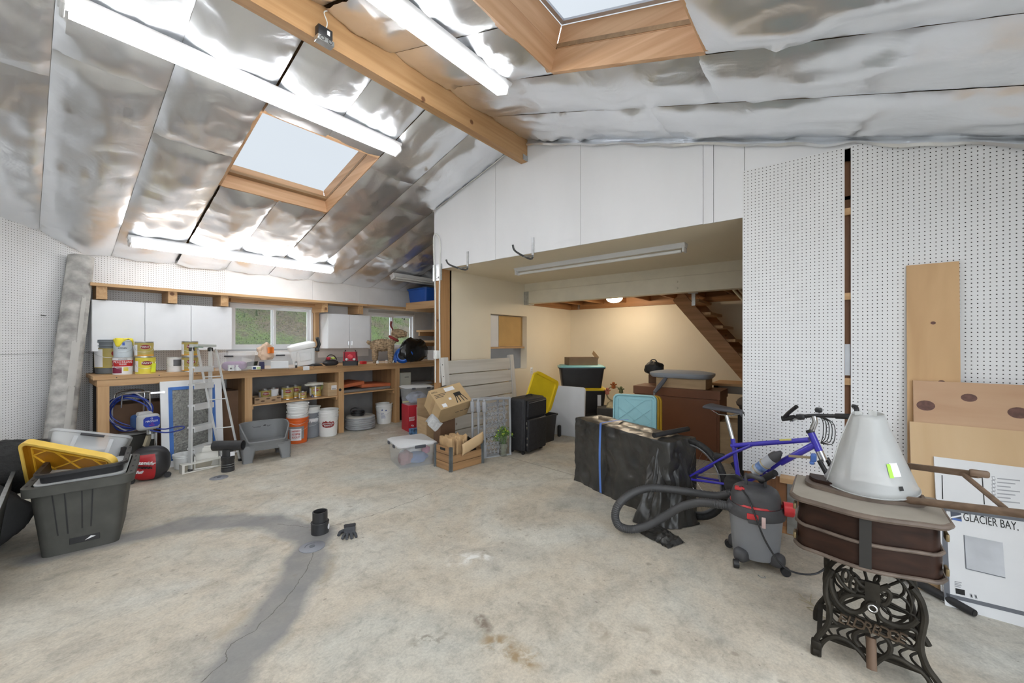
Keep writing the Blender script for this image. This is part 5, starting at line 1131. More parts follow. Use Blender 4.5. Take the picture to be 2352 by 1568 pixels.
# ---- buckets under the bench
OR = mat('orange_plastic', (.72, .13, .02), .4, var=.06)
p = stand(zB(800, 1218), 0, .137); ob = bucket('orange bucket under a stack of white buckets beside the tub', p, .142, .37, OR, rb=.125)
lp = patch(.131, .137, -.95, .65, .07, .25, 12).build('label_panel', mat('grey_label', (.25, .24, .25), .5), ob)
for v in lp.data.vertices: v.co.xy *= 1.02
wp_ = patch(.136, .142, -.7, .35, .05, .22, 10).build('white_label', PAPER, lp)
for k, (s_, zz) in enumerate((("HOMER'S", .19), ('ALL PURPOSE', .145), ('BUCKET', .10))): text(s_, .036, REDP, wp_, (-.022, -.150, zz), (pi / 2 + .04, 0, -.16), .004, shear=.2, width=.11)
q = bucket('white buckets nested on the orange bucket, lowest of the stack', p + V((0, 0, .10)), .140, .36, WHITEP, rb=.118)
bucket('white bucket nested on the orange bucket, topmost of the stack', p + V((.003, 0, .215)), .142, .36, WHITEP, rb=.118)
p = stand(zB(930, 1160), 0, .13); q = bucket('grey and white bucket between the orange and the red label buckets', p, .135, .38, mat('two_tone_grey', (.22, .24, .27), .5), rb=.12)
wl_ = patch(.127, .133, -.8, .9, .20, .30, 12).build('white_label', PAPER, q); bucket('white bucket nested in the grey and white bucket', p + V((0, 0, .10)), .134, .37, WHITEP, rb=.115)
p = stand(zB(1105, 1148), 0, .14); q = bucket('white bucket with a dark red hexagon paints badge', p, .148, .37, WHITEP, rb=.130); bucket('plain white bucket nested in the badge bucket', p + V((0, 0, .045)), .1465, .37, WHITEP, rb=.122, handle=False)
mb = MB(); hx = [(-.095, 0), (-.075, .04), (-.03, .055), (.03, .055), (.075, .04), (.095, 0), (.075, -.04), (.03, -.055), (-.03, -.055), (-.075, -.04)]
cy_ = lambda x, z, r: V((r * sin(x / .137), -r * cos(x / .137), z))
hb = fan_patch(.1425, 0, .20, [(x / .137, z) for x, z in hx], DRED, q, 'badge')
text('Dunn-Edwards', .034, PAPER, hb, (0, -.1465, .213), (pi / 2, 0, 0), .003, width=.145, shear=.2); text('PAINTS', .034, PAPER, hb, (0, -.1465, .178), (pi / 2, 0, 0), .003, width=.115)
p = stand(zB(1665, 1020), 0, .13); q = bucket('white bucket with blue print beside the hose coil', p, .142, .36, WHITEP, rb=.125)
for k in range(5): MB().grid(lambda u, v: cy_(-.05 + .08 * u * (1 - .1 * k), .11 + .022 * k + .006 * v, .1345 + .003 * k), 6, 1).build('blue_print', mat('blue_print', (.08, .12, .35), .5), q)
for k, (x, z) in enumerate(((-.035, .245), (.03, .235))): MB().add([cy_(x - .015, z, .142), cy_(x + .018, z, .142), cy_(x + .004, z + .032, .1425)], [(0, 1, 2)]).build('blue_print', MATS['blue_print'], q)
p = stand(zB(530, 1090), 0, .14); q = bucket('white bucket with an orange lid behind the pet tub', p + V((.03, .12, 0)), .145, .36, WHITEP)
MB().lathe([(.16, .362), (.16, .378), (.14, .385), (0, .382)], 30).build('lid', mat('dull_orange', (.55, .12, .05), .6), q); MB().rbox(.10, .02, .06, (.05, .03, .42), .005).build('putty_knife', STEEL, q); MB().cyl((-.05, 0, .38), (-.05, 0, .43), .008).build('bolt', STEEL, q)
# ---- big coil of hose in plastic
p = stand(zB(1425, 1088), 0, .25); hc = thing('hose_coil', 'big coil of grey hose wrapped in plastic with black tubing on top', 'hose coil', p, 0); BAGC = mat('cloudy_film', (.42, .40, .36), .25, var=.15, bump=.3, bscale=14); HGR = mat('grey_tubing', (.34, .36, .38), .35, var=.2)
for k in range(6):
    MB().tube(circ(.225 - .004 * (k % 2), 36, (.003 * (k % 3), 0, .025 + .034 * k)), .0185, 8, True).build('hose_turn', HGR, hc)
MB().lathe([(.10, .20), (.16, .235), (.215, .225), (.235, .20)], 40).build('plastic_wrap', BAGC, hc); MB().lathe([(.246, .03), (.25, .10), (.246, .19)], 40).build('plastic_side', mat('clear_film', (.6, .6, .6), .15, alpha=.18), hc)
for k in range(5): MB().tube(circ(.085 + .012 * (k % 3), 28, (-.06 + .004 * k, -.02, .235 + .014 * k)), .009, 7, True).build('black_tubing', BLACKP, hc)
MB().tube(smooth([(-.15, .02, .28), (-.14, .05, .33), (-.05, .06, .345), (.05, .0, .30), (.06, -.02, .25)], 6), .009, 7).build('black_tubing', BLACKP, hc)
# ================================================================ MIDDLE GROUP AND ALCOVE
# ---- clear tote of clothes on the floor
c, l, r = fl(zD(260, 1385)), fl(zD(140, 1290)), fl(zD(596, 1328)); ang = atan2(r.y - c.y, r.x - c.x); L, Dp = (r - c).length / .92, (l - c).length / .92
xv, yv = V((cos(ang), sin(ang), 0)), V((-sin(ang), cos(ang), 0)); cen = c + xv * (L * .46) + yv * (Dp * .46)
WLID = mat('frosted_white_lid', (.78, .80, .82), .3, var=.03, alpha=.80); LATCH = mat('slate_latch', (.06, .065, .08), .5)
ft = tote('clear lidded tote of clothes on the floor by the crate', cen, ang, L, Dp, .25, CLR, WLID, 'clear totes', taper=.92, r=.03, rim=.015)
for x, y, sx, sy in ((.02, -Dp / 2 - .026, .13, .014), (-L / 2 - .026, -.10, .014, .07), (-L / 2 - .026, .12, .014, .07)): MB().rbox(sx, sy, .035, (x, y, .245), .006).build('latch', LATCH, ft)
def inside(name, label, x, y, z, rx_, ry_, rz_, col, seed): return crumple(name, label, 'clothes', cen + xv * x + yv * y + V((0, 0, z)), rx_, ry_, rz_, mat('cloth_' + name, col, .9, var=.15, bump=.4), seed, .25, ang)
inside('maroon_cloth', 'maroon garment inside the clear floor tote', -L * .22, -.08, .012, .09, .08, .085, (.28, .13, .13), 1); inside('blue_cloth', 'blue garment inside the clear floor tote', L * .10, -.08, .012, .12, .09, .07, (.12, .18, .36), 2)
inside('white_cloth', 'white garment inside the clear floor tote', .02, .05, .012, .16, .10, .09, (.75, .75, .76), 3); inside('pink_cloth', 'pink striped garment inside the clear floor tote', L * .36, -.06, .10, .05, .05, .05, (.45, .10, .22), 4)
# ---- red box and clear tote stack behind
q = stand(zD(415, 1018), 0, .0); ang2 = -.28; a = fl(zD(340, 1012)); xr2, yr2 = V((cos(ang2), sin(ang2), 0)), V((-sin(ang2), cos(ang2), 0))
cb = thing('red_box', 'red and white appliance carton under the clear tote', 'carton', a + xr2 * .20 + yr2 * .16, ang2); MB().rbox(.40, .32, .43, (0, 0, .215), .004, 1).build('body', mat('red_print', (.48, .02, .035), .5, var=.08), cb)
MB().bb(-.06, .16, -.1615, -.16, .06, .40).build('white_panel', PAPER, cb); MB().rbox(.05, .004, .10, (-.02, -.163, .30), .012).rbox(.05, .004, .10, (.05, -.163, .30), .012).build('glove_picture', INK, cb); MB().lathe([(.045, 0), (.045, .002), (0, .002)], 18, tr(.05, -.162, .20) @ rx(pi / 2)).build('red_picture', MATS['red_print'], cb); text('4x', .05, PAPER, cb, (-.13, -.162, .10)); 
for k in range(4): MB().bb(-.19, -.09 - .01 * (k % 2), -.1615, -.16, .235 - .018 * k, .242 - .018 * k).build('text_line', PAPER, cb)
o = tag(MB().rbox(.17, .08, .09, (0, 0, .045), .003, 1).build('small_carton', mat('blue_red_print', (.10, .22, .42), .5, var=.9, scale=18), None, fl(zD(398, 1026)) + yr2 * .03 - yr2 * .05, ang2), 'small blue and red carton in front of the red box', 'carton')
tt = tote('clear lidded tote of blue clothes on the red box', a + xr2 * .20 + yr2 * .16 + V((0, 0, .431)), ang2, .46, .34, .28, CLR, WLID, 'clear totes', taper=.88, r=.03, rim=.015)
for x in (-.12, .14): MB().rbox(.06, .014, .03, (x, -.195, .275), .005).build('latch', LATCH, tt)
crumple('blue_bundle', 'blue and white clothes inside the stacked clear tote', 'clothes', a + xr2 * .20 + yr2 * .16 + V((0, 0, .445)), .17, .12, .10, mat('denim_mix', (.30, .36, .50), .9, var=.5, scale=8, bump=.4), 7, .25)
# ---- tilted carton (drawn grill print)
def rotm(a_, b_, g_): return rz(g_) @ ry(b_) @ rx(a_)
D3 = dep(zD(665, 790), 4.85); k_ = 4.85 / 5.0; e = (.48 * k_, .339 * k_, .297 * k_); Rm = rotm(.714, -.169, -.196)
tc_ = thing('carton', 'big printed carton tipped over the open box', 'carton', (0, 0, 0)); tc_.matrix_world = tr(D3) @ Rm
MB().rbox(e[0], e[1], e[2], (e[0] / 2, e[1] / 2, -e[2] / 2), .004, 1).build('body', mat('tan_carton', (.52, .37, .20), .8, var=.08), tc_)
MB().bb(-.001, .0, .14, .20, -e[2], -.0).build('tape', mat('tan_tape', (.45, .30, .15), .4), tc_)
lbz = .001
MB().bb(.20, .34, .24, .30, 0, lbz).build('shipping_label', PAPER, tc_); MB().bb(.05, .11, .02, .075, 0, lbz).build('barcode_label', PAPER, tc_); MB().rbox(.035, .035, .001, (.20, .12, .001), .0004, 1).build('sticker', PAPER, tc_)
pc = MB().bb(.28, .38, .13, .19, 0, lbz).build('stool_print', INK, tc_)
for x0, x1 in ((.29, .26), (.31, .31), (.35, .36), (.375, .41)): MB().bar((x0, .14, lbz / 2), (x1, .03, lbz / 2), .012, lbz).build('stool_print', INK, tc_)
text('GRILL', .035, INK, tc_, (.055, .275, .001), (0, 0, 0), .0006); 
for k in range(3): MB().bb(.03, .20 - .03 * k, .225 - .022 * k, .232 - .022 * k, 0, lbz).build('text_line', INK, tc_)
for k in range(3): MB().bb(.25 + .07 * k, .30 + .07 * k, -.001, 0, -.16, -.15).build('text_line', INK, tc_)
# ---- open carton with a tall flap, newspapers
pz = stand(zD(640, 1098), 0, .0); oc = carton('open cardboard box under the tipped carton', pz + V((.13, .22, 0)), -.22, .46, .32, .34, CARD, True)
MB().bb(-.23, .23, .16, .164, .34, .60).build('flap', CARD, oc); MB().bar((0, -.162, .34), (0, -.24, .22), .44, .004, up=(0, 1, .5)).build('flap', CARD, oc)
nw = MB()
for k in range(5): nw.grid(lambda u, v: V(((u - .5) * .15 + .008 * k, -.01 * k + .03 * sin(u * 3 + k), (v) * .13 - .03 * u + .006 * k)), 8, 6)
o = tag(nw.build('newspaper', mat('newsprint', (.60, .61, .62), .9, var=.15, scale=30), None, dep(zD(560, 935), 4.86), (.5, .6, -.6)), 'folded newspaper wedged under the tipped carton', 'newspaper')
# ---- wooden bottle crate full of paper sleeves
c, l, r = fl(zD(765, 1408)), fl(zD(600, 1355)), fl(zD(1080, 1318)); ang = atan2(r.y - c.y, r.x - c.x); L, Dp = (r - c).length, (l - c).length
xv, yv = V((cos(ang), sin(ang), 0)), V((-sin(ang), cos(ang), 0)); cr_t = thing('wooden_crate', 'old wooden crate with metal corners full of paper sleeves', 'crate', c + xv * L / 2 + yv * Dp / 2, ang)
CRW = wood('crate_wood', (.42, .24, .11), (.24, .13, .06), 0, grain=10); CRWY = wood('crate_wood_y', (.42, .24, .11), (.24, .13, .06), 1, grain=10)
for k in range(3):
    z0 = .006 + .088 * k
    for s in (-1, 1):
        if not (k == 2 and s == -1): MB().bb(-L / 2, L / 2, s * Dp / 2 - .007, s * Dp / 2 + .007, z0, z0 + .082).build('slat', CRW, cr_t)
        MB().bb(s * L / 2 - .007, s * L / 2 + .007, -Dp / 2 + .008, Dp / 2 - .008, z0, z0 + .082).build('slat', CRWY, cr_t)
MB().bb(-L / 2, L / 2, -Dp / 2, Dp / 2, 0, .006).build('bottom', CRW, cr_t)
MB().rbox(.003, .10, .03, (-L / 2 - .0075, 0, .235), .001, 1).build('hand_hole', INK, cr_t)
for sx in (-1, 1):
    for sy in (-1, 1): MB().bb(sx * L / 2 - .022, sx * L / 2 + .022, sy * Dp / 2 - .0095, sy * Dp / 2 + .0095, 0, .275).bb(sx * L / 2 - .0095, sx * L / 2 + .0095, sy * Dp / 2 - .022, sy * Dp / 2 + .022, 0, .275).build('corner_strap', mat('rusty_steel', (.22, .24, .25), .5, .7, var=.3), cr_t)
KR = mat('kraft_paper', (.50, .33, .17), .8, var=.2, scale=9); ck0 = cr_t.location; rnd = random.Random(5)
for k in range(12):
    f = (k + .5) / 12; o = MB().grid(lambda u, v: V(((u - .5) * (Dp - .04), .010 * sin(u * 5 + k) + .014 * nz((u * 3, v * 3, k)), v * (.35 + .03 * nz((k, u * 4, 0))))), 8, 6).build('paper_sleeve', KR, None, ck0 + xv * (-L / 2 + .03 + f * (L * .5)) + V((0, 0, .008)), (0, rnd.uniform(-.1, .1), ang + pi / 2 + rnd.uniform(-.05, .05)))
    tag(o, 'brown paper record sleeve standing in the crate', 'paper sleeve', 'paper sleeves in the crate'); s_ = o.modifiers.new('t', 'SOLIDIFY'); s_.thickness = .008
dv = thing('vinyl_record', 'black vinyl record behind a folded kraft sheet in the crate', 'record', ck0 + xv * L * .18 + yv * -.02 + V((0, 0, .17)), (pi / 2 - .25, 0, ang - .1)); MB().lathe([(0, -.001), (.15, -.001), (.15, .001), (0, .001)], 48).build('disc', mat('vinyl', (.008, .008, .009), .25), dv); MB().lathe([(.05, .0012), (.05, .002), (0, .002)], 24).build('record_label', INK, dv)
ks = MB().grid(lambda u, v: V((-.02 + .32 * u, -.02 - .02 * sin(v * 3), .10 * u - .05 + .14 * v)), 8, 6)
o = tag(ks.build('kraft_sheet', mat('tan_kraft', (.62, .44, .25), .8, var=.05), None, ck0 - yv * (Dp / 2 + .005) + xv * -.08 + V((0, 0, .20)), (0, 0, ang)), 'stiff tan kraft sheet folded over the crate front', 'sheet'); s_ = o.modifiers.new('t', 'SOLIDIFY'); s_.thickness = .003
# ---- grey slatted headboard against the partition
YH = 4.08; xa, xb = onY(zD(735, 270), YH).x, onY(zD(1435, 255), YH).x; hb = thing('headboard', 'pale grey slatted bed headboard leaning on the cream wall', 'headboard', ((xa + xb) / 2, YH, 0), (-.10, 0, 0)); w = xb - xa
GRW = wood('grey_wash_wood', (.62, .60, .56), (.50, .48, .44), 0, grain=6); GRWZ = wood('grey_wash_wood_z', (.66, .65, .62), (.55, .53, .50), 2, grain=6); zt_ = 1.265
for s in (-1, 1): MB().rbox(.09, .07, zt_, (s * (w / 2 - .045), 0, zt_ / 2), .003, 1).build('post', GRWZ, hb)
for k in range(6): MB().rbox(w - .185, .028, .182, (0, -.01, zt_ - .14 - .195 * k), .003, 1).build('slat', GRW, hb)
for k in range(3): MB().lathe([(.008, 0), (.008, .002), (0, .002)], 10, tr(-w / 2 - .001, -.01, zt_ - .10 - .16 * k) @ ry(-pi / 2)).build('bolt_hole', INK, hb)
crumple('black_bag', 'small black bag wedged beside the headboard post', 'bag', (3.55, 4.02, .80), .10, .06, .05, MATS['black_nylon'], 3, .2)
carton('plain carton behind the tipped one by the headboard', (3.56, 4.03, 0), 0, .26, .14, .80, BRB)
# ---- folded lattice loungers
A, B_ = fl(zD(1128, 1268)), fl(zD(1250, 1250)); d = (B_ - A).normalized(); LGM = mat('lounger_grey', (.36, .37, .39), .45, var=.08); n_ = V((-d.y, d.x, 0))
for k in range(3):
    w, h = .36, .735; lo = thing('folding_lounger', ('front', 'middle', 'rear')[k] + ' one of three folded grey lattice loungers', 'lounger', A - d * .03 + n_ * (.055 * k) - d * (.06 * k), (-.02, .0, atan2(d.y, d.x)), 'folded grey loungers')
    pts = smooth([(.02, 0, .0), (.0, 0, .04), (0, 0, h - .05), (.03, 0, h), (w - .03, 0, h), (w, 0, h - .05), (w, 0, .04), (w - .02, 0, 0)], 3, True); MB().tube(pts, .016, 8, True).build('frame', LGM, lo)
    if k == 0:
        mb = MB()
        for i in range(6):
            for j in range(12):
                cx, cz = .03 + (w - .06) * (i + .5 * (j % 2)) / 6, .04 + (h - .08) * (j + .5) / 12
                for aa in (0, pi / 3, 2 * pi / 3):
                    dx, dz = .026 * cos(aa + .26), .028 * sin(aa + .26)
                    if cx + dx < w and cx - dx > 0: mb.bar((cx - dx, 0, cz - dz), (cx + dx, 0, cz + dz), .0075, .008, up=(0, 1, 0))
        tag(mb.build('lattice_web', LGM, lo), kind='stuff')
    else:
        for i in range(5): MB().bar((0.01, 0, .1 + .13 * i), (w - .01, 0, .16 + .13 * i), .012, .01, up=(0, 1, 0)).build('slat', LGM, lo)
    MB().rbox(.05, .05, .14, (-.005, 0, h - .09), .015, 2).build('hinge_block', LGM, lo); MB().rbox(.045, .04, .16, (-.003, 0, .09), .012, 2).build('foot_block', LGM, lo)
# ---- suitcase
A, B_ = fl(zD(1480, 1245)), fl(zD(1697, 1165)); d = (B_ - A); L = d.length; ang = atan2(d.y, d.x); sc_ = thing('suitcase', 'upright black fabric suitcase with front pockets', 'suitcase', A + d / 2 + V((-sin(ang), cos(ang), 0)) * .12, (.03, 0, ang)); SCM = mat('suitcase_fabric', (.018, .018, .021), .7, var=.3, scale=30, bump=.2, bscale=150)
MB().rbox(L, .26, .70, (0, 0, .385), .045, 4).build('shell', SCM, sc_); MB().rbox(L * .86, .04, .22, (.01, -.145, .60), .02, 3).build('upper_pocket', SCM, sc_); MB().rbox(L * .84, .055, .42, (.01, -.15, .255), .022, 3).build('lower_pocket', SCM, sc_)
MB().tube([(x, -.132, z) for x, z in ((-L / 2 + .02, .06), (-L / 2 + .02, .71), (L / 2 - .02, .71), (L / 2 - .02, .06))], .006, 6).build('piping', mat('piping_black', (.035, .035, .04), .5), sc_)
for z in (.69, .46): MB().tube([(-L * .38, -.168, z - .01), (L * .40, -.168, z - .0)], .004, 6).build('zipper', mat('zip_grey', (.12, .12, .13), .4, .6), sc_)
for x, z in ((-L * .44, .42), (-L * .42, .36), (-L * .40, .22), (-L * .40, .14)): MB().rbox(.012, .008, .035, (x, -.155, z), .003).build('zip_pull', CHROME, sc_)
for x in (-1, 1):
    MB().lathe([(.01, -.012), (.028, -.012), (.028, .012), (.01, .012)], 14, tr(x * (L / 2 - .05), .09, .028) @ ry(pi / 2)).build('wheel', BLACKP, sc_); MB().rbox(.05, .03, .035, (x * (L / 2 - .05), -.10, .018), .006).build('foot', BLACKP, sc_)
MB().tube(smooth([(-.07, -.02, .73), (-.06, -.02, .755), (.06, -.02, .755), (.07, -.02, .73)], 4), .010, 8).build('handle', BLACKP, sc_)
# ---- vase with green flowers
p = stand(zD(1290, 1258), 0, .05); vs_ = thing('flower_vase', 'glass vase of green and yellow flowers beside the suitcase', 'vase', p, 0); MB().lathe([(.042, 0), (.048, .01), (.044, .05), (.05, .11), (.056, .165), (.053, .165), (.046, .11), (.040, .05), (.040, .012), (0, .012)], 24).build('glass', mat('smoky_glass', (.35, .36, .30), .08, alpha=.45), vs_)
mb, lf, fl_ = MB(), MB(), MB(); rnd = random.Random(11)
for k in range(34):
    a_, t_ = rnd.uniform(0, 2 * pi), rnd.uniform(.1, .95); tip = V((cos(a_) * .13 * t_, sin(a_) * .13 * t_, .34 - .11 * t_ * t_ + rnd.uniform(-.02, .03))); mb.tube([(0 + .02 * cos(a_), .02 * sin(a_), .02), (cos(a_) * .03, sin(a_) * .03, .17), tip], .0018, 4)
    for j in range(10):
        q = tip + V((rnd.gauss(0, .02), rnd.gauss(0, .02), rnd.gauss(0, .02) - .015)); M = tr(q) @ rz(rnd.uniform(0, 6)) @ rx(rnd.uniform(-1.2, 1.2)); lf.add([(-.007, 0, 0), (0, -.012, .002), (.008, 0, 0), (0, .02, .004)], [(0, 1, 2, 3)], False, M)
    if k % 2 == 0: fl_.lathe([(0, 0), (.010, .003), (.012, .010), (.008, .016), (0, .018)], 8, tr(tip))
mb.build('stems', mat('stem_green', (.12, .22, .06), .7), vs_); tag(lf.build('leaves', mat('leaf_green', (.13, .27, .05), .6, var=.4, scale=30), vs_, fix=False), kind='stuff'); tag(fl_.build('blossoms', mat('lime_blossom', (.45, .52, .06), .6, var=.3, scale=20), vs_), kind='stuff')
# ---- black tote holding yellow lids
A, B_ = fl(zD(1672, 1142)), fl(zD(1818, 1092)); d = B_ - A; ang = atan2(d.y, d.x); L = d.length / .86; cY = A + d / 2 + V((-sin(ang), cos(ang), 0)) * .22
tote('black tote behind the suitcase holding yellow lids', cY, ang, L, .46, .40, BLACKP, None, 'black totes', taper=.86, rim=.02); YL = mat('yellow_plastic', (.80, .58, .02), .4, var=.06)
for k in range(3):
    P0 = dep(zD(1840 - 10 * k, 505 + 6 * k), 6.15 - .06 * k); Ml = basis(P0, V((cos(ang - .25), sin(ang - .25), -.45)), V((.05, -.1, 1))) @ rx(pi / 2 - .12) @ tr(-.24, -.25, 0)
    tote_lid(('front', 'middle', 'back')[k] + ' one of three yellow lids stuck in the black tote', Ml, .48, .50, YL, YL, 'yellow lids', lattice=(k == 0))
tag(MB().rbox(.06, .05, .18, (0, 0, .09), .02, 3).build('black_boot', BLACKP, None, stand(zD(1850, 1060), 0, .03), ang), 'slim black boot shape beside the black tote', 'boot')
# ---- white folding table top on edge
P0, P1 = fl((1229, 884), .76), fl((1341, 892), .76); d = P1 - P0; ang = atan2(d.y, d.x); ftb = thing('folding_table', 'white folding table stood on edge before the black totes', 'table', (P0.x + d.x / 2, P0.y + d.y / 2, 0), (-.06, 0, ang)); L = d.length; WT = mat('white_blow_mould', (.72, .75, .80), .45, var=.03)
MB().tub([(-.022, L, .76, .05), (-.018, L + .012, .772, .05), (.018, L + .012, .772, .05), (.022, L, .76, .05)], True, True, M=tr(0, 0, .386) @ rx(pi / 2)).build('top', WT, ftb); MB().tube([(L * .3, .04, .05), (L * .3, .04, .70), (-L * .3, .04, .70), (-L * .3, .04, .05)], .012, 8).build('folded_leg', GREYP, ftb)
# ---- black totes stack with teal lid and open carton
TEAL = mat('teal_plastic', (.22, .50, .52), .4, var=.04); p = dep((1334, 848), 6.75); sx_ = V((p.x, p.y, 0)) + vdir((1334, 848)) * .22; an3 = face_cam(sx_) + .12
z0 = 0
for k, (hh, m, lb_) in enumerate(((.24, BLACKP, 'lowest black tote of the stack, hidden behind the table'), (.37, YL, 'black tote with a yellow lid and white sticker in the stack'), (.34, TEAL, 'black tote with a teal lid on top of the stack'))):
    o = tote(lb_, sx_ + V((0, 0, z0)), an3, .74 - (.05 if k < 2 else 0), .46, hh, BLACKP, m, 'black totes', taper=.88, rim=.02, lidh=.04); z0 += hh + .042
    if k == 1: MB().bb(.20, .26, -.240, -.236, .10, .30).build('sticker', PAPER, o); o.location += xr * .05
tz = z0; oc2 = carton('shallow open carton on the teal lidded tote', sx_ + V((.0, .0, tz)), an3 + .15, .50, .34, .13, mat('dark_card', (.27, .18, .11), .85), True); MB().bar((.25, .0, .13), (.27, -.02, .19), .33, .004, up=(1, 0, 0)).build('flap', CARD, oc2)
# ---- wreath decoration and bundles
p = dep(zE(935, 1150), 6.6); wr = thing('harvest_wreath', 'wreath with orange and olive felt figures by the totes', 'decoration', (p.x, p.y, p.z - .12), face_cam(p)); MB().tube(circ(.12, 24, (0, 0, .12), 'y'), .012, 6, True).build('ring', mat('straw', (.42, .36, .22), .9, bump=.6), wr)
for k, (x, z, m) in enumerate(((-.11, .15, mat('felt_salmon', (.50, .18, .12), .9)), (-.01, .25, mat('felt_rust', (.45, .13, .03), .9)), (.11, .18, mat('felt_olive', (.16, .18, .08), .9)))):
    MB().lathe([(0, -.05), (.035, -.04), (.03, 0), (.015, .02), (.025, .04), (.018, .06), (0, .065)], 12, tr(x, -.02, z)).tube([(x - .05, -.02, z + .03), (x, -.02, z), (x + .05, -.02, z + .03)], .012, 6).build('felt_figure', m, wr)
crumple('beige_bundle', 'beige cloth bundle under the felt wreath', 'cloth', (p.x - .02, p.y + .02, p.z - .32), .13, .10, .10, mat('beige_cloth', (.55, .48, .30), .9, bump=.5), 4, .2)
tag(MB().rbox(.5, .36, .40, (0, 0, .20), .02, 2).build('footlocker', mat('dark_grey_trunk', (.05, .048, .045), .6), None, (p.x, p.y + .03, 0), face_cam(p)), 'dark trunk under the beige bundle behind the teal lid', 'trunk'); crumple('dark_sack', 'dark sack slumped behind the wrapped furniture', 'sack', dep(zE(850, 1400), 5.6) * 1 - V((0, 0, dep(zE(850, 1400), 5.6).z)), .22, .16, .24, mat('dark_sack', (.05, .048, .045), .8), 2, .2)
# ---- teal and yellow lids stood before the brown cabinet
for k in range(3):
    P0, P1 = dep(zE(930 + 26 * k, 1146 + 3 * k), 4.98 + .03 * k), dep(zE(1336 + 24 * k, 1166 + 3 * k), 4.72 + .03 * k); xd = (P1 - P0); L = xd.length
    Ml = basis(P0, xd, V((0, 0, 1)) + vdir((1450, 950)) * .12) @ rx(pi / 2) @ tr(L / 2, -.39, 0)
    tote_lid(('pale teal tote lid with lattice ribs', 'yellow tote lid just behind the teal one', 'yellow tote lid touching the brown cabinet')[k], Ml, L, .78, (mat('pale_teal_plastic', (.36, .66, .72), .4, var=.03) if k == 0 else mat('ochre_plastic', (.72, .43, .03), .4)), MATS.get('pale_teal_plastic'), 'standing tote lids', lattice=(k == 0))
# ---- brown cabinet and what lies on it
ZC = .87; P0, P1 = fl((1461, 884), ZC), fl((1650, 900), ZC); xk = (P0.x + P1.x) / 2; BRC = mat('brown_lacquer', (.19, .075, .035), .45, var=.1, scale=2); bc = thing('brown_cabinet', 'brown steel cabinet with a scuffed top rail in the alcove', 'cabinet', (xk, (P0.y + P1.y) / 2, 0)); w = P0.y - P1.y
MB().bb(0, .42, -w / 2, w / 2, 0, ZC - .11).build('body', BRC, bc); MB().bb(-.012, .43, -w / 2 - .01, w / 2 + .01, ZC - .105, ZC).build('top_rail', BRC, bc); MB().bb(-.006, -.001, -w / 2 + .03, w / 2 - .03, .04, ZC - .13).build('door_panel', BRC, bc)
zc0 = ZC; cc_ = carton('long flat carton lying on the brown cabinet', (xk + .20, onX(zE(1520, 1060), xk).y - .03, zc0), pi / 2, .62, .34, .13, CARD)
MB().bb(-.18, .20, -.172, -.170, .02, .11).build('printed_panel', mat('pale_card', (.55, .42, .27), .8), cc_)
GBL = mat('blue_grey_plastic', (.38, .43, .50), .4, var=.05); gl_ = thing('sled_lid', 'blue grey curved plastic lid on the long carton', 'lid', (xk + .20, onX(zE(1500, 1000), xk).y - .03, zc0 + .132), pi / 2)
MB().tub([(0, .72, .40, .12), (.03, .78, .46, .15), (.06, .79, .47, .16), (.075, .70, .38, .15), (.09, .5, .25, .12)], True, True).build('shell', GBL, gl_); MB().rbox(.12, .006, .03, (.05, -.236, .045), .002, 1).build('label_plate', mat('plate_grey', (.28, .30, .33), .5), gl_)
bp_ = crumple('backpack', 'small black backpack behind the curved lid', 'backpack', V(onX(zE(1305, 945), xk + .35)) * 1 + V((0, 0, -.04)), .11, .14, .10, MATS['black_nylon'], 6, .18); MB().tube(smooth([(0, -.05, .08), (0, -.02, .12), (0, .03, .12), (0, .06, .08)], 4), .008, 6).build('strap', BN, bp_)
tag(MB().rbox(.3, .25, 1.0, (0, 0, .5), .01).build('tall_carton', BRB, None, (xk + .62, onX(zE(1305, 945), xk + .35).y, 0), 0), 'tall brown carton behind the brown cabinet', 'carton')
a, b_ = dep(zE(1310, 1140), 5.22), dep(zE(1435, 985), 5.30); um = thing('umbrella', 'furled grey umbrella leaning on the brown cabinet', 'umbrella', (a.x - .05, a.y + .02, 0)); u0 = V(um.location); MB().tube([V((0, 0, 0)), a - u0], .014, 8).build('shaft', GREYP, um); MB().tube([a - u0, a.lerp(b_, .35) - u0, a.lerp(b_, .75) - u0, b_ - u0], [.022, .03, .026, .01], 8).build('canopy', mat('umbrella_grey', (.16, .17, .20), .7), um); MB().tube(smooth([b_ - u0, b_ + V((0, 0, .02)) - u0, b_ + xr * .03 + V((0, 0, .02)) - u0], 4), .009, 6).build('handle', GREYP, um)
# desk and clutter right of the cabinet
xd_ = 5.9; p = onX(zE(1835, 1050), xd_); dk = thing('desk', 'old wood desk with a grey apron beside the stairs', 'desk', (xd_, p.y, 0)); MB().bb(0, .55, -1.2, 0, p.z - .03, p.z).build('desk_top', WOODY, dk); MB().bb(.02, .04, -1.18, -.03, p.z - .13, p.z - .031).build('apron', mat('grey_apron', (.25, .23, .20), .6), dk)
for y in (-.06, -1.15): MB().bb(.02, .08, y - .03, y + .03, 0, p.z - .03).build('leg', GREYP, dk)
carton('tan carton under the desk beside the stairs', (5.6, p.y - .32, 0), .2, .36, .4, .50, CARD); carton('black carton stacked before the desk', (5.05, .66, 0), .1, .40, .34, .72, mat('black_card', (.02, .018, .017), .8)); crumple('dark_duffel', 'dark duffel bag on the black carton', 'bag', (5.05, .66, .72), .18, .20, .09, mat('brown_canvas', (.08, .06, .045), .9), 5, .2)
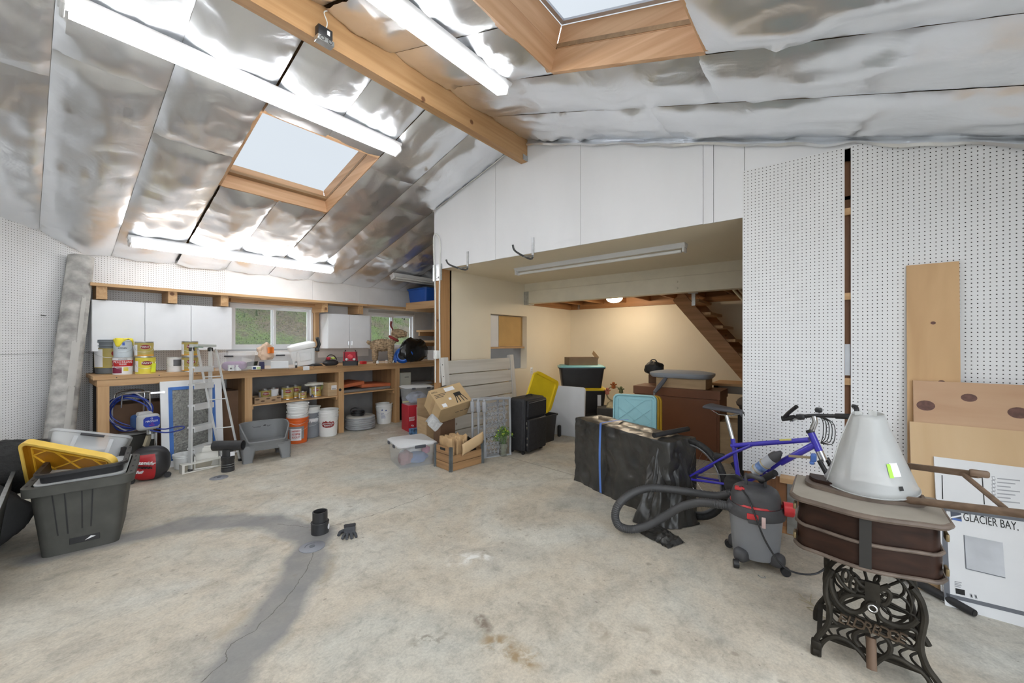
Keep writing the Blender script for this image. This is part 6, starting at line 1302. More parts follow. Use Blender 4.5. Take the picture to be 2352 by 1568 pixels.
# ---- stairs
XS = 6.30; st = thing('stairs', 'steep open wooden stairs rising along the alcove back wall', 'stairs', (0, 0, 0)); t0, t1 = onX(zE(1600, 225), XS), onX(zE(2140, 830), XS); dS = (t1 - t0).normalized(); bot = t0 + dS * ((t0.z) / -dS.z)
up_ = V((0, dS.z, -dS.y)) * -1; up_ = up_ if up_.z > 0 else -up_
for x in (XS, XS + .82): MB().bar(V((x, t0.y, t0.z)) - up_ * .10 - dS * .05, V((x, bot.y, bot.z)) - up_ * .10, .04, .19, up=up_).build('stringer', BRN, st)
n = 11
for k in range(n):
    f = (k + .45) / n; q = t0.lerp(bot, f); MB().bb(XS + .021, XS + .80, q.y - .11, q.y + .13, q.z - .03, q.z + .008).build('tread', WOODX, st); MB().bb(XS + .021, XS + .80, q.y + .10, q.y + .125, q.z - .15, q.z - .031).build('riser', BRNX, st)
for k, (x0, y0, x1, y1) in enumerate(((2040, 175, 2140, 285), (2095, 172, 2140, 225))): MB().cyl(onX(zE(x0, y0), XS - .1), onX(zE(x1, y1), XS - .1), .018).build('hand_rail', mat('pale_rail', (.72, .62, .42), .5), st)
MB().bar(onX(zE(1675, 205), XS - .03), onX(zE(1675, 330), XS - .03), .05, .02, up=(1, 0, 0)).bar(onX(zE(1625, 213), XS - .05), onX(zE(1715, 213), XS - .05), .03, .02).build('hanger_bracket', STEEL, st)
# ---- cabinet back seen in the pass-through
ct_ = thing('pass_cabinet', 'cabinet with a tan hardboard back in the wall opening', 'cabinet', (OX0, 4.37, 1.39)); a = onY((1146, 760), 4.40).x - OX0; MB().bb(0.0, 1.03, .04, .32, 0, .53).build('body', CABW, ct_); MB().bb(a, 1.02, .03, .039, .003, .527).build('back_panel', mat('hardboard', (.58, .37, .14), .7, var=.06), ct_); MB().bb(-.06, 1.06, -.02, .33, -.03, -.002).build('shelf_board', WOODX, ct_)
# ---- hooks on the header, conduit, switch
HK = mat('grey_rubber', (.10, .105, .11), .6)
for k, (pt_, pb2, e1, e2) in enumerate((((335, 345), (335, 455), (215, 435), (190, 400)), ((775, 250), (775, 380), (660, 345), (640, 300)))):
    T, Bm = onX(zP(*pt_), XF - .006), onX(zP(*pb2), XF - .006); o = thing('utility_hook', ('lower' if k == 0 else 'higher') + ' grey utility hook on the white header', 'hook', Bm, 0, 'header hooks')
    MB().bar(V((0, 0, .0)), T - Bm, .032, .006, up=(1, 0, 0)).build('plate', STEEL, o); E1, E2 = dep(zP(*e1), (Bm - EYE).dot(V((CT, ST, 0))) - .22), dep(zP(*e2), (Bm - EYE).dot(V((CT, ST, 0))) - .27); MB().tube(smooth([V((0, 0, .02)), (V((-.03, .01, -.03))), (E1 - Bm), (E2 - Bm)], 4), .011, 8).build('arm', HK, o); MB().bar(V((0, 0, .01)), (E1 - Bm) * .55 + V((0, 0, -.03)), .008, .02).build('brace', STEEL, o)
WC = mat('white_conduit', (.76, .77, .75), .45)
o = thing('conduit', 'white electrical conduit bent around the wood post', 'conduit', (XF - .03, 4.40, 0)); p0 = o.location
cp = lambda x, y, X=XF - .02: onX(zP(x, y), X) - p0
MB().tube(smooth([cp(118, 1230), cp(118, 700), cp(112, 480), cp(106, 300), cp(112, 232), cp(135, 240), cp(150, 300), cp(148, 470), cp(145, 700), cp(150, 1230)], 5), .011, 8).build('pipe', WC, o); MB().rbox(.02, .05, .02, cp(135, 520), .004).build('clip', STEEL, o)
o = thing('switch_box', 'white switch box on the conduit beside the bench', 'switch box', onX((1002, 814), XF - .05), 0); MB().rbox(.05, .07, .115, (0, 0, 0), .006).build('box', WC, o); MB().bb(-.03, -.025, -.008, .008, -.015, .015).build('switch', WHITE, o)
# junction box hanging from the ridge beam
p = onY((741, 82), 2.775); o = thing('outlet_box', 'black outlet box with a steel face wired to the ridge beam', 'outlet box', (p.x, 2.755, p.z), (0, .0, 0)); MB().rbox(.10, .05, .075, (0, 0, .0), .004).build('box', BLACKP, o); f_ = MB().rbox(.115, .06, .035, (.0, -.005, -.055), .003, 1).build('face_plate', STEEL, o)
for s in (-1, 1): MB().tube(circ(.014, 14, (s * .026, -.036, -.055), 'y'), .002, 5, True).build('socket_ring', INK, f_)
MB().tube(smooth([(.01, 0, .035), (.02, -.005, .09), (.0, .0, .15), (.03, .015, .19)], 5), .004, 6).build('wire', WC, o); MB().bb(.01, .03, -.0265, -.025, -.01, .02).build('sticker', PAPER, o)
# ================================================================ RIGHT SIDE
# ---- furniture wrapped in black plastic
A, B_ = fl((1321, 1102)), fl((1512, 1196)); d = (B_ - A); ang = atan2(d.y, d.x); xv = d.normalized(); yv = V((-xv.y, xv.x, 0)); L, Dp, Hh = d.length + .10, .34, .665
BFILM = mat('dusty_black_film', (.02, .02, .02), .33, var=.3, scale=4, bump=.5, bscale=13, dirt=(.055, .052, .046))
wf_ = thing('wrapped_furniture', 'low furniture wrapped in black plastic with a blue strap', 'furniture', A, ang)
def wrapf(u, v):      # u around, v from floor over the top
    per = 2 * (L + Dp); s = u * per
    if s < L: b = V((s, 0, 0)); n = V((0, -1, 0))
    elif s < L + Dp: b = V((L, s - L, 0)); n = V((1, 0, 0))
    elif s < 2 * L + Dp: b = V((2 * L + Dp - s, Dp, 0)); n = V((0, 1, 0))
    else: b = V((0, per - s, 0)); n = V((-1, 0, 0))
    zz = min(1, v / .72); z = Hh * zz
    w = .024 * NZ.noise(V((s * 3.0, z * 2.2, 1))) - .030 * abs(NZ.noise(V((s * 5 + z * 5, z * 5 - s * 3, 4)))) - .022 * abs(NZ.noise(V((s * 4 - z * 9, z * 3 + s * 6, 8)))) + .008 * NZ.noise(V((s * 16, z * 12, 7))) + .03 * max(0, .25 - zz) * (1 + NZ.noise(V((s * 9, 2, 2))))
    w -= .045 * math.exp(-((s - .43) / .06) ** 2) * sin(pi * zz)          # strap pinch
    q = b + n * (.012 + w); q.z = z
    if v > .72:
        t = (v - .72) / .28; c = V((min(max(b.x, Dp * .5), L - Dp * .5), Dp / 2, 0)); q = q.lerp(V((c.x, c.y, Hh)), t); q.z = Hh + .012 * sin(pi * t) + .010 * NZ.noise(V((q.x * 8, q.y * 8, 3)))
    return q
MB().grid(wrapf, 150, 44).build('plastic_wrap', BFILM, wf_, weld=True)
def tailf(u, v):      # loose end of the film falling over the bicycle wheel and onto the floor
    a = -.4 + 2.3 * u; r = .16 + .24 * v + .05 * NZ.noise(V((u * 6, v * 3, 5))) + .03 * NZ.noise(V((u * 14, v * 7, 1)))
    return V((L - .12 + r * sin(a) * .55, Dp * .45 - r * cos(a) * .85, max(.006, Hh * (1 - v) - .02 + .03 * NZ.noise(V((u * 7, v * 5, 9))))))
MB().grid(tailf, 60, 36).build('loose_wrap', BFILM, wf_)
MB().grid(lambda u, v: V((L - .05 + .30 * u, -.30 + .26 * v * (1 - .3 * u), max(.004, .05 * abs(NZ.noise(V((u * 6, v * 5, 3)))) + .04 * sin(pi * u) * sin(pi * v)))), 24, 16).build('wrap_scrap', BFILM, wf_)
BSTR = mat('blue_strap', (.10, .22, .62), .6, var=.08)
MB().grid(lambda u, v: V((.415 + .028 * u, -.022 - .012 * sin(pi * v), .01 + (Hh + .012) * v)), 2, 16).grid(lambda u, v: V((.415 + .028 * u, -.022 + (Dp + .03) * v, Hh + .022 + .006 * sin(pi * v))), 2, 6).build('strap', BSTR, wf_)
P0, P1 = pl(zF(890, 512), (0, 0, 1), .705), pl(zF(1176, 458), (0, 0, 1), .705)
o = thing('loose_pipe', 'short black pipe lying on the wrapped furniture', 'pipe', P0, 0); pipe(MB(), (0, 0, 0), P1 - P0, .022, .018, 20).build('pipe', ABS, o)
# ---- shop vacuum
pv = dep((1735, 1230), 2.70); pv.z = 0; vc_ = thing('shop_vacuum', 'grey wet dry vacuum with red trim and a black hose', 'vacuum', pv, face_cam(pv)); VG = mat('vac_grey', (.27, .28, .30), .5, var=.06); VD = mat('vac_dark', (.06, .06, .064), .55, var=.15, scale=12)
VR = mat('vac_red', (.58, .035, .04), .4)
MB().lathe([(0, .055), (.128, .055), (.136, .065), (.157, .325), (.160, .33)], 40).build('tank', VG, vc_)
MB().lathe([(.160, .32), (.172, .325), (.174, .36), (.166, .375), (.158, .397)], 40).build('tank_rim', VD, vc_); MB().lathe([(.150, .395), (.152, .398), (.146, .408), (.10, .408)], 40).build('red_ring', VR, vc_)
MB().tub([(.40, .29, .27, .10), (.44, .29, .27, .11), (.485, .26, .23, .10), (.505, .20, .17, .07)], True, True).build('motor_head', VD, vc_)
for s in (-1, 1): MB().rbox(.02, .05, .10, (s * .055, .02, .525), .008).build('handle_post', VD, vc_)
MB().tube(smooth([(-.055, .03, .545), (-.02, -.02, .575), (.03, -.04, .57), (.055, .03, .55)], 4), .017, 10).build('carry_handle', VD, vc_)
MB().cyl((.03, .02, .54), (.11, -.06, .63), .021, seg=14).build('accessory_tube', BLACKP, vc_)
MB().lathe([(0, 0), (.045, 0), (.045, .05), (.038, .058), (0, .058)], 20, tr(.155, -.03, .395) @ rz(.1) @ ry(pi / 2)).build('blower_port', VR, vc_); MB().rbox(.06, .05, .02, (-.09, -.07, .495), .008).build('switch_cover', VR, vc_)
MB().rbox(.065, .02, .035, (-.015, -.168, .355), .006).build('latch', VR, vc_); MB().rbox(.08, .02, .03, (.0, -.168, .325), .006).build('latch_base', VD, vc_); MB().rbox(.022, .006, .07, (.045, -.182, .335), .003).build('warning_tag', mat('pink_tag', (.75, .55, .52), .6), vc_)
MB().tube(smooth([(-.09, -.07, .505), (-.04, -.14, .46), (.0, -.19, .37), (.06, -.20, .22), (.16, -.22, .10), (.30, -.20, .10), (.40, -.10, .16)], 6), .0055, 7).build('power_cord', BLACKP, vc_)
for k in range(4):
    a = pi / 4 + k * pi / 2 + .2; cx, cy = .135 * cos(a), .135 * sin(a)
    w = MB().rbox(.10, .085, .085, (0, 0, 0), .03, 3, M=tr(cx, cy, .075) @ rz(a)).build('caster_mount', VD, vc_); MB().lathe([(.008, -.016), (.026, -.016), (.028, 0), (.026, .016), (.008, .016)], 16, tr(cx * 1.45, cy * 1.45, .028) @ rz(a + .8) @ rx(pi / 2)).build('caster', BLACKP, vc_)
hp = [zF(1545, 1000), zF(1400, 1022), zF(1150, 985), zF(950, 960), zF(820, 962), zF(700, 1005), zF(600, 1085), zF(562, 1180), zF(590, 1270), zF(690, 1305), zF(830, 1275), zF(980, 1195), zF(1120, 1115), zF(1270, 1080), zF(1420, 1092), zF(1530, 1112)]
hzd = [2.98, 3.02, 3.06, 3.10, 3.10, 3.08, 3.06, 3.05, 3.05, 3.05, 3.02, 2.98, 2.92, 2.86, 2.78, 2.72]
pts = smooth([dep(p, z) for p, z in zip(hp, hzd)], 14); pts = [V((q.x, q.y, max(q.z, .03))) for q in pts]; inv = vc_.matrix_basis.inverted() if False else (tr(pv) @ rz(face_cam(pv))).inverted()
MB().tube([inv @ q for q in pts], [.0285 + .003 * (k % 2) for k in range(len(pts))], 10).build('hose', mat('vac_hose', (.055, .055, .057), .5, var=.1), vc_); MB().cyl(inv @ pts[-1], inv @ pts[-1] + (inv.to_3x3() @ (pts[-1] - pts[-3]).normalized()) * .09, .034).build('hose_cuff', VD, vc_)
# ---- bicycle
S0 = V((3.43, .61, 0)); H0 = V((3.245, .122, 0)); ab = atan2(H0.y - S0.y, H0.x - S0.x); bk_ = thing('bicycle', 'blue mountain bicycle without its front wheel by the pegboard', 'bicycle', S0, 0)
BB = lambda x, y, off=0: vplane(zF(x, y), S0, ab) - S0 + V((-sin(ab), cos(ab), 0)) * off
BLF = mat('bike_blue', (.045, .035, .42), .28, var=.08, coat=.5); RUB = mat('tyre_rubber', (.02, .02, .02), .75, bump=.6, bscale=60); BBk = mat('bike_black', (.02, .02, .022), .4)
T = lambda nm, pts, r, m=BLF, seg=10: MB().tube(pts, r, seg).build(nm, m, bk_)
bbk = BB(1610, 930); stp = BB(1555, 540); hdt = BB(2215, 490); hdb = BB(2285, 645); fwd = V((cos(ab), sin(ab), 0)); sdv = V((-sin(ab), cos(ab), 0))
axle = V((S0.x, S0.y, 0)) * 0 - fwd * .33 ; axle = bbk - fwd * .42; axle.z = .335
T('seat_tube', [stp, bbk], .016); T('top_tube', [BB(1545, 600), BB(2200, 550)], .017); T('down_tube', [BB(2245, 590), bbk], .021); T('head_tube', [hdt, hdb], .021)
for s in (-1, 1): T('seat_stay', [BB(1720, 595) + sdv * .02 * s, BB(1560, 660) + sdv * .03 * s, axle + sdv * .06 * s], .009); T('chain_stay', [bbk + sdv * .03 * s, axle + sdv * .06 * s], .010)
T('seat_post', [stp - (stp - bbk).normalized() * .02, BB(1500, 345)], .0135, CHROME); sd_ = BB(1490, 300)
def saddle(u, v):
    x = -.13 + .27 * u; w = .07 * (1 - u) ** .8 + .022; a = -pi * .15 + pi * 1.3 * v; return fwd * x + sdv * (w * cos(a)) + V((0, 0, .022 * sin(a) + .012 * (1 - u) - .02 * (u > .95)))
o = MB().grid(saddle, 20, 14).build('saddle', mat('saddle_grey', (.06, .06, .068), .45), bk_, sd_); MB().tube([fwd * -.12 + V((0, 0, -.01)), fwd * -.05 + V((0, 0, -.04)), fwd * .05 + V((0, 0, -.035)), fwd * .12 + V((0, 0, -.01))], .005, 6).build('saddle_rail', CHROME, o); MB().rbox(.03, .08, .015, fwd * -.125 + V((0, 0, .0)), .006).build('red_edge', REDP, o)
def wheel(c, R, nm):
    u = fwd; w = V((0, 0, 1)); ring = lambda r: [c + u * (r * cos(t)) + w * (r * sin(t)) for t in [2 * pi * k / 48 for k in range(48)]]
    t_ = MB().tube(ring(R - .024), .025, 10, True).build('tyre', RUB, bk_); MB().tube(ring(R - .055), .012, 8, True).build('rim', mat('rim_grey', (.35, .35, .36), .35, .8), bk_)
    sp_ = MB()
    for k in range(28):
        t = 2 * pi * k / 28; s = 1 if k % 2 else -1; sp_.tube([c + sdv * (.03 * s) + (u * cos(t + .4 * s) + w * sin(t + .4 * s)) * .02, c + (u * cos(t) + w * sin(t)) * (R - .06)], .001, 4)
    tag(sp_.build('spokes', CHROME, bk_), kind='stuff'); MB().cyl(c - sdv * .06, c + sdv * .06, .018).build('hub', BBk, bk_); MB().lathe([(.02, 0), (.05, .002), (.04, .02), (.02, .025)], 20, tr(c - sdv * .05) @ (sdv).to_track_quat('Z', 'Y').to_matrix().to_4x4()).build('cassette', STEEL, bk_)
wheel(axle, .335, 'rear')
q_ = sdv.to_track_quat('Z', 'Y').to_matrix().to_4x4()
for R in (.09, .075, .06): MB().lathe([(R - .012, -.001), (R, -.001), (R, .001), (R - .012, .001), (R - .012, -.001)], 30, tr(bbk - sdv * (.05 - (.09 - R) * .5)) @ q_).build('chainring', mat('chainring_dark', (.10, .10, .10), .4, .7), bk_)
MB().bar(bbk - sdv * .065, bbk - sdv * .075 + fwd * .10 - V((0, 0, .13)), .012, .025, up=fwd).build('crank_arm', BBk, bk_); MB().bar(bbk + sdv * .065, bbk + sdv * .075 - fwd * .10 + V((0, 0, .13)), .012, .025, up=fwd).build('crank_arm', BBk, bk_); MB().rbox(.09, .06, .02, bbk - sdv * .12 + fwd * .10 - V((0, 0, .13)), .005).build('pedal', BLACKP, bk_)
T('chain', [axle - sdv * .05 + V((0, 0, .04)), bbk - sdv * .05 + V((0, 0, .085))], .004, STEEL, 6); T('chain', [axle - sdv * .05 - V((0, 0, .08)), bbk - sdv * .05 - V((0, 0, .08))], .004, STEEL, 6)
T('stem', [hdt, BB(2250, 400), BB(2240, 350)], .016, CHROME); T('headset', [hdt + V((0, 0, .0)), hdt + (hdt - hdb).normalized() * .02], .024, BBk); T('fork_crown', [hdb, hdb + (hdb - hdt).normalized() * .06], .022, CHROME)
for s in (-1, 1): T('fork_leg', [hdb + (hdb - hdt).normalized() * .05 + sdv * .05 * s, hdb + (hdb - hdt).normalized() * .42 + sdv * .05 * s + fwd * .04], .014, BBk)
GL, GR = dep(zF(1970, 372), 2.72) - S0, dep(zG(745, 132), 2.42) - S0; mid_ = BB(2240, 345)
T('handlebar', smooth([GL, GL.lerp(mid_, .5), mid_, mid_.lerp(GR, .5), GR], 4), .012, BBk); T('grip', [GL, GL.lerp(mid_, .42)], .017, RUB); T('grip', [GR, GR.lerp(mid_, .42)], .017, RUB)
T('bar_end', smooth([GL + (mid_ - GL) * .04, dep(zF(2030, 320), 2.66) - S0, dep(zF(2095, 268), 2.60) - S0], 4), .012, BBk); T('bar_end', smooth([GR, dep(zG(768, 108), 2.38) - S0, dep(zG(765, 82), 2.40) - S0, dep(zG(748, 75), 2.42) - S0], 4), .012, BBk)
for f in (.55, .62): q = GL.lerp(mid_, f); MB().rbox(.05, .04, .035, q, .01).build('shifter', BBk, bk_); MB().tube([q, q + V((0, 0, -.03)) + xr * -.06], .005, 6).build('brake_lever', CHROME, bk_)
q = mid_ + V((0, 0, .035)) + xr * .03; MB().rbox(.05, .04, .03, q, .01).build('bell', BBk, bk_)
for k in range(5): 
    w_ = .02 * k; T('cable', smooth([mid_ + xr * (.02 * k - .04), mid_ + xr * (.05 + w_) + V((0, 0, -.02 - .01 * k)), mid_ + xr * (.06 + w_ * .8) + V((0, 0, -.12 - .015 * k)), hdb + xr * .01 + V((0, 0, .05))], 6), .0028, BBk, 5)
text('GT', .05, PAPER, bk_, BB(1890, 850) - sdv * .023, (pi / 2, 0, ab + pi), .001)
MB().bar(BB(1830, 880) - sdv * .0215, BB(1985, 770) - sdv * .0215, .026, .002, up=sdv).build('decal', PAPER, bk_); MB().bar(BB(1960, 550) - sdv * .0175, BB(2060, 545) - sdv * .0175, .012, .002, up=sdv).build('decal', mat('yellow_decal', (.6, .55, .15), .4), bk_)
b0, b1 = BB(1800, 790, -.055), BB(1930, 695, -.055); bd_ = (b1 - b0).normalized(); o = MB().tube([b0 - bd_ * .03, b1], .036, 16).build('water_bottle', mat('bottle_clear', (.52, .55, .60), .3, alpha=.85), bk_); MB().tube([b1, b1 + bd_ * .03, b1 + bd_ * .055, b1 + bd_ * .075], [.037, .034, .020, .012], 16).build('bottle_cap', mat('cap_grey', (.06, .06, .065), .5), o); MB().tube([b0 + bd_ * .02, b0 + bd_ * .06], .0368, 16).build('bottle_label', mat('label_blue', (.15, .25, .5), .4, var=.6, scale=30), o)
for f in (0, .5): MB().tube([b0.lerp(b1, f) + (bd_.orthogonal().normalized() * cos(t) + bd_.cross(bd_.orthogonal().normalized()) * sin(t)) * .039 for t in [2 * pi * k / 20 for k in range(20)]], .0025, 5, True).build('bottle_cage', mat('brass', (.55, .42, .18), .4, .8), bk_)
q = BB(1440, 690); MB().rbox(.04, .08, .05, q, .01).build('brake', BBk, bk_)
# bar clamp resting on the down tube
a, b_ = dep(zF(2025, 685), 2.52), dep(zF(2210, 700), 2.46); o = thing('bar_clamp', 'small bar clamp with a blue handle on the bicycle', 'clamp', a); MB().bar((0, 0, 0), b_ - a, .018, .012).build('bar', mat('worn_brass_bar', (.35, .28, .18), .5, .5), o); MB().rbox(.055, .03, .045, b_ - a + xr * .02, .008).build('jaw', mat('clamp_blue', (.08, .17, .48), .4), o); MB().rbox(.05, .025, .02, b_ - a + xr * .01 + V((0, 0, -.03)), .008).build('handle', MATS['clamp_blue'], o)
# ---- ledge, steel plate on the wall foot
a = onX((1791, 1095), XF - .10); zl = a.z
o = tag(MB().bb(XF - .11, XF - .013, YE + .01, a.y, zl - .038, zl).build('ledge_board', WOODY, None), 'pale pine board running along the pegboard foot', 'board')
a, b_ = onX((1808, 1121), XF - .02), onX((1831, 1205), XF - .02); o = thing('steel_strap', 'galvanised strap plate with bolts on the wall foot', 'strap plate', ((XF - .014), (a.y + b_.y) / 2, .01)); hgt = zl - .05
MB().bb(-.008, 0, -.032, .032, 0, hgt).build('plate', STEEL, o)
for z in (hgt * .85, hgt * .55): MB().lathe([(.018, 0), (.018, .008), (.01, .008), (.01, .018), (0, .018)], 8, tr(-.008, 0, z) @ ry(-pi / 2)).build('bolt', CHROME, o)
MB().bb(-.012, .0, .035, .30, .05, hgt + .02).build('backing_board', BROWNPLY, o)
# ---- treadle sewing cabinet
DW = wood('dark_mahogany', (.036, .016, .010), (.014, .007, .005), 1, grain=8, knots=False, rough=.45); DUW = mat('dusty_wood_top', (.27, .24, .20), .75, var=.15, scale=5); MOU = mat('worn_moulding', (.13, .10, .08), .45, var=.35, scale=10); IRON = mat('cast_iron', (.032, .028, .022), .55, .35, var=.4, scale=14, bump=.15)
for m_ in (DW, MOU, IRON): m_.node_tree.nodes['Principled BSDF'].inputs['Specular IOR Level'].default_value = .2
YA, YBq = .150, -.352; XC = 2.335; sw = thing('sewing_cabinet', 'antique treadle sewing machine cabinet with iron stand', 'sewing machine', (XC, (YA + YBq) / 2, 0)); wS = YA - YBq; ZT = .745; LC = .36
def wave(t): return .012 - .058 * (1 + cos(2 * pi * (t - .5))) / 2 + .05 * max(0, abs(t - .5) - .42) / .08 * max(0, abs(t - .5) - .42) / .08
def outline(g, n=28): # plan: serpentine near edge, straight sides; local x away from camera side, y across
    pts = [V((wave(k / n) - g, (wS / 2 + g) - (wS + 2 * g) * k / n, 0)) for k in range(n + 1)]; return pts + [V((LC + g, -wS / 2 - g, 0)), V((LC + g, wS / 2 + g, 0))]
def slab(nm, m, z0, z1, g, parent=sw): return MB().prism([(p.x, p.y) for p in outline(g)], z1 - z0, tr(0, 0, z0)).build(nm, m, parent)
def moulding(nm, z, g, r, m=MOU): return MB().tube([p + V((0, 0, z)) for p in outline(g)], r, 8, True).build(nm, m, sw)
slab('top', DUW, ZT - .022, ZT, .012); moulding('top_edge', ZT - .013, .014, .0125)
slab('upper_case', DW, ZT - .135, ZT - .023, -.012); slab('lower_case', DW, ZT - .245, ZT - .137, -.006); moulding('middle_moulding', ZT - .135, -.004, .008); moulding('bottom_moulding', ZT - .243, .001, .009)
MB().bb(wave(.5) - .006, wave(.5) + .02, -.020, .020, ZT - .25, ZT - .025).build('centre_strap', mat('black_strap', (.02, .018, .016), .6), sw)
for s, y in ((1, wS / 2), (-1, -wS / 2)):
    for z in (.06, .20): MB().rbox(.05, .012, .03, (.05, s * (abs(y) + .002), ZT - z), .004).build('hinge', mat('tarnished_brass', (.20, .15, .08), .4, .7), sw)
o2 = thing('leaf', None, None); o2.parent = sw
for k, (g, z0, z1, x0) in enumerate(((-.03, ZT + .001, ZT + .018, .13), (-.045, ZT + .019, ZT + .036, .16))):
    pts = [(max(p.x, wave(.5)) + x0 * (1 if p.x < .3 else 0), p.y) for p in outline(g)]; MB().prism(pts, z1 - z0, tr(0, 0, z0)).build('leaf_board', DW if k else MOU, o2)
# iron end frame, drawn on the plane of the near frame
XI = XC + .035
I = lambda x, y, X=XI: onX(zN(x, y), X) - V((XC, (YA + YBq) / 2, 0))
def ir(nm, pts, r=.011, X=XI, n=5, flat=1.0): return MB().tube(smooth([I(x, y, X) for x, y in pts], n), r * .82, 8).build(nm, IRON, sw)
LEFT = [(380, 200), (310, 330), (300, 500), (340, 650), (345, 800), (290, 910), (200, 1010), (155, 1110), (150, 1215)]
RIGHT = [(1330, 420), (1440, 560), (1490, 760), (1470, 920), (1440, 1080), (1460, 1230), (1530, 1390), (1640, 1540), (1700, 1640)]
ir('frame_leg', LEFT, .014); ir('frame_leg', RIGHT, .016)
ir('leg_brace', [(215, 1240), (225, 1130), (300, 1040), (420, 1010), (560, 1060), (690, 1170), (790, 1290), (830, 1340)], .012); ir('leg_brace', [(890, 1340), (980, 1270), (1060, 1240), (1200, 1280), (1330, 1360), (1440, 1420), (1540, 1530), (1580, 1620)], .012)
ir('cross_bar', [(320, 880), (480, 870), (760, 900), (980, 980), (1250, 1110), (1420, 1170)], .011); ir('cross_bar', [(400, 840), (600, 860), (860, 920), (1080, 1010), (1240, 1075)], .008)
ir('scroll', [(700, 1120), (640, 1040), (660, 960), (760, 930), (900, 950), (1020, 1020), (1080, 1120), (1060, 1210), (960, 1270), (880, 1330)], .012)
ir('scroll', [(380, 620), (350, 700), (370, 790), (440, 860)], .010); ir('scroll', [(1310, 900), (1400, 960), (1420, 1080), (1370, 1150), (1290, 1130), (1240, 1080)], .011)
ir('rim_arc', [(350, 290), (360, 420), (440, 590), (560, 690), (680, 710), (770, 660), (800, 600)], .013); ir('rim_arc', [(470, 590), (520, 530), (620, 505), (760, 520), (820, 560)], .012); ir('rim_arc', [(900, 560), (910, 680), (960, 780), (1080, 850), (1220, 880), (1330, 860), (1410, 800)], .014); ir('rim_arc', [(900, 560), (880, 480), (940, 440), (1040, 450), (1075, 520), (1040, 600), (980, 620)], .011)
ir('rim_arc', [(420, 230), (470, 330), (560, 430), (660, 480)], .011); ir('rim_arc', [(640, 280), (720, 380), (840, 430), (960, 420), (1060, 390)], .012)
for cx, cy, a, b_ in ((630, 380, 42, 90), (730, 400, 65, 65), (540, 270, 40, 70)): MB().tube([I(cx + a * cos(t), cy + b_ * sin(t)) for t in [2 * pi * k / 20 for k in range(20)]], .007, 6, True).build('scroll_ring', IRON, sw)
hubp = I(860, 625); MB().cyl(hubp - V((.03, 0, 0)), hubp + V((.06, 0, 0)), .022, seg=16).build('hub', IRON, sw); MB().tube(circ(.014, 16, hubp - V((.031, 0, 0)), 'x'), .003, 6, True).build('hub_ring', CHROME, sw)
MB().bar(hubp, I(860, 350), .05, .02, up=(1, 0, 0)).build('hub_plate', IRON, sw)
# flywheel behind the frame
fw0 = hubp + V((.11, .0, 0)); R = .165
MB().tube(circ(R, 40, fw0, 'x'), .011, 8, True).build('flywheel_rim', IRON, sw); MB().tube(circ(R - .03, 40, fw0, 'x'), .006, 6, True).build('flywheel_rim', IRON, sw)
for k in range(6):
    t = pi * k / 3 + .3; MB().tube(circ(.05, 18, fw0 + V((0, cos(t), sin(t))) * .085, 'x'), .006, 6, True).build('flywheel_loop', IRON, sw); MB().cyl(fw0, fw0 + V((0, cos(t), sin(t))) * R, .006).build('flywheel_spoke', IRON, sw)
# name plate between the bars, cast letters
pA, pB = I(440, 770), I(1260, 1000); dirp = (pB - pA).normalized()
nm_ = 'ELDREDGE'
for k, ch in enumerate(nm_):
    f = (k + .5) / 8; q = I(445 + 820 * f, 745 + 265 * f + 20); text(ch, .062, mat('rusty_iron', (.075, .05, .03), .6, .3, var=.4), sw, q - V((.010, 0, 0)), (pi / 2, .25, -pi / 2), .008)
# treadle pedal and far frame
pl_ = [I(480, 900), I(1380, 1330)]; tz_ = .075
pd = thing('treadle', None, None); pd.parent = sw; pd.location = (.20, -.02, .085); pd.rotation_euler = (0, -.12, 0)
for x in (-.11, .11): MB().bb(x - .01, x + .01, -.19, .19, -.006, .006).build('treadle_rail', IRON, pd)
for y in (-.18, 0, .18): MB().bb(-.11, .11, y - .01, y + .01, -.006, .006).build('treadle_rail', IRON, pd)
for k in range(10):
    y = -.17 + .036 * k; MB().tube(smooth([(-.10, y, 0), (-.04, y + .03, 0), (.04, y - .02, 0), (.10, y + .015, 0)], 4), .0055, 5).build('treadle_scroll', IRON, pd)
MB().cyl((XI - XC + .02, I(850, 1050).y, I(850, 1050).z), (I(850, 1370).x - .02, I(850, 1370).y, I(850, 1370).z), .018).build('treadle_pivot', mat('rust_bar', (.13, .08, .05), .7), sw)
for Xf in (.30,):
    dx = V((Xf, 0, 0)); s_ = V((0, 0, 0))
    for pts, r_ in ((LEFT, .013), (RIGHT, .014)): MB().tube(smooth([I(x, y) + dx for x, y in pts], 5), r_, 8).build('far_leg', IRON, sw)
    MB().tube(smooth([I(x, y) + dx for x, y in ((320, 880), (760, 900), (1250, 1110), (1420, 1170))], 5), .011, 8).build('far_bar', IRON, sw)
MB().cyl(I(330, 860) + V((0, 0, 0)), I(330, 860) + V((.30, 0, 0)), .010).build('tie_rod', IRON, sw); MB().cyl(I(1440, 980), I(1440, 980) + V((.30, 0, 0)), .012).build('tie_rod', IRON, sw)
for q in ((185, 1235), (1690, 1640)): p = I(*q); MB().lathe([(.006, -.012), (.02, -.012), (.02, .012), (.006, .012)], 14, tr(p.x, p.y, .022) @ rx(pi / 2)).build('caster', IRON, sw); MB().rbox(.035, .04, .04, (p.x, p.y, .055), .008).build('caster_fork', IRON, sw)
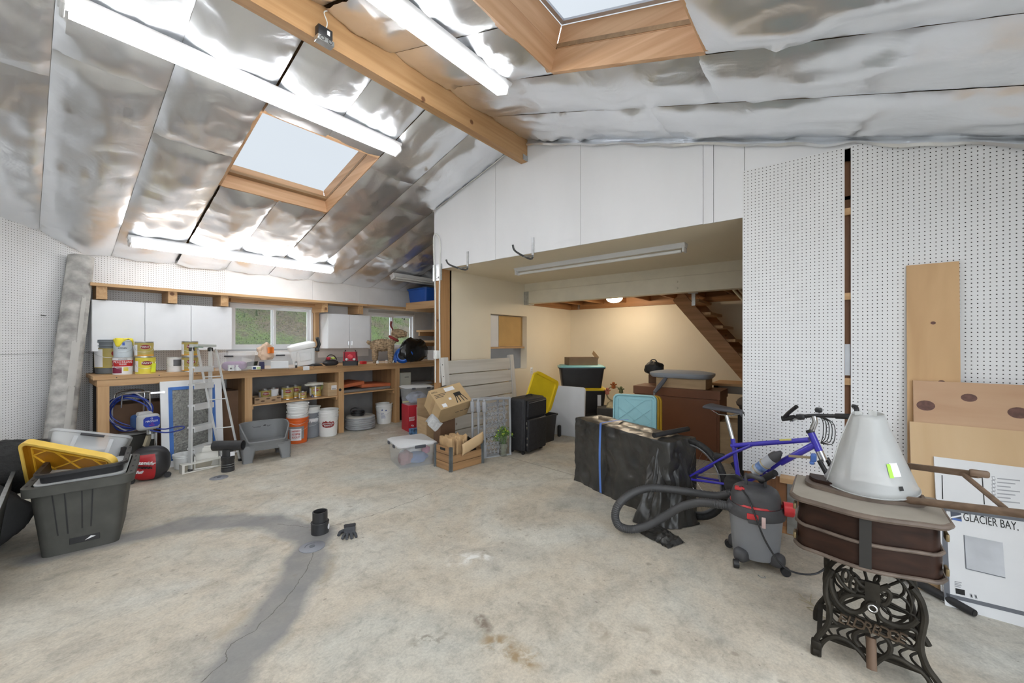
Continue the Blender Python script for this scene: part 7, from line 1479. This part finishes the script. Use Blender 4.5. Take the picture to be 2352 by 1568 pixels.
# ---- translucent plastic cone on top
pc_ = fl((2000, 1118), ZT + .04); cn = thing('plastic_cone', 'frosted plastic cone shade standing on the sewing cabinet', 'cone', pc_ + V((.06, .0, 0)), (.04, -.03, face_cam(pc_)))
FRO = mat('frosted_film', (.56, .57, .56), .28, var=.06, scale=3, alpha=.52)
def conef(u, v):
    a = -2.7 + 5.6 * u; r = .175 + (.055 - .175) * v ** .95 + .004 * NZ.noise(V((cos(a) * 2, sin(a) * 2, v * 3))); r += .010 * (u * v); q = V((r * sin(a), -r * cos(a), .345 * v - .012 * cos(a) * (1 - v))); return q
o = MB().grid(conef, 60, 16).build('shell', FRO, cn); s_ = o.modifiers.new('t', 'SOLIDIFY'); s_.thickness = .002
MB().tube([conef(k / 60, 0) for k in range(61)], .003, 6).build('lower_rim', FRO, cn); MB().rbox(.03, .004, .03, (.02, -.055, .355), .002, 1).rbox(.03, .004, .02, (-.03, -.05, .35), .002, 1).build('tab', FRO, cn)
MB().tube(smooth([conef(.30, .98) + V((-.004, -.004, .01)), conef(.30, .6) + V((-.02, -.01, 0)), conef(.29, .3) + V((-.012, -.01, 0)), conef(.27, .02) + V((-.004, -.004, 0))], 5), .0025, 6).build('edge_cord', FRO, cn)
st_ = MB().grid(lambda u, v: conef(.585 + .045 * u, .26 + .16 * v) * 1.0 + V((sin(-2.7 + 5.6 * .6), -cos(-2.7 + 5.6 * .6), .3)) * .003, 4, 4).build('sticker', PAPER, cn); MB().grid(lambda u, v: conef(.570 + .02 * u, .25 + .16 * v) + V((sin(-2.7 + 5.6 * .57), -cos(-2.7 + 5.6 * .57), .3)) * .0035, 3, 4).build('lime_edge', mat('lime_sticker', (.35, .75, .05), .5), cn)
MB().grid(lambda u, v: conef(.60 + .02 * u, .10 + .05 * v) + V((sin(-2.7 + 5.6 * .6), -cos(-2.7 + 5.6 * .6), .3)) * .003, 3, 2).build('printed_mark', INK, cn)
# ---- wooden handle frame lying across the cabinet
WH = wood('weathered_handle', (.17, .11, .07), (.09, .055, .032), 1, grain=12, knots=False); a, b_ = dep(zG(1030, 580), 1.80), dep(zG(1790, 672), 1.40); c, e_ = dep(zG(1040, 397), 1.98), dep(zG(1430, 447), 1.72); g1, g2 = dep(zG(1340, 440), 1.77), dep(zG(1570, 628), 1.51)
hn = thing('handle_frame', 'weathered wooden tool handles resting on the sewing cabinet', 'tool handle', a); MB().tube([V((0, 0, 0)), b_ - a], .016, 10).build('long_shaft', WH, hn); MB().bar(c - a, e_ - a, .022, .026).build('upper_shaft', WH, hn); MB().tube([g1 - a, g2 - a], .010, 8).build('diagonal_brace', WH, hn); MB().rbox(.02, .06, .03, e_ - a + V((0, -.0, .006)), .008).build('end_knob', WH, hn)
MB().bar((c - a), V((c.x - a.x + .02, c.y - a.y + .05, 0)), .02, .02, up=(1, 0, 0)).build('cross_end', WH, hn)
# ---- boards leaning on the pegboard
PLYW = wood('plywood_face', (.62, .40, .20), (.52, .32, .15), 2, grain=3, knots=True); PLYP = wood('plywood_knotty', (.55, .36, .22), (.46, .27, .15), 1, grain=2.5); PLYL = wood('plywood_plain', (.62, .44, .25), (.56, .38, .20), 2, grain=2, knots=False)
def leaning(name, label, cat, m, y0, y1, zt, xb, xt, t):
    hL = sqrt(zt * zt + (xt - xb) ** 2); o = tag(MB().bb(0, t, y1 - y0, 0, 0, hL).build(name, m, None, (xb, y0, 0), (0, atan2(xt - xb, zt), 0)), label, cat); return o
a, b_ = onX((2083, 609), XF - .045), onX((2205, 597), XF - .045); o = leaning('plywood_strip', 'tall narrow plywood offcut leaning on the pegboard', 'board', PLYW, a.y, b_.y, a.z, XF - .11, XF - .03, .016)
KN = mat('dark_knot', (.13, .06, .045), .6, var=.3, scale=40)
def knot(o, y, z, ry_, rz_): MB().add([(-.001, y + ry_ * cos(t), z + rz_ * sin(t)) for t in [2 * pi * k / 18 for k in range(18)]], [tuple(range(18))]).build('knot', KN, o)
knot(o, -.12, 1.60, .012, .010); knot(o, -.155, 1.22, .018, .016)
a = onX((2097, 873), XF - .08); o = leaning('knotty_board', 'knotty plywood sheet leaning behind the plain sheet', 'board', PLYP, a.y, YE + .06, a.z, XF - .22, XF - .085, .018)
for y, z, ry_, rz_ in ((-.055, 1.08, .042, .032), (-.24, 1.145, .034, .024), (-.43, 1.075, .042, .032)): knot(o, y, z, ry_, rz_)
a = onX((2089, 967), XF - .12); leaning('plain_board', 'plain pale plywood sheet leaning in front of the knotty one', 'board', PLYL, a.y, YE + .04, a.z, XF - .34, XF - .125, .018)
# cartons: back one with the checklist, front one with the mirror print
BW = mat('white_carton', (.74, .75, .76), .6, var=.03); GB = mat('carton_grey', (.13, .14, .16), .6)
xb_, xt_, y0_ = 3.275, 3.545, fl((2166, 1388)).y; zt2 = onX((2147, 1048), xt_).z
o = leaning('mirror_carton', 'tall white carton with a printed checklist leaning on the boards', 'carton', BW, y0_, YE + .03, zt2, xb_ + .035, xt_, .022); M_ = o
def onto(o, p, off=.0012):   # pixel -> local point on the near face of a leaning sheet
    M = MX.LocRotScale(o.location, o.rotation_euler, None); n = M.to_3x3() @ V((-1, 0, 0)); w = pl(p, n, n.dot(M.translation)); q = M.inverted() @ w; q.x = -off; return q
def line(o, p0, p1, wd, m, nm='printed_line', off=.001): MB().bar(onto(o, p0, off), onto(o, p1, off), wd, .0012, up=(1, 0, 0)).build(nm, m, o)
for k in range(7): 
    y = 215 + 32 * k; q = onto(o, zQ(752, y)); line(o, zQ(740, y), zQ(768, y + 2), .020, mat('print_grey', (.35, .36, .38), .6), 'check_box'); line(o, zQ(745, y), zQ(763, y + 2), .012, PAPER, 'check_box_fill', .0018); line(o, zQ(785, y + 3), zQ(980 - 40 * (k % 3), y + 22 - 4 * (k % 3)), .006, MATS['print_grey'])
line(o, zQ(312, 190), zQ(318, 395), .004, INK); line(o, zQ(655, 195), zQ(675, 440), .004, INK)
zt3 = pl(zQ(322, 462), (-1, 0, (xt_ - xb_) / zt2), -xb_).z
o = leaning('mirror_carton', 'white mirror carton with grey border and a blue wave logo', 'carton', BW, y0_ - .008, YE + .02, zt3 + .0, xb_, xb_ + (xt_ - xb_) * zt3 / zt2, .022)
line(o, zQ(325, 470), zQ(358, 1240), .022, GB, 'border'); line(o, zQ(345, 1215), zQ(1090, 1395), .020, GB, 'border'); line(o, zQ(325, 480), zQ(1090, 585), .018, GB, 'border')
lg0 = onto(o, zQ(432, 543)); hgt_ = abs(onto(o, zQ(432, 508)).z - onto(o, zQ(432, 578)).z); wid = abs(onto(o, zQ(385, 540)).y - onto(o, zQ(477, 548)).y)
MB().rbox(.001, wid, hgt_, lg0, .0004, 1).build('logo_block', mat('logo_navy', (.05, .06, .09), .5), o); MB().add([V((-.0022, lg0.y + wid * .5 - wid * u_, lg0.z - hgt_ * .28 + hgt_ * .5 * u_ + hgt_ * .10 * s)) for s, us in ((1, (0, .33, .66, 1)), (-1, (1, .66, .33, 0))) for u_ in us], [tuple(range(8))]).build('logo_wave', PAPER, o); MB().bb(-.0021, -.0015, lg0.y - wid * .5, lg0.y + wid * .35, lg0.z - hgt_ * .5, lg0.z - hgt_ * .25).build('logo_blue', mat('logo_blue', (.05, .12, .38), .5), o)
t0_, t1_ = onto(o, zQ(497, 563)), onto(o, zQ(965, 632)); text('GLACIER BAY.', .062, INK, o, (-.0012, (t0_.y + t1_.y) / 2, (t0_.z + t1_.z) / 2 + .004), (pi / 2, 0, -pi / 2), .001, width=abs(t1_.y - t0_.y))
ms = [onto(o, zQ(*p), .0014) for p in ((500, 703), (832, 768), (855, 1070), (518, 990))]; MB().add(ms, [(0, 1, 2, 3)]).build('mirror_print', mat('mirror_picture', (.55, .57, .60), .4, var=.25, scale=3), o); line(o, zQ(500, 703), zQ(518, 990), .004, GB, 'printed_line', .0018); line(o, zQ(518, 990), zQ(855, 1070), .004, GB, 'printed_line', .0018)
for k in range(14): line(o, zQ(432 + 5.5 * k, 1158 + 1.2 * k), zQ(436 + 5.5 * k, 1205 + 1.2 * k), .0028 + .002 * (k % 3 == 0), INK, 'barcode_bar')
for k in range(4): line(o, zQ(420, 1100 + 13 * k), zQ(480 - 8 * (k % 2), 1112 + 13 * k), .004, MATS['print_grey'])
for x, y in ((563, 1222), (602, 1230)): line(o, zQ(x - 10, y), zQ(x + 10, y + 3), .020, MATS['print_grey'], 'symbol_box'); line(o, zQ(x - 4, y), zQ(x + 6, y + 2), .010, INK, 'symbol', .0018)
# black tapered tube on the floor
a, b_ = fl(zQ(590, 1372), .024), fl(zQ(215, 1170), .03); b_ = a + (b_ - a).normalized() * .42; o = thing('vacuum_nozzle', 'black tapered vacuum nozzle on the floor by the cartons', 'nozzle', (a.x, a.y, 0)); z_ = V((0, 0, .024)); MB().tube([z_, z_ + (b_ - a) * .4, b_ - a + V((0, 0, .03))], [.019, .024, .028], 16).build('tube', BLACKP, o); MB().tube([z_ - (b_ - a).normalized() * .004, z_], .016, 14).build('tip', INK, o)
# little wire bits on the floor
o = tag(MB().tube(smooth([fl(zG(238, 985), .003), fl(zG(255, 998), .003), fl(zG(278, 1000), .003), fl(zG(272, 992), .003)], 4), .003, 5).build('bent_wire', STEEL, None), 'short bent wire on the floor before the vacuum', 'wire')
mb = MB()
for k in range(5): p = fl(zG(520 + 10 * k, 1135 + 8 * k), .004); mb.tube([p, p + V((.05 * cos(k), .05 * sin(k * 2), .004)), p + V((.09 * cos(k * .7), .08 * sin(k), .002))], .002, 4)
tag(mb.build('dry_twig', mat('straw_twig', (.40, .34, .22), .9), None), 'dry pale twig on the floor by the iron stand', 'twig')
